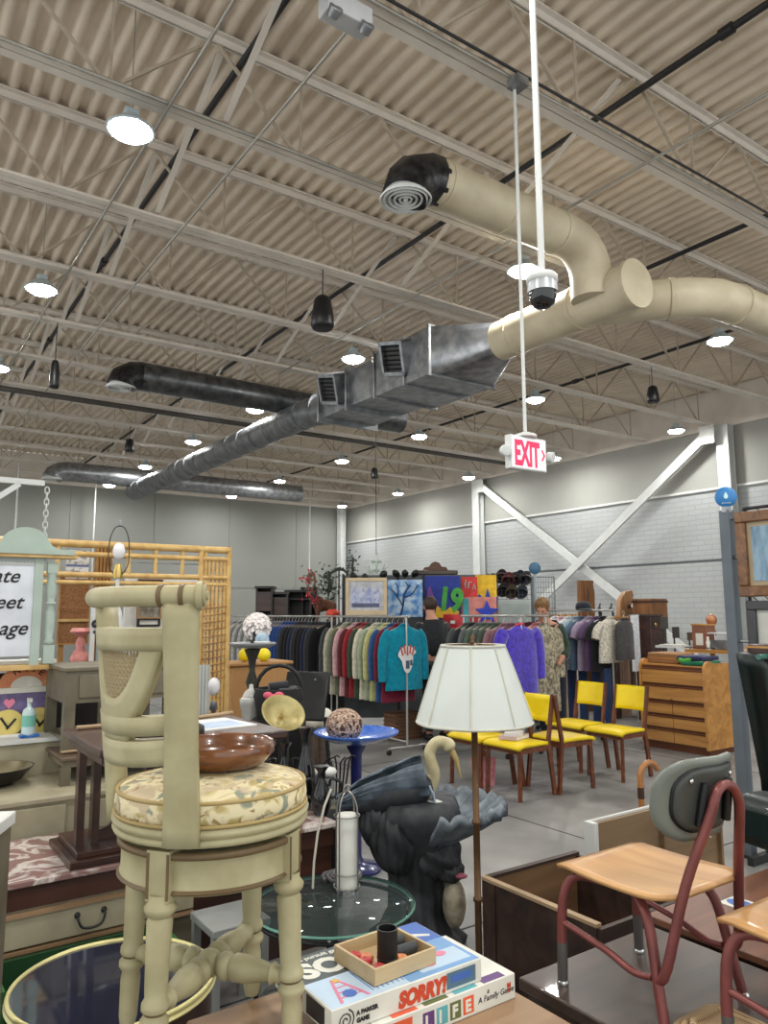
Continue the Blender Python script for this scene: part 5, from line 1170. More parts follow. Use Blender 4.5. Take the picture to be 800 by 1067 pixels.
for k, (px, py) in enumerate([(522, 603), (529, 606), (536, 606), (541, 604), (547, 605), (524, 617), (533, 619), (543, 619)]):
    c_, n_ = hc[k]; t = at('baseball_cap', '%s cap hung on the wire grid, %s row, %s from the left' % (n_, 'upper' if k < 5 else 'lower', ORD[(k if k < 5 else k - 5) + 1]), 'hat', px, py, 10.66, 'caps on the wire grid', rz=0); t.rotation_euler = (R(-50), 0, 0); cap(t, cloth_mat('hat%d' % k, c_))
t = at('sign_disc', 'small blue round sign on a post above the hats', 'sign', 557, 592, 10.5, rz=0)
MB().lathe([(0, -.012), (.075, -.012), (.085, 0), (.075, .012), (0, .012)], 20, M=Euler((PI / 2, 0, 0)).to_matrix(), c=(0, 0, .0)).build('disc', mat('teal_blue', (58, 100, 130), .4), t); MB().tube([(0, .02, .05), (0, .02, -t.location.z)], .02, 8).build('post', mat('pale_post', (150, 160, 170), .4), t)
t = at('ornate_cabinet', 'dark wooden cabinet top with carved crest above the number banner', 'cabinet', 454, 603, 11.6, rz=0)
zt = t.location.z; t.location.z = 0
MB().bb((-.3, 0, 0), (.3, .45, zt + .06)).build('body', m_dkwood, t); MB().bb((-.34, -.04, zt + .06), (.34, .46, zt + .13)).build('cornice', m_dkwood, t, bev=.015)
b = MB(); b.prism([(-.2, 0), (.2, 0), (.17, .05), (.1, .06), (.06, .12), (0, .14), (-.06, .12), (-.1, .06), (-.17, .05)], 0, .04, TM(0, .1, zt + .13)); b.build('crest', mat('carved_wood', (96, 64, 50), .5), t)
# chandelier
t = at('chandelier', 'small crystal chandelier hanging above the framed picture', 'chandelier', 392, 590, 11.2, rz=0)
m_cry = mat('crystal', (206, 216, 206), .1, spec=1, c2=(170, 190, 176), scale=40); b = MB()
b.lathe([(0, .2), (.03, .19), (.015, .12), (.05, .06), (.02, 0), (.05, -.06), (0, -.1)], 14); b.build('stem', m_cry, t)
for k in range(8):
    a = k * PI / 4; MB().tube(spline([(0, 0, -.04), (.1 * Cc(a), .1 * S(a), -.08), (.17 * Cc(a), .17 * S(a), 0)], 3), .008, 5).build('arm', m_cry, t); MB().tube([(.17 * Cc(a), .17 * S(a), 0), (.17 * Cc(a), .17 * S(a), .09)], .009, 6).build('candle', m_wall, t)
b = MB()
for k in range(16):
    a = k * PI / 8; b.ball((.13 * Cc(a), .13 * S(a), -.09 - .02 * (k % 2)), (.012, .012, .025), 6, 5); b.ball((.07 * Cc(a), .07 * S(a), .07), (.01, .01, .02), 6, 5)
b.build('crystal_drops', m_cry, t); MB().tube([(0, 0, .2), (0, 0, ZB - t.location.z)], .005, 5).build('chain', m_dark, t)
for k in range(6):
    t = at('clamp_spotlight', 'black spotlight in the row over the picture and tapestry, %s from the left' % ORD[k + 1], 'spotlight', (368, 380, 400, 412, 422, 433)[k], (600, 601, 598, 597, 597, 597)[k], 10.4, 'clamp spotlights', rz=.4 * (k % 3 - 1))
    MB().lathe([(0, -.06), (.045, -.06), (.05, .0), (.03, .05), (0, .055)], 14, M=Euler((R(70), 0, 0)).to_matrix()).build('shade', m_black, t); MB().tube([(0, .03, .0), (0, .1, -.06)], .012, 6).build('clamp', m_black, t)

# dark cases, deer, flowers at left of the display wall
for k, (a, c, e, f, d, lb) in enumerate([(266, 613, 284, 645, 13.2, 'dark wooden chair-backed shelf, leftmost of the dark pieces above the coats'), (282, 619, 300, 645, 13.3, 'dark grey wooden chest beside the tall shelf above the coats'), (297, 617, 324, 645, 13.4, 'wide black bookcase with an open front above the coats'), (314, 614, 330, 645, 13.6, 'black cabinet behind the deer')]):
    A, B = PY(a, f, d), PY(e, c, d); t = thing('dark_bookcase', lb, 'bookcase', (A.x, d, 0), 0, 'dark cases above the coats'); W_ = B.x - A.x; H_ = B.z
    m_ = mat('case_%d' % k, [(54, 44, 44), (72, 68, 68), (40, 36, 38), (34, 32, 34)][k], .5, kind='wood', scale=6)
    MB().bb((0, 0, 0), (.03, .35, H_)).build('side_panel', m_, t); MB().bb((W_ - .03, 0, 0), (W_, .35, H_)).build('side_panel', m_, t); MB().bb((.03, .33, 0), (W_ - .03, .35, H_)).build('back_panel', m_, t); MB().bb((-.02, -.02, H_), (W_ + .02, .36, H_ + .04)).build('top', m_, t)
    for q in range(5): z = .1 + q * (H_ - .15) / 4.2; MB().bb((.03, .02, z), (W_ - .03, .33, z + .025)).build('shelf', m_, t)
    if k < 2:
        b = MB(); b.bb((.03, .0, H_ * .8), (W_ - .03, .02, H_ * .97)); b.build('carved_panel', m_mahog, t)
t = at('deer_figure', 'brown reindeer figure with leafy antlers standing above the coats', 'figurine', 338, 640, 11.3, z=0, rz=0)
zt = PY(338, 646, 11.3).z
MB().bb((-.3, -.15, 0), (.3, .2, zt - .1)).build('pedestal', m_dkwood, t)
m_deer = mat('deer_brown', (112, 70, 48), .7, scale=20, c2=(84, 52, 36)); V = [(.12, 0, .22, (.075, .09)), (-.1, 0, .22, (.08, .1)), (-.17, 0, .33, .045), (-.2, 0, .42, .045), (-.28, 0, .4, .028), (.18, 0, .25, .03)]; E_ = [(0, 1), (1, 2), (2, 3), (3, 4), (0, 5)]
for x, y in ((.13, .05), (.13, -.05), (-.1, .05), (-.1, -.05)):
    i = len(V); V += [(x, y, .12, .035), (x + .01, y, .02, .018), (x, y, -.1, .018)]; E_ += [(0 if x > 0 else 1, i), (i, i + 1), (i + 1, i + 2)]
V = [(x, y, z + zt, r_) for x, y, z, r_ in V]; skinned('body', V, E_, m_deer, t)
for s in (-1, 1):
    b = MB(); b.tube(spline([(-.19, s * .02, .46 + zt), (-.14, s * .08, .58 + zt), (-.18, s * .14, .72 + zt)], 4), .012, 6); b.tube([(-.15, s * .08, .57 + zt), (-.24, s * .1, .66 + zt)], .01, 6); b.build('antler', mat('antler', (130, 104, 78), .6), t)
def foliage(name, label, cat, px, py, d, R_, n, ms, lab=None, size=.05, z=None):
    t = at(name, label, cat, px, py, d, rz=0); b = MB()
    for k in range(n):
        v = Vector((random.gauss(0, .5) * R_[0], random.gauss(0, .5) * R_[1], random.gauss(0, .5) * R_[2])); M = Euler((random.uniform(0, 6), random.uniform(0, 6), random.uniform(0, 6))).to_matrix().to_4x4(); M.translation = v
        b.m = random.randrange(len(ms)); b.prism([(0, 0), (size * .3, size * .5), (0, size * 1.3), (-size * .3, size * .5)], 0, .004, M)
    b.build('leaves', ms, t); st = MB(); st.tube([(0, 0, -R_[2] * 1.3), (0, 0, R_[2] * .8)], .01, 5)
    for k in range(6): st.tube([(0, 0, -R_[2] * .4), (random.uniform(-1, 1) * R_[0] * .6, random.uniform(-1, 1) * R_[1] * .6, random.uniform(-.2, 1) * R_[2] * .8)], .006, 4)
    st.build('stems', m_dkwood, t); return t
g1, g2, g3 = mat('leaf_dark', (48, 62, 48), .6), mat('leaf_mid', (88, 104, 84), .6), mat('flower_red', (206, 66, 74), .6)
foliage('flower_spray', 'red flowers on a tall stem above the dark cases', 'flowers', 322, 603, 11.4, (.1, .08, .12), 60, [g3, g3, g2], size=.05)
foliage('flower_spray', 'red flowers at the deer\'s shoulder', 'flowers', 327, 622, 11.1, (.1, .08, .12), 70, [g3, g1, mat('flower_plum', (120, 50, 64), .6)], size=.05)
foliage('leafy_branch', 'dark leafy branches rising behind the deer', 'plant', 342, 612, 11.7, (.2, .12, .32), 160, [g1, g2, mat('leaf_grey', (124, 128, 120), .6)], size=.055)
foliage('leafy_branch', 'thin leafy branch right of the wreath arch', 'plant', 367, 592, 11.9, (.08, .08, .22), 50, [g1, g2], size=.05)
t = at('wreath_arch', 'dark twig wreath arch above the deer', 'wreath', 353, 603, 11.5, rz=0); b = MB()
for q in range(4): b.tube([(.15 * Cc(a) + .012 * Cc(a * 9 + q), .012 * S(a * 9 + q * 1.6), .15 * S(a) + .012 * S(a * 7 + q)) for a in [-.6 + k * (PI + 1.2) / 24 for k in range(25)]], .016, 6)
b.build('twigs', mat('twig_grey', (70, 74, 70), .8), t); b = MB()
for k in range(50): a = random.uniform(-.6, PI + .6); b.ball((.15 * Cc(a) + random.uniform(-.03, .03), random.uniform(-.03, .03), .15 * S(a) + random.uniform(-.03, .03)), (.018, .018, .012), 6, 4)
b.build('leaves', g1, t)
MB().tube([(0, .02, -t.location.z), (0, .02, .14)], .012, 6).build('stand', m_dark, t)
t = at('pumpkin_lantern', 'orange red round lantern below the deer', 'lantern', 347, 640, 10.9, rz=0)
MB().lathe([(0, -.07), (.06, -.065), (.1, -.02), (.1, .03), (.06, .07), (0, .075)], 24, rad=lambda a, z: 1 + .05 * Cc(a * 9)).build('body', mat('orange_red', (214, 70, 48), .5), t); MB().tube([(0, 0, .07), (.01, 0, .1)], .012, 6).build('stem', m_dark, t)
MB().bb((-.1, -.1, -t.location.z), (.1, .1, -.07)).build('stand', m_dkwood, t)
# floor goods below the racks
t = at('wicker_basket', 'square brown wicker basket on the floor under the teal sweater', 'basket', 420, 757, 9.6, z=0)
m_bw = mat('brown_wicker', (132, 98, 72), .8, kind='wave', c2=(84, 58, 42), scale=26, bump=.5); b = MB(); b.prism([(x * 1, y) for x, y in rrect(-.2, .2, -.16, .16, .05)], 0, .3); b.build('body', m_bw, t)
b = MB()
for k in range(7): b.tube([(x * 1.01, y * 1.01, .03 + k * .045) for x, y in rrect(-.2, .2, -.16, .16, .05)], .012, 6, closed=True)
b.build('weave_bands', m_bw, t)
for k, (px, py, d, s, c_, lb) in enumerate([(333, 758, 6.6, .13, (206, 202, 190), 'white ceramic pumpkin behind the blue bird bath'), (322, 760, 6.3, .085, (176, 170, 158), 'small pale gourd left of the white pumpkin')]):
    t = at('pumpkin', lb, 'pumpkin', px, py, d, rz=0); z = t.location.z
    MB().lathe([(0, 0), (s * .6, .0), (s, s * .4), (s * .98, s * .8), (s * .6, s * 1.2), (s * .15, s * 1.25), (0, s * 1.15)], 36, rad=lambda a, z: 1 - .07 * abs(S(a * 5))).build('body', mat('ceramic_%d' % k, c_, .4), t); MB().tube([(0, 0, s * 1.15), (.01, 0, s * 1.4), (.03, 0, s * 1.5)], [.018, .014, .012], 7).build('stem', m_raw, t)
    MB().lathe([(0, -.02), (.1, -.02), (.1, 0), (0, 0)], 20).build('plinth_top', m_dark, t); MB().lathe([(0, -z), (.09, -z), (.07, -.02), (0, -.02)], 16).build('plinth', m_dkwood, t)
# ================================================================ BIRD FOUNTAIN
fp = PY(440, 900, 3.75)
t = thing('bird_fountain', 'dark weathered fountain statue of a long-necked bird beside a fluted shell basin', 'statue', (fp.x, 3.75, 0))
m_char = mat('charcoal_cement', (56, 58, 62), .6, scale=9, c2=(24, 26, 30), bump=.4, detail=8); m_shell = mat('grey_shell_cement', (122, 132, 140), .55, scale=11, c2=(60, 66, 74), bump=.3, detail=7)
m_wing = mat('blue_grey_feather', (100, 112, 124), .5, scale=14, c2=(58, 68, 78)); m_neck = mat('cream_bird_paint', (196, 186, 150), .45, c2=(170, 158, 122), scale=16)
b = MB(); b.lathe([(0, 0), (.22, 0), (.225, .03), (.18, .07), (.14, .16), (.13, .3), (.15, .42), (.2, .52), (.22, .6), (.19, .66), (0, .68)], 84, rad=lambda a, z: 1 + .06 * S(3 * a + z * 9) + .05 * S(12 * a + z * 6), c=(-.03, 0, 0)); b.build('trunk', m_char, t)
def shellf(u, v):
    a = R(-78) + R(156) * u; rad_ = .03 + .42 * v * (1 - .1 * abs(S(a)) ** 2); rib = .010 * v * Cc(u * 2 * PI * 11)
    return (-.02 + rad_ * Cc(a) * .95, rad_ * S(a) * .85 - .03, .44 + .19 * v ** 1.5 + rib + .012 * Cc(u * 2 * PI * 11) * (1 if v > .95 else 0))
b = MB(); b.surf(shellf, 110, 14, .028); b.build('shell_basin', m_shell, t, fix=True)
b = MB()
for k, (x, y, z, r_) in enumerate([(-.2, -.02, .56, (.1, .12, .13)), (-.12, -.08, .5, (.13, .12, .16)), (.06, -.06, .42, (.12, .12, .1)), (.12, -.1, .36, (.07, .06, .05))]): b.ball((x, y, z), r_, 72, 26, fn=lambda q: 1 + .05 * S(math.atan2(q.y, q.x) * 16 + q.z * 3) + .05 * S(q.x * 5 + q.z * 7))
b.build('rockwork', m_char, t)
MB().ball((.14, -.1, .22), (.055, .06, .11), 14, 10).build('pale_egg_stone', mat('pale_stone', (176, 168, 146), .6, c2=(120, 112, 98), scale=16), t)
MB().ball((.17, -.15, .355), (.03, .02, .012), 10, 6).build('pink_lip', mat('dusty_pink', (170, 90, 110), .5), t)
MB().ball((.05, -.08, .655), (.05, .03, .02), 10, 6).build('white_chip', m_wall, t)
# bird: body with folded wings pointing left, S neck and long bill
b = MB()
def birdr(u): return [(-.36, .02), (-.3, .05), (-.2, .085), (-.1, .105), (0, .1), (.05, .07), (.08, .04)]
Mb = Matrix.Translation((-.03, -.05, .72)) @ Euler((0, R(-14), 0)).to_matrix().to_4x4()
b.T = Mb; b.tube([(x, 0, -.02 * (k == 0)) for k, (x, _) in enumerate(birdr(0))], [r_ for _, r_ in birdr(0)], 18, flat=.8); bd = b.build('bird_body', m_char, t)
for s in (-1, 1):
    b = MB(); b.T = Mb
    b.surf(lambda u, v: (.06 - .44 * u, s * (.02 + .088 * S(PI * min(1, .25 + v * .55)) * (1 - .75 * u ** 2)), .02 + .095 * Cc(PI * (v * .72)) * (1 - .8 * u ** 2) + .006 * S(v * 26 + u * 10)), 30, 24, .01); b.build('wing', m_wing, bd, fix=True)
b = MB(); nk = spline([(.03, -.04, .72), (.06, -.05, .78), (.045, -.05, .84), (.04, -.05, .89), (.075, -.05, .93), (.12, -.05, .925), (.14, -.05, .90)], 5)
b.tube(nk, [.04, .038, .035, .032, .03] + [.028] * (len(nk) - 11) + [.03, .032, .033, .032, .03, .026], 12); b.build('neck_and_head', m_neck, t)
MB().tube([(.135, -.05, .91), (.165, -.055, .85), (.185, -.06, .765)], [.018, .013, .003], 8).build('bill', mat('bill_ochre', (168, 146, 96), .45), t)
for s in (-1, 1): MB().ball((.125, -.05 + s * .024, .925), .006, 6, 5).build('eye', m_black, t)
b = MB()
for k in range(7): b.tube([(.03 - .005 * k, -.1 + .01 * k, .74), (.05, -.11 + .012 * k, .70), (.06, -.11 + .012 * k, .65)], [.008, .007, .002], 5)
b.build('breast_plumes', mat('pale_blue_plume', (160, 178, 196), .6), t)

# ================================================================ LEFT BACKGROUND
YS = 6.15
def PR(px, py, y=YS):
    d = ray(px, py); return Vector((0, 0, EYE)) + d * (y / d.dot(UY))
def rx(p): return p.dot(UX)
m_bam = mat('bamboo', (206, 172, 112), .4, c2=(184, 146, 86), scale=14); m_bamd = mat('dark_bamboo', (168, 124, 70), .5, c2=(140, 98, 50), scale=14)
x0, x1 = rx(PR(-40, 600)), rx(PR(238, 600)); zt = PR(120, 571).z
t = rthing('bamboo_screen', 'large bamboo frame screen with open lattice and a dense reed side panel', 'screen', x0, YS, 0)
L_ = x1 - x0; zl = PR(180, 601).z
for z, r_ in ((zt + .02, .03), (zt - .06, .022), (zl, .022), (zl - .06, .018)): MB().tube([(0, 0, z), (L_, 0, z)], r_, 8).build('rail', m_bam, t)
for px in (60, 134, 162, 190, 214):
    x = rx(PR(px, 590)) - x0; MB().tube([(x, 0, zl), (x, 0, zt)], .018, 8).build('stile', m_bam, t)
MB().tube([(rx(PR(134, 590)) - x0, .0, (zl + zt) / 2), (L_ - .2, 0, (zl + zt) / 2)], .006, 6).build('thin_bar', m_galv, t)
xa = rx(PR(208, 640)) - x0
for x in (xa, L_): MB().tube([(x, 0, 0), (x, 0, zt + .05)], .026, 8).build('post', m_bam, t)
MB().tube([(0.02, 0, 0), (0.02, 0, zt + .05)], .026, 8).build('post', m_bam, t)
b = MB()
for k in range(1, 7):
    x = xa + (L_ - xa) * k / 7; b.tube([(x, .0, .62), (x, 0, zt - .05)], .014, 6)
for k in range(22):
    z = .66 + k * (zt - .75) / 22; b.m = 1; b.tube([(xa, .004, z), (L_, .004, z)], .008, 6)
    if k > 4 and k < 16: b.tube([(xa, -.012, z + .02), (L_, -.012, z + .05)], .006, 5)
b.build('reed_panel', [m_bam, m_bamd], t)
b = MB()
for s in (-1, 1):
    x = xa + .08 + s * .05; b.tube([(x, -.01, 0), (x, -.01, .62)], .012, 6)
for k in range(6): b.tube([(xa + .03, -.01, .08 + k * .1), (xa + .13, -.01, .08 + k * .1)], .01, 6)
b.build('ladder_leg', m_bam, t)
def flat(name, label, cat, px0, py0, px1, py1, y, mt, th=.03, frame=None, fw_=.03, group=None):
    a, c = PR(px0, py1, y), PR(px1, py0, y); t = rthing(name, label, cat, rx(a), y, a.z, group); W_, H_ = rx(c) - rx(a), c.z - a.z
    if frame:
        b = MB(); b.bb((0, -th, 0), (W_, 0, fw_)); b.bb((0, -th, H_ - fw_), (W_, 0, H_)); b.bb((0, -th, fw_), (fw_, 0, H_ - fw_)); b.bb((W_ - fw_, -th, fw_), (W_, 0, H_ - fw_)); b.build('frame', frame, t)
        MB().bb((fw_, -th * .6, fw_), (W_ - fw_, 0, H_ - fw_)).build('panel', mt, t)
    else: MB().bb((0, -th, 0), (W_, 0, H_)).build('panel', mt, t)
    return t, W_, H_
m_cork = mat('cork', (150, 106, 68), .8, c2=(122, 82, 50), scale=60)
yb = YS + .35
t, W_, H_ = flat('cork_board', 'brown cork notice board hung behind the sage sign post', 'board', 58, 598, 94, 672, yb, m_cork, frame=m_bamd, fw_=.012)
MB().bb((0, -.05, H_ * .32), (W_, -.03, H_ * .36)).build('ledge', m_bam, t); MB().bb((.02, .0, -t.location.z), (.06, .03, H_)).build('stand_leg', m_bamd, t); MB().bb((W_ - .06, .0, -t.location.z), (W_ - .02, .03, H_)).build('stand_leg', m_bamd, t)
t, W_, H_ = flat('slatted_panel', 'vertical brown slatted wood panel between the screen bars', 'panel', 93, 571, 117, 700, yb - .08, m_bamd, .02)
for k in range(5): MB().box((W_ * (k + .5) / 5, -.03, H_ * .5), (W_ / 9, .03, H_)).build('slat', m_bamd, t)
MB().bb((0, -.02, -t.location.z), (W_, 0, 0)).build('leg_panel', m_bamd, t)
t, W_, H_ = flat('patterned_shelf_card', 'white and grey patterned card inside the bamboo lattice', 'card', 68, 574, 93, 603, YS + .1, mat('card_pattern', (222, 222, 220), .6, c2=(140, 146, 158), scale=26, lo=.4, hi=.5), .006)
MB().bb((0, -.008, H_ * .42), (W_, -.006, H_ * .5)).build('stripe', mat('periwinkle', (110, 120, 168), .6), t)
# white partition with small framed pictures
t, W_, H_ = flat('white_partition', 'white display board behind the stool back carrying small framed pictures', 'board', 126, 604, 214, 700, YS + .9, m_wall, .04)
MB().bb((0, -.03, -t.location.z), (.05, .02, 0)).build('leg', m_wall, t); MB().bb((W_ - .05, -.03, -t.location.z), (W_, .02, 0)).build('leg', m_wall, t)
m_pic = mat('faded_print', (150, 146, 132), .6, c2=(96, 92, 84), scale=18)
for a, c, e, f, fr, mt, lb in [(143, 604, 169, 613, m_mahog, m_pic, 'long narrow dark framed picture at the top of the white board'), (201, 617, 217, 634, m_black, m_pic, 'black framed picture at the right edge of the white board'), (142, 629, 168, 645, mat('tan_frame', (160, 130, 96), .5), m_pic, 'tan framed picture low on the white board'), (142, 644, 166, 653, m_black, m_wall, 'black and white framed print below the tan frame')]:
    flat('framed_picture', lb, 'picture', a, c, e, f, YS + .85, mt, .03, fr, .018, 'small pictures on the white board')
# blue garment and dark vase by the white board
t = at('blue_jacket', 'blue denim jacket hanging behind the bamboo reed panel', 'clothing', 207, 648, 7.9); PROTO[('jacket', .5, .16)] = [garment_bm('jacket', .5, .16)]
PROTO[('jacket', .5, .16)][0].build('cloth_body', cloth_mat('denimblue', (32, 74, 132)), t); hk.build('hook', m_rack, t); MB().tube([(0, .0, 0.01), (0, .09, .01), (0, .09, -t.location.z)], .012, 6).build('stand_pole', m_bam, t)
# grey shutter panel and number post
t, W_, H_ = flat('louvred_shutter', 'grey blue louvred shutter panel left of the stool back', 'shutter', 99, 631, 114, 690, YS - .5, mat('shutter_blue', (136, 150, 158), .5), .025, mat('shutter_frame', (150, 162, 168), .5), .015)
for k in range(11): MB().box((W_ / 2, -.022, .04 + k * (H_ - .06) / 11), (W_ - .03, .012, .03), rx=.5).build('louvre', mat('shutter_blue', (136, 150, 158), .5), t)
MB().bb((0, -.025, -t.location.z), (W_, 0, 0)).build('base_panel', m_greyp, t)
t, W_, H_ = flat('number_post', 'white post with a dark figure 9 beside the shutter', 'post', 92, 630, 99, 692, YS - .55, m_wall, .03)
b = MB(); b.text('9', .13, TM(.0, -.032, H_ * .52), .002, bold=.004); b.build('number', m_dark, t); MB().bb((0, -.03, -t.location.z), (W_, 0, 0)).build('base', m_wall, t)
t = at('pink_figurine', 'pink ruffled figurine in front of the dark shelf at left', 'figurine', 83, 690, 5.4, rz=0)
m_pk = mat('pink_glaze', (206, 136, 128), .5, c2=(180, 108, 104), scale=18)
MB().lathe([(0, 0), (.06, 0), (.065, .03), (.045, .07), (.025, .1), (.035, .13), (.02, .17), (.012, .18), (0, .18)], 20, rad=lambda a, z: 1 + .08 * S(a * 7)).build('body', m_pk, t); MB().lathe([(.0, .17), (.05, .2), (.07, .215), (.055, .24), (0, .24)], 20, rad=lambda a, z: 1 + .1 * S(a * 6)).build('ruffled_top', m_pk, t)
pz = t.location.z; SBW = rx(PR(104, 690, 4.95)) - rx(PR(-30, 690, 4.9))
t = rthing('dark_sideboard', 'long dark sideboard with a pale board on top behind the night stand', 'sideboard', rx(PR(-30, 690, 4.9)), 4.95, 0)
MB().bb((0, 0, 0), (SBW, .35, pz - .06)).build('body', mat('sideboard_dark', (46, 40, 40), .5), t); MB().bb((-.02, -.02, pz - .06), (SBW + .02, .37, pz - .001)).build('top', m_dkwood, t)
t = rthing('shelf_board', 'pale long board with worn ochre edge lying in front of the sideboard', 'board', rx(PR(-30, 688, 4.7)), 4.72, PR(30, 694, 4.7).z)
MB().bb((0, 0, 0), (rx(PR(60, 688, 4.7)) - rx(PR(-30, 688, 4.7)), .18, .03)).build('board', m_wall, t); b = MB(); b.bb((0, -.012, -.02), (rx(PR(60, 688, 4.7)) - rx(PR(-30, 688, 4.7)), 0, .012)); b.build('ochre_edge', m_bam, t)
for x in (.1, .42): MB().bb((x, .02, -t.location.z), (x + .04, .14, 0)).build('leg', m_greyp, t)
# hanging sage sign
m_sage = mat('sage_paint', (170, 184, 174), .5, c2=(158, 173, 163)); m_ink = mat('sign_ink', (24, 24, 26), .5)
ysg = 4.6
a, c = PR(-75, 687, ysg), PR(36, 588, ysg); t = rthing('hanging_sign', 'white sign board in a sage frame with black italic words and an arched top', 'sign', rx(a), ysg, a.z); W_, H_ = rx(c) - rx(a), c.z - a.z
fw_ = .045
b = MB(); b.bb((0, -.01, 0), (W_, .01, H_)); b.build('board', mat('sign_white', (218, 222, 230), .5), t)
b = MB(); n = 26
for k in range(n): b.lathe([(0, -.004), (W_ / n * .55, -.004), (W_ / n * .55, .004), (0, .004)], 10, (W_ * (k + .5) / n, -.011, H_), M=Euler((PI / 2, 0, 0)).to_matrix())
b.build('scalloped_trim', m_white, t)
for x in (-fw_, W_): MB().bb((x, -.025, -.05), (x + fw_, .02, H_ + .05)).build('side_rail', m_sage, t)
MB().bb((-fw_, -.03, -.075), (W_ + fw_ + .12, .03, -.05)).build('bottom_rail', m_bam, t)
zc = PR(40, 576, ysg).z - a.z
b = MB(); b.bb((-.05, -.06, zc - .03), (W_ + .22, .04, zc - .012)); b.build('ochre_ledge', m_bam, t); MB().bb((-.05, -.07, zc - .012), (W_ + .2, .045, zc + .015)).build('ledge', m_sage, t)
MB().bb((-.04, -.02, H_ + .01), (W_ + .06, .0, zc - .03)).build('header', mat('header_grey', (168, 176, 176), .5), t)
xc = rx(PR(27, 560, ysg)) - rx(a); ww = .125
b = MB(); b.prism([(xc - ww * 1.5, 0), (xc + ww * 1.7, 0), (xc + ww * 1.15, .025)] + [(xc + ww * Cc(q), .03 + ww * .8 * S(q)) for q in [k * PI / 12 for k in range(1, 12)]] + [(xc - ww * 1.1, .025)], -.01, .015, TM(0, 0, zc + .012)); b.build('arched_crest', m_sage, t)
for w_, py, px in (('ate', 607, 19), ('eet', 634, 22), ('age', 661, 27)):
    p = PR(px, py, ysg); b = MB(); b.text(w_, .108, TM(rx(p) - rx(a), -.0125, p.z - a.z), .001, shear=.35, align='RIGHT', bold=.0012); b.build('lettering', m_ink, t)
xs = rx(PR(52, 640, ysg)) - rx(a); zs = lambda py: PR(52, py, ysg).z - a.z
b = MB(); b.box((xs, 0, (zs(586) + zs(597)) / 2), (.055, .05, zs(586) - zs(597))); h0, h1 = zs(672), zs(597)
b.lathe([(.0, h0), (.02, h0), (.028, h0 + .02), (.02, h0 + .04), (.027, h0 + .1), (.026, h0 + .18), (.018, h0 + .22), (.03, h0 + .232), (.018, h0 + .245), (.026, h0 + .27), (.03, h0 + (h1 - h0) * .75), (.022, h1 - .02), (.028, h1), (0, h1)], 16, (xs, 0, 0))
b.box((xs, 0, (zs(691) + zs(672)) / 2), (.058, .05, zs(672) - zs(691))); b.build('turned_spindle', m_sage, t)
pb = PR(40, 506, ysg)
for px in (-60, 46):
    q = PR(px, 566, ysg); X = rx(q) - rx(a); Zq = zc + .012; n = 11; z1 = PR(px, 508, ysg).z - a.z
    for k in range(n):
        z = Zq + (z1 - Zq) * (k + .5) / n; h = (z1 - Zq) / n * .66; g = k % 2
        pts = [((.012 * Cc(q_) if not g else 0) + X, .012 * Cc(q_) if g else 0, z + h * S(q_)) for q_ in [j * PI / 6 for j in range(12)]]
        MB().tube(pts, .0035, 5, closed=True).build('chain_link', m_white, t)
zb_ = a.z
t = rthing('sign_bracket', 'white wall arm with a brace holding the sage sign by chains', 'bracket', rx(PR(46, 508, ysg)), ysg, pb.z)
MB().bb((-1.0, -.015, 0), (0, .015, .03)).build('arm', m_white, t); MB().beam((-.13, 0, 0), (-.6, 0, -.38), .03).build('brace', m_white, t); MB().bb((-1.05, -.03, -pb.z), (-1.0, .03, .12)).build('post', m_white, t)
# lamp harp and bulb
t = at('harp_lamp', 'bare table lamp with wire harp and white bulb behind the stool', 'lamp', 119, 690, 4.75, rz=0); z0 = t.location.z; H_ = PY(119, 541, 4.75).z - z0
b = MB(); b.lathe([(0, 0), (.06, 0), (.065, .02), (.03, .04), (.045, .14), (.05, .22), (.03, .32), (.012, .36), (.012, H_ * .6), (0, H_ * .6)], 18); b.build('base', mat('lamp_porcelain', (214, 216, 216), .3), t)
MB().lathe([(0, H_ * .58), (.025, H_ * .58), (.03, H_ * .62), (.02, H_ * .68), (0, H_ * .68)], 14).build('socket', m_brass, t)
MB().ball((0, 0, H_ * .77), (.038, .038, .055), 14, 10).build('bulb', mat('white_bulb', (236, 234, 238), .3), t)
MB().tube(spline([(-.02, 0, H_ * .6), (-.062, 0, H_ * .68), (-.062, 0, H_ * .84), (-.035, 0, H_ * .93), (0, 0, H_ * .95), (.035, 0, H_ * .93), (.062, 0, H_ * .84), (.062, 0, H_ * .68), (.02, 0, H_ * .6)], 5), .0035, 6).build('harp', m_dark, t); MB().lathe([(0, H_ * .95), (.012, H_ * .955), (.006, H_ * .97), (.013, H_ * .985), (0, H_)], 10).build('finial', m_galv, t)
# arch sign, box, counter, bottle at the far left
yA = 4.62
t = rthing('white_counter', 'white counter top behind the wok at the left edge', 'counter', rx(PR(-40, 775, 4.45)), 4.55, PR(20, 770, 4.5).z - .02)
MB().bb((0, -.1, 0), (.5, .34, .02)).build('top', m_wall, t); MB().bb((.02, -.08, .7005 - t.location.z), (.48, .32, 0)).build('body', m_creamd, t)
ct = t.location.z + .02
t = rthing('game_crate', 'purple printed box with pink heart and two yellow dials under the arch sign', 'box', rx(PR(-14, 760, 4.8)), 4.72, ct); W_ = rx(PR(46, 760, 4.72)) - rx(PR(-14, 760, 4.72)); H_ = PR(20, 722, 4.72).z - ct
MB().bb((0, 0, 0), (W_, .14, H_)).build('box', mat('purple_print', (120, 108, 150), .5, c2=(98, 86, 130), scale=18), t); MB().bb((-.02, -.01, H_), (W_ + .02, .15, H_ + .03)).build('top_band', m_card, t)
MB().bb((0, -.004, 0), (W_, 0, H_ * .52)).build('dark_band', mat('box_dark', (92, 84, 96), .5), t)
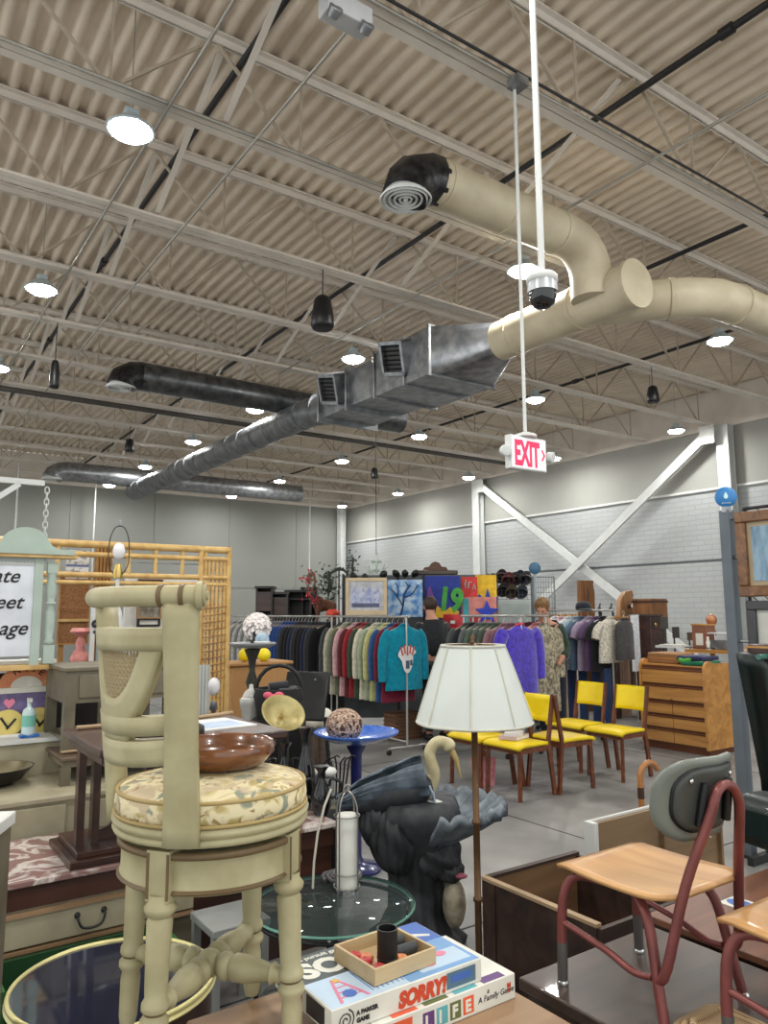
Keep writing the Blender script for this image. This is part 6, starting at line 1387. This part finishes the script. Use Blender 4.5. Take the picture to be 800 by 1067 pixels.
for x in (.3, .86):
    b = MB(); b.prism([(.075 * Cc(k * PI / 10) * 1.1, .075 * S(k * PI / 10)) for k in range(20)], .004, .012, TM(W_ * x, 0, H_ * .27)); b.m = 1; b.box((W_ * x + .02, -.0135, H_ * .25), (.012, .003, .07), ry=.7); b.box((W_ * x - .015, -.0135, H_ * .29), (.012, .003, .07), ry=-.6); b.build('dial', [mat('dial_yellow', (226, 204, 120), .5), m_dark], t)
b = MB(); b.prism([(0, -.03), (.03, .005), (.022, .025), (.008, .026), (0, .015), (-.008, .026), (-.022, .025), (-.03, .005)], .0, .006, TM(W_ * .32, 0, H_ * .75)); b.build('heart', gm['pink'], t)
t = rthing('arch_sign', 'small orange arched sign with worn letters above the purple box', 'sign', rx(PR(26, 725, 4.78)), 4.76, ct + H_ + .0305); rA = .15
b = MB(); b.prism([(rA * Cc(k * PI / 16), rA * .78 * S(k * PI / 16)) for k in range(17)], -.008, .012, TM(0, 0, 0)); b.build('arch', mat('arch_orange', (222, 150, 108), .5, c2=(206, 124, 84), scale=16), t)
b = MB(); b.prism([(rA * .55 * Cc(k * PI / 16), rA * .4 * S(k * PI / 16)) for k in range(17)], .012, .015, TM(0, 0, 0)); b.build('inner_arch', m_card, t)
for ch, an in (('N', 118), ('V', 92), ('I', 72), ('E', 50)):
    b = MB(); M = TM(rA * .68 * Cc(R(an)), -.0135, rA * .56 * S(R(an))) @ Matrix.Rotation(R(an - 90), 4, 'Z'); b.text(ch, .05, M, .001, align='CENTER', bold=.001); b.build('letter', mat('arch_ink', (86, 52, 40), .5), t)
t = rthing('spray_bottle', 'clear bottle with teal label and a blue base cloth on the white counter', 'bottle', rx(PR(31, 764, 4.55)), 4.6, ct)
MB().lathe([(0, .0), (.035, 0), (.036, .12), (.03, .14), (.012, .155), (.012, .18), (0, .18)], 16).build('body', mat('clear_plastic', (206, 224, 224), .15, c2=(190, 212, 212)), t); MB().lathe([(.0365, .05), (.037, .05), (.037, .11), (.0365, .11)], 16).build('label', mat('teal_label', (128, 196, 178), .5), t); MB().box((0, 0, .19), (.02, .05, .02)).build('pump', m_wall, t)
t = rthing('blue_cloth', 'small bright blue cloth folded beside the bottle', 'cloth', rx(PR(31, 768, 4.5)), 4.5, ct); MB().surf(lambda u, v: (-.05 + .1 * u, .05 * v, .012 + .005 * S(u * 9)), 8, 4, .01).build('cloth', cloth_mat('sky2', (50, 110, 190)), t)

# ================================================================ CENTRE LEFT CLUTTER
t = at('wicker_hamper', 'tall tan wicker hamper beside the bamboo screen', 'hamper', 262, 760, 7.2, z=0)
zt = PY(262, 692, 7.2).z; m_wh = mat('hamper_wicker', (186, 142, 92), .7, kind='wave', c2=(150, 108, 64), scale=36, bump=.4)
MB().bb((-.3, -.2, 0), (.3, .2, zt)).build('body', m_wh, t, bev=.03); MB().bb((-.32, -.22, zt), (.32, .22, zt + .03)).build('lid', m_wh, t, bev=.01)
t = at('pedestal_dish', 'grey dish top on a slender dark turned pedestal by the wicker hamper', 'stand', 263, 672, 5.4, rz=0); z0 = t.location.z
MB().lathe([(0, -.02), (.12, -.02), (.165, .0), (.168, .012), (.155, .018), (0, .006)], 32).build('dish', mat('pewter_dish', (150, 152, 156), .4, .3), t)
b = MB(); b.lathe([(0, -z0), (.15, -z0), (.13, -z0 + .04), (.03, -z0 + .08), (.025, -.62), (.05, -.58), (.02, -.5), (.035, -.42), (.018, -.34), (.045, -.26), (.02, -.18), (.03, -.1), (.06, -.03), (0, -.02)], 18); b.build('turned_stem', mat('verdigris_dark', (70, 68, 60), .45, .3, c2=(44, 42, 38)), t)
t = at('white_wig', 'fluffy white feather ball on the pedestal dish', 'ornament', 268, 652, 5.5, rz=0); b = MB()
for k in range(150):
    v = Vector((random.gauss(0, 1), random.gauss(0, 1), random.gauss(0, .9))).normalized(); b.tube([v * .03, v * .085 + Vector((0, 0, .01)), v * .1 + Vector((0, 0, -.012))], [.02, .018, .01], 5)
b.build('feathers', mat('white_feather', (222, 214, 212), .9), t); MB().lathe([(0, -.13), (.05, -.13), (.045, -.06), (.02, 0), (0, 0)], 14).build('neck_stand', m_dark, t)
t = at('baby_bonnet', 'pale blue knitted bonnet on the right of the pedestal dish', 'bonnet', 273, 672, 5.35, rz=0); MB().ball((0, 0, .04), (.05, .05, .045), 14, 9).build('bonnet', cloth_mat('paleblue', (166, 190, 208)), t); MB().tube([(.05 * Cc(k * PI / 8), .05 * S(k * PI / 8), .02) for k in range(16)], .008, 6, closed=True).build('brim', m_wall, t)
for k, px in enumerate((255, 275)):
    t = at('yellow_ball', 'bright yellow ball sitting on the wicker hamper, %s one' % ('left' if not k else 'right'), 'ball', px, 684, 7.1, z=zt + .03 + .062, rz=0); MB().ball((0, 0, 0), .062, 18, 12).build('ball', mat('lemon_yellow', (236, 214, 30), .45), t); MB().ball((0, 0, .06), (.008, .008, .006), 6, 5).build('tip', m_bamd, t)
t = at('porcelain_urn', 'white fluted porcelain urn on a dark plinth left of the brass bowl', 'urn', 261, 750, 5.0, rz=0); z0 = t.location.z; m_por = mat('porcelain', (208, 208, 202), .25, c2=(170, 170, 166))
MB().lathe([(0, 0), (.05, 0), (.055, .02), (.07, .1), (.072, .13), (.05, .15), (0, .15)], 28, rad=lambda a, z: 1 + .05 * S(a * 12)).build('body', m_por, t); MB().lathe([(0, .15), (.055, .15), (.04, .18), (.015, .2), (.012, .225), (0, .23)], 20).build('lid', m_por, t); MB().bb((-.09, -.09, -z0), (.09, .09, 0)).build('plinth', m_dkwood, t)
t = at('white_louvre_board', 'pale fluted board leaning behind the stool post', 'board', 208, 748, 6.0, rz=.2); z0 = t.location.z; zt = PY(208, 693, 6.0).z - z0
MB().bb((-.07, 0, -z0), (.07, .02, zt)).build('board', mat('pale_grey_board', (186, 190, 186), .5), t)
for k in range(5): MB().bb((-.06 + k * .025, -.008, -z0), (-.05 + k * .025, 0, zt)).build('flute', m_white, t)
t = at('bulb_lamp', 'small lamp base with a bare white bulb behind the mahogany table', 'lamp', 222, 748, 5.2, rz=0); z0 = t.location.z; H_ = PY(222, 706, 5.2).z - z0
MB().lathe([(0, -z0), (.07, -z0), (.07, -z0 + .02), (.015, -z0 + .05), (.012, .04), (.03, .06), (.02, .11), (0, .11)], 14).build('base', m_galv, t); MB().ball((0, 0, H_ - .06), (.042, .042, .06), 14, 10).build('bulb', mat('white_bulb', (236, 234, 238), .3), t)
t = at('black_board', 'tilted black panel leaning over the clutter behind the brass bowl', 'panel', 318, 725, 5.6, rz=-.3); z0 = t.location.z
b = MB(); b.box((0, 0, 0), (.34, .03, .36), rx=-.35); b.build('panel', m_black, t, bev=.01); MB().tube([(.15, .02, -.15), (.17, .15, -z0)], .015, 6).build('prop_leg', m_dark, t); MB().tube([(-.15, .02, -.15), (-.17, .15, -z0)], .015, 6).build('prop_leg', m_dark, t); MB().ball((.09, -.03, .12), (.008, .006, .008), 6, 5).build('stud', m_galv, t)
# brass bowl leaning
t = at('brass_bowl', 'tilted shallow brass bowl leaning at the end of the mahogany table', 'bowl', 295, 743, 4.3, rz=0); b = MB(); M = Euler((R(38), R(26), 0)).to_matrix()
b.lathe([(0, -.05), (.06, -.046), (.1, -.024), (.118, .0), (.125, .003), (.125, .007), (.115, .006), (.096, -.017), (.055, -.039), (0, -.043)], 40, M=M); b.build('bowl', mat('satin_brass', (176, 164, 116), .5, .6, c2=(150, 136, 88), scale=10), t); b = MB(); b.lathe([(0, -.042), (.012, -.042), (.01, -.02), (0, -.015)], 10, M=M); b.build('centre_boss', m_brass, t)
z0 = t.location.z; MB().tube([(0, .05, -.05), (0, .05, -z0)], .03, 8).build('stand', m_black, t)
t = at('black_basket', 'black woven basket with a pink ribbon behind the brass bowl', 'basket', 290, 745, 4.9, rz=0); z0 = t.location.z; m_bb = mat('black_weave', (34, 34, 36), .6, kind='wave', c2=(20, 20, 22), scale=30, bump=.5)
MB().lathe([(0, -.02), (.13, -.02), (.16, .12), (.15, .17), (.135, .17), (.13, .02), (0, .0)], 24).build('body', m_bb, t); MB().tube([(.15 * Cc(a), .02, .15 + .16 * S(a)) for a in [k * PI / 10 for k in range(11)]], .014, 6).build('handle', m_bb, t)
b = MB(); b.ball((-.01, -.16, .13), (.03, .015, .018), 8, 6)
for s in (-1, 1): b.ball((-.01 + s * .035, -.16, .14), (.03, .012, .022), 8, 6)
b.build('ribbon', mat('pink_ribbon', (226, 96, 120), .5), t); MB().bb((-.16, -.12, -z0), (.16, .16, -.02)).build('plinth', m_black, t)
for k in range(4): 
    t = at('rolled_cloth', 'dark grey rolled cloth in the black basket, %s roll' % ORD[k + 1], 'cloth', (280, 290, 300, 306)[k], (724, 716, 722, 728)[k], 4.85, rz=.3 * k); MB().tube([(-.06, 0, 0), (.06, 0, .01)], .03, 10).build('roll', cloth_mat('roll%d' % (k % 2), [(74, 74, 80), (46, 46, 52)][k % 2]), t)
# black pile between the stool and the bird bath: black figures on the chest
m_blk = mat('glossy_black', (20, 20, 23), .2, coat=.4)
zc = .55
for k, (px, d, s, lb) in enumerate([(318, 4.0, 1.0, 'tall black vase behind the stool cushion'), (296, 4.1, .8, 'black and white candlestick left of the tall black vase'), (278, 4.2, .75, 'black bottle shaped vase nearest the brass bowl'), (256, 4.25, .6, 'short black vase beside the stool cushion'), (335, 3.9, .62, 'black scrolled lamp base under the blue bird bath')]):
    q = PY(px, 800, d); t = thing('black_vase', lb, 'vase', (q.x, d, .5), 0); H_ = .46 * s
    MB().lathe([(0, 0), (.06, 0), (.062, .015), (.03, .04), (.055 + .012 * (k % 2), H_ * .35), (.05, H_ * .55), (.022, H_ * .75), (.02, H_ * .9), (.04, H_), (0, H_)], 20).build('body', m_blk, t)
    if k in (1, 4):
        for s2 in (-1, 1): MB().tube(spline([(0, 0, H_ * .4), (s2 * .08, 0, H_ * .5), (s2 * .1, 0, H_ * .7), (s2 * .05, 0, H_ * .78), (s2 * .04, 0, H_ * .66)], 4), .008, 6).build('scroll_arm', m_blk, t)
    if k in (1, 2): MB().ball((0, -.05, H_ * .45), (.025, .02, .035), 8, 6).build('white_flower', m_wall, t)
t = rthing('flower_stand', 'low black stand carrying the black vases', 'stand', 1.75, 3.2, 0); t.location = (PY(296, 800, 4.05).x, 4.08, 0); t.rotation_euler.z = 0
MB().bb((-.3, -.25, .47), (.3, .28, .499)).build('top', m_black, t)
for x in (-.27, .27):
    for y in (-.22, .25): MB().bb((x - .02, y - .02, 0), (x + .02, y + .02, .47)).build('leg', m_black, t)
t = at('glass_jar', 'clear glass jar with a white lid under the blue bird bath', 'jar', 338, 838, 4.3, rz=0); z0 = t.location.z
MB().lathe([(0, 0), (.05, 0), (.055, .02), (.055, .14), (.05, .155), (0, .155)], 20).build('body', mat('jar_grey', (150, 156, 156), .1, c2=(128, 134, 136), alpha=.7), t); MB().lathe([(0, .155), (.06, .155), (.068, .175), (.06, .19), (0, .195)], 20).build('lid', m_wall, t); MB().bb((-.1, -.1, -z0), (.1, .1, 0)).build('plinth', m_greyp, t)
t = at('foliage_iron', 'black wire leaf ornament under the edge of the bird bath', 'ornament', 347, 800, 4.45, rz=0); z0 = t.location.z; b = MB()
for k in range(6): b.tube(spline([(0, 0, -z0), (-.02 + .02 * k, 0, -.05), (-.05 + .03 * k, 0, .02 + .02 * (k % 3)), (-.02 + .03 * k, 0, .06)], 4), .005, 5)
b.build('wire_leaves', m_black, t)
# white stool behind the counter stool legs
m_pstool = mat('pale_grey_paint', (150, 152, 150), .5)
t = rthing('white_stool', 'small pale grey square stool seen between the counter stool legs', 'stool', 1.3, 2.95, 0)
MB().bb((-.12, -.12, .33), (.12, .12, .36)).build('top', m_pstool, t, bev=.004)
for x in (-.1, .1):
    for y in (-.1, .1): MB().box((x, y, .165), (.03, .03, .33)).build('leg', m_pstool, t)

# ================================================================ RIGHT BACKGROUND
t = rthing('panel_post', 'grey steel post with chain mesh at the end of the picture panel', 'post', 4.76, 2.78, 0); zt = PY(757, 532, 5.0).z
MB().bb((-.035, -.035, 0), (.035, .035, zt)).build('post', mat('post_grey', (104, 112, 120), .45, .3), t); MB().bb((-.06, -.06, 0), (.06, .06, .012)).build('base_plate', m_dark, t)
for z in (1.35, 1.9, zt - .06): MB().tube([(0, 0, z), (0, -.16, z)], .012, 6).build('clamp_arm', m_galv, t)
t = at('round_sign', 'blue round sign with a white drop emblem on top of the grey post', 'sign', 756, 518, 4.98, rz=-.35); zz = t.location.z
M = Euler((PI / 2, 0, 0)).to_matrix(); MB().lathe([(0, -.008), (.066, -.008), (.07, 0), (.066, .008), (0, .008)], 28, M=M).build('disc', mat('sign_blue', (52, 126, 190), .4), t)
b = MB(); b.prism([(0, .03), (.013, .006), (.012, -.01), (0, -.018), (-.012, -.01), (-.013, .006)], .008, .011, TM(0, 0, .005)); b.build('drop_emblem', mat('emblem_white', (206, 240, 246), .4), t)
b = MB(); b.tube([(-.028 + .008 * k, -.0095, -.045 + .007 * (k % 2)) for k in range(8)], .0028, 4); b.build('script_line', m_white, t); MB().box((0, 0, -.085), (.06, .03, .04)).build('clip', m_galv, t)
t = rthing('mesh_panel', 'dark chain-link mesh panel carrying the framed paintings', 'mesh panel', 4.78, 1.55, 0); L_ = 1.12
b = MB()
for p_, q_ in (((0, 0, .05), (0, 0, zt)), ((0, L_, .05), (0, L_, zt)), ((0, 0, zt), (0, L_, zt)), ((0, 0, .3), (0, L_, .3))): b.tube([p_, q_], .012, 6)
b.build('frame', m_dark, t); b = MB()
for k in range(-22, 24):
    for s in (-1, 1):
        y0, z0 = k * .08, .3; y1 = y0 + s * (zt - .3); 
        P = []
        for q in range(41):
            y = y0 + (y1 - y0) * q / 40; z = z0 + (zt - z0) * q / 40
            if 0 <= y <= L_: P.append((.002 * s, y, z))
        if len(P) > 1: b.tube([P[0], P[-1]], .0035, 4, caps=False)
b.build('chain_mesh', m_dark, t)
for k in (0, L_): MB().bb((-.2, k - .02, 0), (.2, k + .02, .05)).build('foot', m_dark, t)
LFX = lambda x, y, z: Matrix.Translation((x, y, z)) @ LF
def leftpic(name, label, y0, y1, z0, z1, frame, fw_, inner):
    t = rthing(name, label, 'picture', 4.74, y1, z0); W_, H_ = y1 - y0, z1 - z0      # local x -> -y
    for i, (a, b_, c, d_) in enumerate([(0, W_, 0, fw_), (0, W_, H_ - fw_, H_), (0, fw_, fw_, H_ - fw_), (W_ - fw_, W_, fw_, H_ - fw_)]):
        MB().prism([(a, c), (b_, c), (b_, d_), (a, d_)], -.0, .045, LF).build('frame_rail', frame, t, bev=.008)
    MB().prism([(fw_, fw_), (W_ - fw_, fw_), (W_ - fw_, H_ - fw_), (fw_, H_ - fw_)], 0, .02, LF).build('mat_board', inner, t); return t, W_, H_
def ylim(px): d = ray(px, 600); s = 4.74 / d.dot(UX); return (d * s).dot(UY)
def zlim(px, py): d = ray(px, py); return EYE + d.z * 4.74 / d.dot(UX)
m_gold = mat('walnut_gilt_frame', (132, 90, 52), .35, kind='wood', c2=(94, 60, 34), scale=8, coat=.3)
t, W_, H_ = leftpic('framed_painting', 'painting of a blue waterfall in a wide walnut frame at the right edge', ylim(870), ylim(772), zlim(775, 622), zlim(775, 534), m_gold, .07, mat('linen_liner', (176, 158, 128), .6))
b = MB(); b.prism([(.1, .1), (W_ - .1, .1), (W_ - .1, H_ - .1), (.1, H_ - .1)], .02, .024, LF); b.build('canvas', mat('blue_landscape', (52, 84, 124), .5, c2=(140, 168, 186), scale=14, stretch=(1, 1, .3), lo=.4, hi=.7), t)
t, W_, H_ = leftpic('framed_print', 'grey framed print with white mount below the walnut framed painting', ylim(850), ylim(778), zlim(780, 684), zlim(780, 626), mat('charcoal_frame', (70, 70, 74), .4), .06, mat('print_mount', (206, 206, 200), .6))
b = MB(); b.prism([(.16, .1), (.22, .1), (.24, .2), (.19, .28), (.13, .2)], .02, .023, LF); b.build('ink_figure', m_iron, t)
t = at('wooden_tray', 'red brown wooden box lid resting on the green lounge chair top', 'box', 800, 683, 3.05, rz=R(24)); MB().bb((-.05, -.08, -.012), (.3, .06, .045)).build('lid', m_mahog, t, bev=.01); MB().bb((-.052, -.082, .03), (.302, .062, .038)).build('lip', m_oak, t)
# counter behind the oak dresser with odds and ends
t = rthing('work_table', 'wooden work table behind the oak dresser crowded with odds and ends', 'table', 8.75, 4.2, 0); ZT = 1.06
MB().bb((0, 0, ZT - .04), (.6, 1.6, ZT)).build('top', m_oak, t)
for x in (.03, .53):
    for y in (.03, 1.53): MB().bb((x, y, 0), (x + .05, y + .05, ZT - .04)).build('leg', m_oak, t)
def ontable(name, label, cat, px, x=9.0):
    d = ray(px, 660); s = x / d.dot(UX); p = d * s; return thing(name, label, cat, (p.x, p.y, ZT), YAW)
t = ontable('globe_finial_lamp', 'wooden ball finial on a carved stand on the work table', 'ornament', 742, 9.15); b = MB(); b.lathe([(0, 0), (.09, 0), (.09, .03), (.04, .06), (.03, .14), (.06, .2), (.03, .26), (.02, .3), (0, .3)], 18); b.build('stand', m_teak, t); MB().ball((0, 0, .37), .07, 18, 12).build('ball', mat('copper_ball', (170, 116, 84), .35, .3), t); MB().tube([(0, 0, .43), (.01, 0, .48)], [.012, .004], 6).build('tip', m_brass, t)
t = ontable('wooden_box', 'upright brown wooden box with pale figures beside the ball finial', 'box', 733, 9.0); MB().bb((-.1, -.1, 0), (.1, .1, .3)).build('box', mat('redwood_box', (140, 92, 70), .5, kind='wood', scale=6), t); MB().bb((-.11, -.11, .3), (.11, .11, .32)).build('lid', m_oak, t); MB().bb((-.104, -.05, .05), (-.1, .05, .2)).build('inset', m_card, t)
t = ontable('silver_radio', 'silver grey device with rails at the right end of the work table', 'device', 752, 8.95); MB().bb((-.08, -.12, 0), (.08, .12, .12)).build('body', m_galv, t, bev=.01); MB().bb((-.1, -.14, .2), (.1, .14, .215)).build('upper_plate', m_white, t)
for y in (-.1, .1): MB().tube([(0, y, .12), (0, y, .2)], .01, 6).build('rod', m_chrome, t)
t = ontable('paper_stack', 'white papers spread at the left of the work table', 'paper', 700, 8.95); MB().bb((-.1, -.2, 0), (.15, .2, .03)).build('sheets', m_paper, t); MB().box((.02, 0, .04), (.2, .3, .01), rz=.2).build('top_sheet', m_card, t)
t = ontable('leather_strap', 'black leather strap lying along the front of the work table', 'strap', 728, 8.82); MB().tube([(0, -.2 + .04 * k, .02 + .006 * (k % 2)) for k in range(11)], .014, 6, flat=.5).build('strap', m_black, t)
t = ontable('candle_figure', 'slim pale figure in front of the wooden box', 'figurine', 737, 8.86); MB().lathe([(0, 0), (.03, 0), (.02, .04), (.028, .09), (.014, .13), (.018, .155), (0, .17)], 12).build('body', m_card, t); MB().ball((0, 0, .175), .014, 8, 6).build('head', mat('doll_red', (150, 60, 60), .5), t)
for k, (px, py, w_, h_) in enumerate([(692, 649, .12, .16), (704, 659, .12, .15), (720, 663, .15, .11)]):
    t = at('dark_plaque', 'dark square plaque on a stand before the brick wall, %s of three from the left' % ORD[k + 1], 'plaque', px, py, 10.4, 'dark plaques by the wall'); MB().bb((-w_ / 2, -.015, -h_ / 2), (w_ / 2, .015, h_ / 2)).build('plaque', mat('plaque_%d' % k, [(70, 68, 66), (64, 60, 58), (86, 70, 58)][k], .5), t); MB().tube([(0, .03, -t.location.z), (0, .03, h_ / 2)], .012, 6).build('stand', m_dark, t)
# slabs, screens and cases against the brace
def slab_at(name, label, cat, px, py0, py1, d, poly_w, mt, th=.05, rz=YAW, extra=None):
    a, c = PY(px, py1, d), PY(px, py0, d); t = thing(name, label, cat, (a.x, d, 0), rz); return t, a.z, c.z
m_slab = mat('live_edge_wood', (136, 92, 54), .45, kind='wood', c2=(92, 56, 30), scale=6, stretch=(1.4, 1.4, .15)); m_slab2 = mat('pale_live_edge', (170, 128, 90), .5, kind='wood', c2=(134, 96, 62), scale=6, stretch=(1.4, 1.4, .15))
t, z0, z1 = slab_at('wood_slab', 'tall live-edge brown wood slab with a dark split standing behind the t-shirt rack', 'slab', 611, 605, 641, 12.0, .3, m_slab)
b = MB(); b.prism([(-.16, 0), (.17, 0), (.16, z0 + .1), (.17, z0 + .35), (.14, z0 + .48), (.155, z1), (-.15, z1), (-.16, z0 + .3)], -.04, .04, FRONT); b.build('slab', m_slab, t)
b = MB(); b.prism([(-.01, z1 - .1), (.03, z1 - .22), (.0, z1 - .34), (.04, z1 - .45), (.0, z1 - .5), (-.03, z1 - .34), (-.01, z1 - .24)], .04, .043, FRONT); b.build('split', m_dkwood, t)
t, z0, z1 = slab_at('wood_slab', 'pale irregular wood slab leaning behind the white brace', 'slab', 651, 615, 645, 12.3, .3, m_slab2)
b = MB(); b.prism([(-.14, 0), (.22, 0), (.2, z0 + .15), (.12, z0 + .2), (.2, z1 - .08), (.16, z1), (.0, z1 - .03), (-.14, z0 + .3), (-.18, z0)], -.04, .04, FRONT); b.build('slab', m_slab2, t); MB().box((.05, -.06, z0 + .2), (.05, .03, .05)).build('knot', m_dkwood, t)
t, z0, z1 = slab_at('wooden_crate', 'brown wooden crate stacked high behind the white brace', 'crate', 679, 624, 652, 12.0, .3, m_slab)
MB().bb((-.2, -.15, z0), (.22, .2, z1)).build('crate', m_slab, t, bev=.006); MB().bb((-.21, -.16, z1 - .06), (.23, .21, z1 - .03)).build('band', m_mahog, t); MB().bb((-.2, -.12, 0), (.2, .18, z0)).build('pedestal', m_dkwood, t)
t, z0, z1 = slab_at('panel_screen', 'pinkish beige slatted screen panel behind the tank top', 'screen', 647, 644, 690, 11.4, .3, m_slab)
m_scr = mat('pink_beige_panel', (186, 152, 134), .6, c2=(168, 134, 116)); MB().bb((-.18, 0, 0), (.2, .03, z1)).build('panel', m_scr, t); MB().bb((-.2, -.02, z1), (.22, .05, z1 + .03)).build('cap_rail', m_oak, t)
for k in range(6): MB().bb((-.17 + k * .062, -.006, .1), (-.125 + k * .062, 0, z1 - .03)).build('slat', m_scr, t)
t, z0, z1 = slab_at('lace_curtain', 'white lace cloth hanging on a stand left of the dark cabinet', 'cloth', 664, 641, 692, 10.9, .3, m_slab)
MB().surf(lambda u, v: (-.1 + .2 * u + .02 * (1 - v) * (u - .5), .015 * S(u * 14), z0 - .1 + (z1 - z0 + .1) * v), 24, 6, .006).build('cloth', mat('lace', (218, 218, 222), .8, c2=(188, 190, 198), scale=34), t); MB().tube([(-.12, .02, z1), (.12, .02, z1)], .01, 6).build('rod', m_rack, t); MB().tube([(.0, .03, 0), (.0, .03, z1)], .012, 6).build('stand', m_rack, t)
t, z0, z1 = slab_at('dark_cabinet', 'dark brown cabinet with a hanging tassel between the lace and the plaques', 'cabinet', 679, 642, 690, 11.0, .3, m_slab)
MB().bb((-.12, -.1, 0), (.14, .2, z1)).build('body', m_mahog, t, bev=.006); MB().bb((-.135, -.11, z1), (.155, .21, z1 + .03)).build('top', m_dkwood, t); MB().ball((-.05, -.13, z1 - .12), (.02, .02, .035), 8, 6).build('tassel', m_brass, t)
for k, (px, py, lb) in enumerate([(625, 640, 'thin dark carved figure left of the pale slab'), (637, 640, 'dark pointed carved figure beside the pale slab')]):
    t, z0, z1 = slab_at('carved_figure', lb, 'figurine', px, py - 9, py + 6, 11.2, .1, m_slab); MB().tube(spline([(0, 0, z0), (.02, 0, z0 + .08), (-.01, 0, z0 + .15), (.02, 0, z1 + .03)], 4), [.03] * 6 + [.025] * 4 + [.012] * 3, 8).build('figure', m_iron, t); MB().bb((-.06, -.06, 0), (.06, .06, z0)).build('plinth', m_dkwood, t)
t = at('light_basket', 'pale woven bin with wooden rim left of the t-shirt rack', 'bin', 585, 690, 11.6, z=0); zt = PY(585, 640, 11.6).z; MB().bb((-.17, -.15, 0), (.17, .15, zt - .04)).build('body', mat('blond_wood', (204, 168, 124), .6, kind='wood', scale=6), t); MB().bb((-.19, -.17, zt - .04), (.19, .17, zt)).build('rim', m_oak, t)
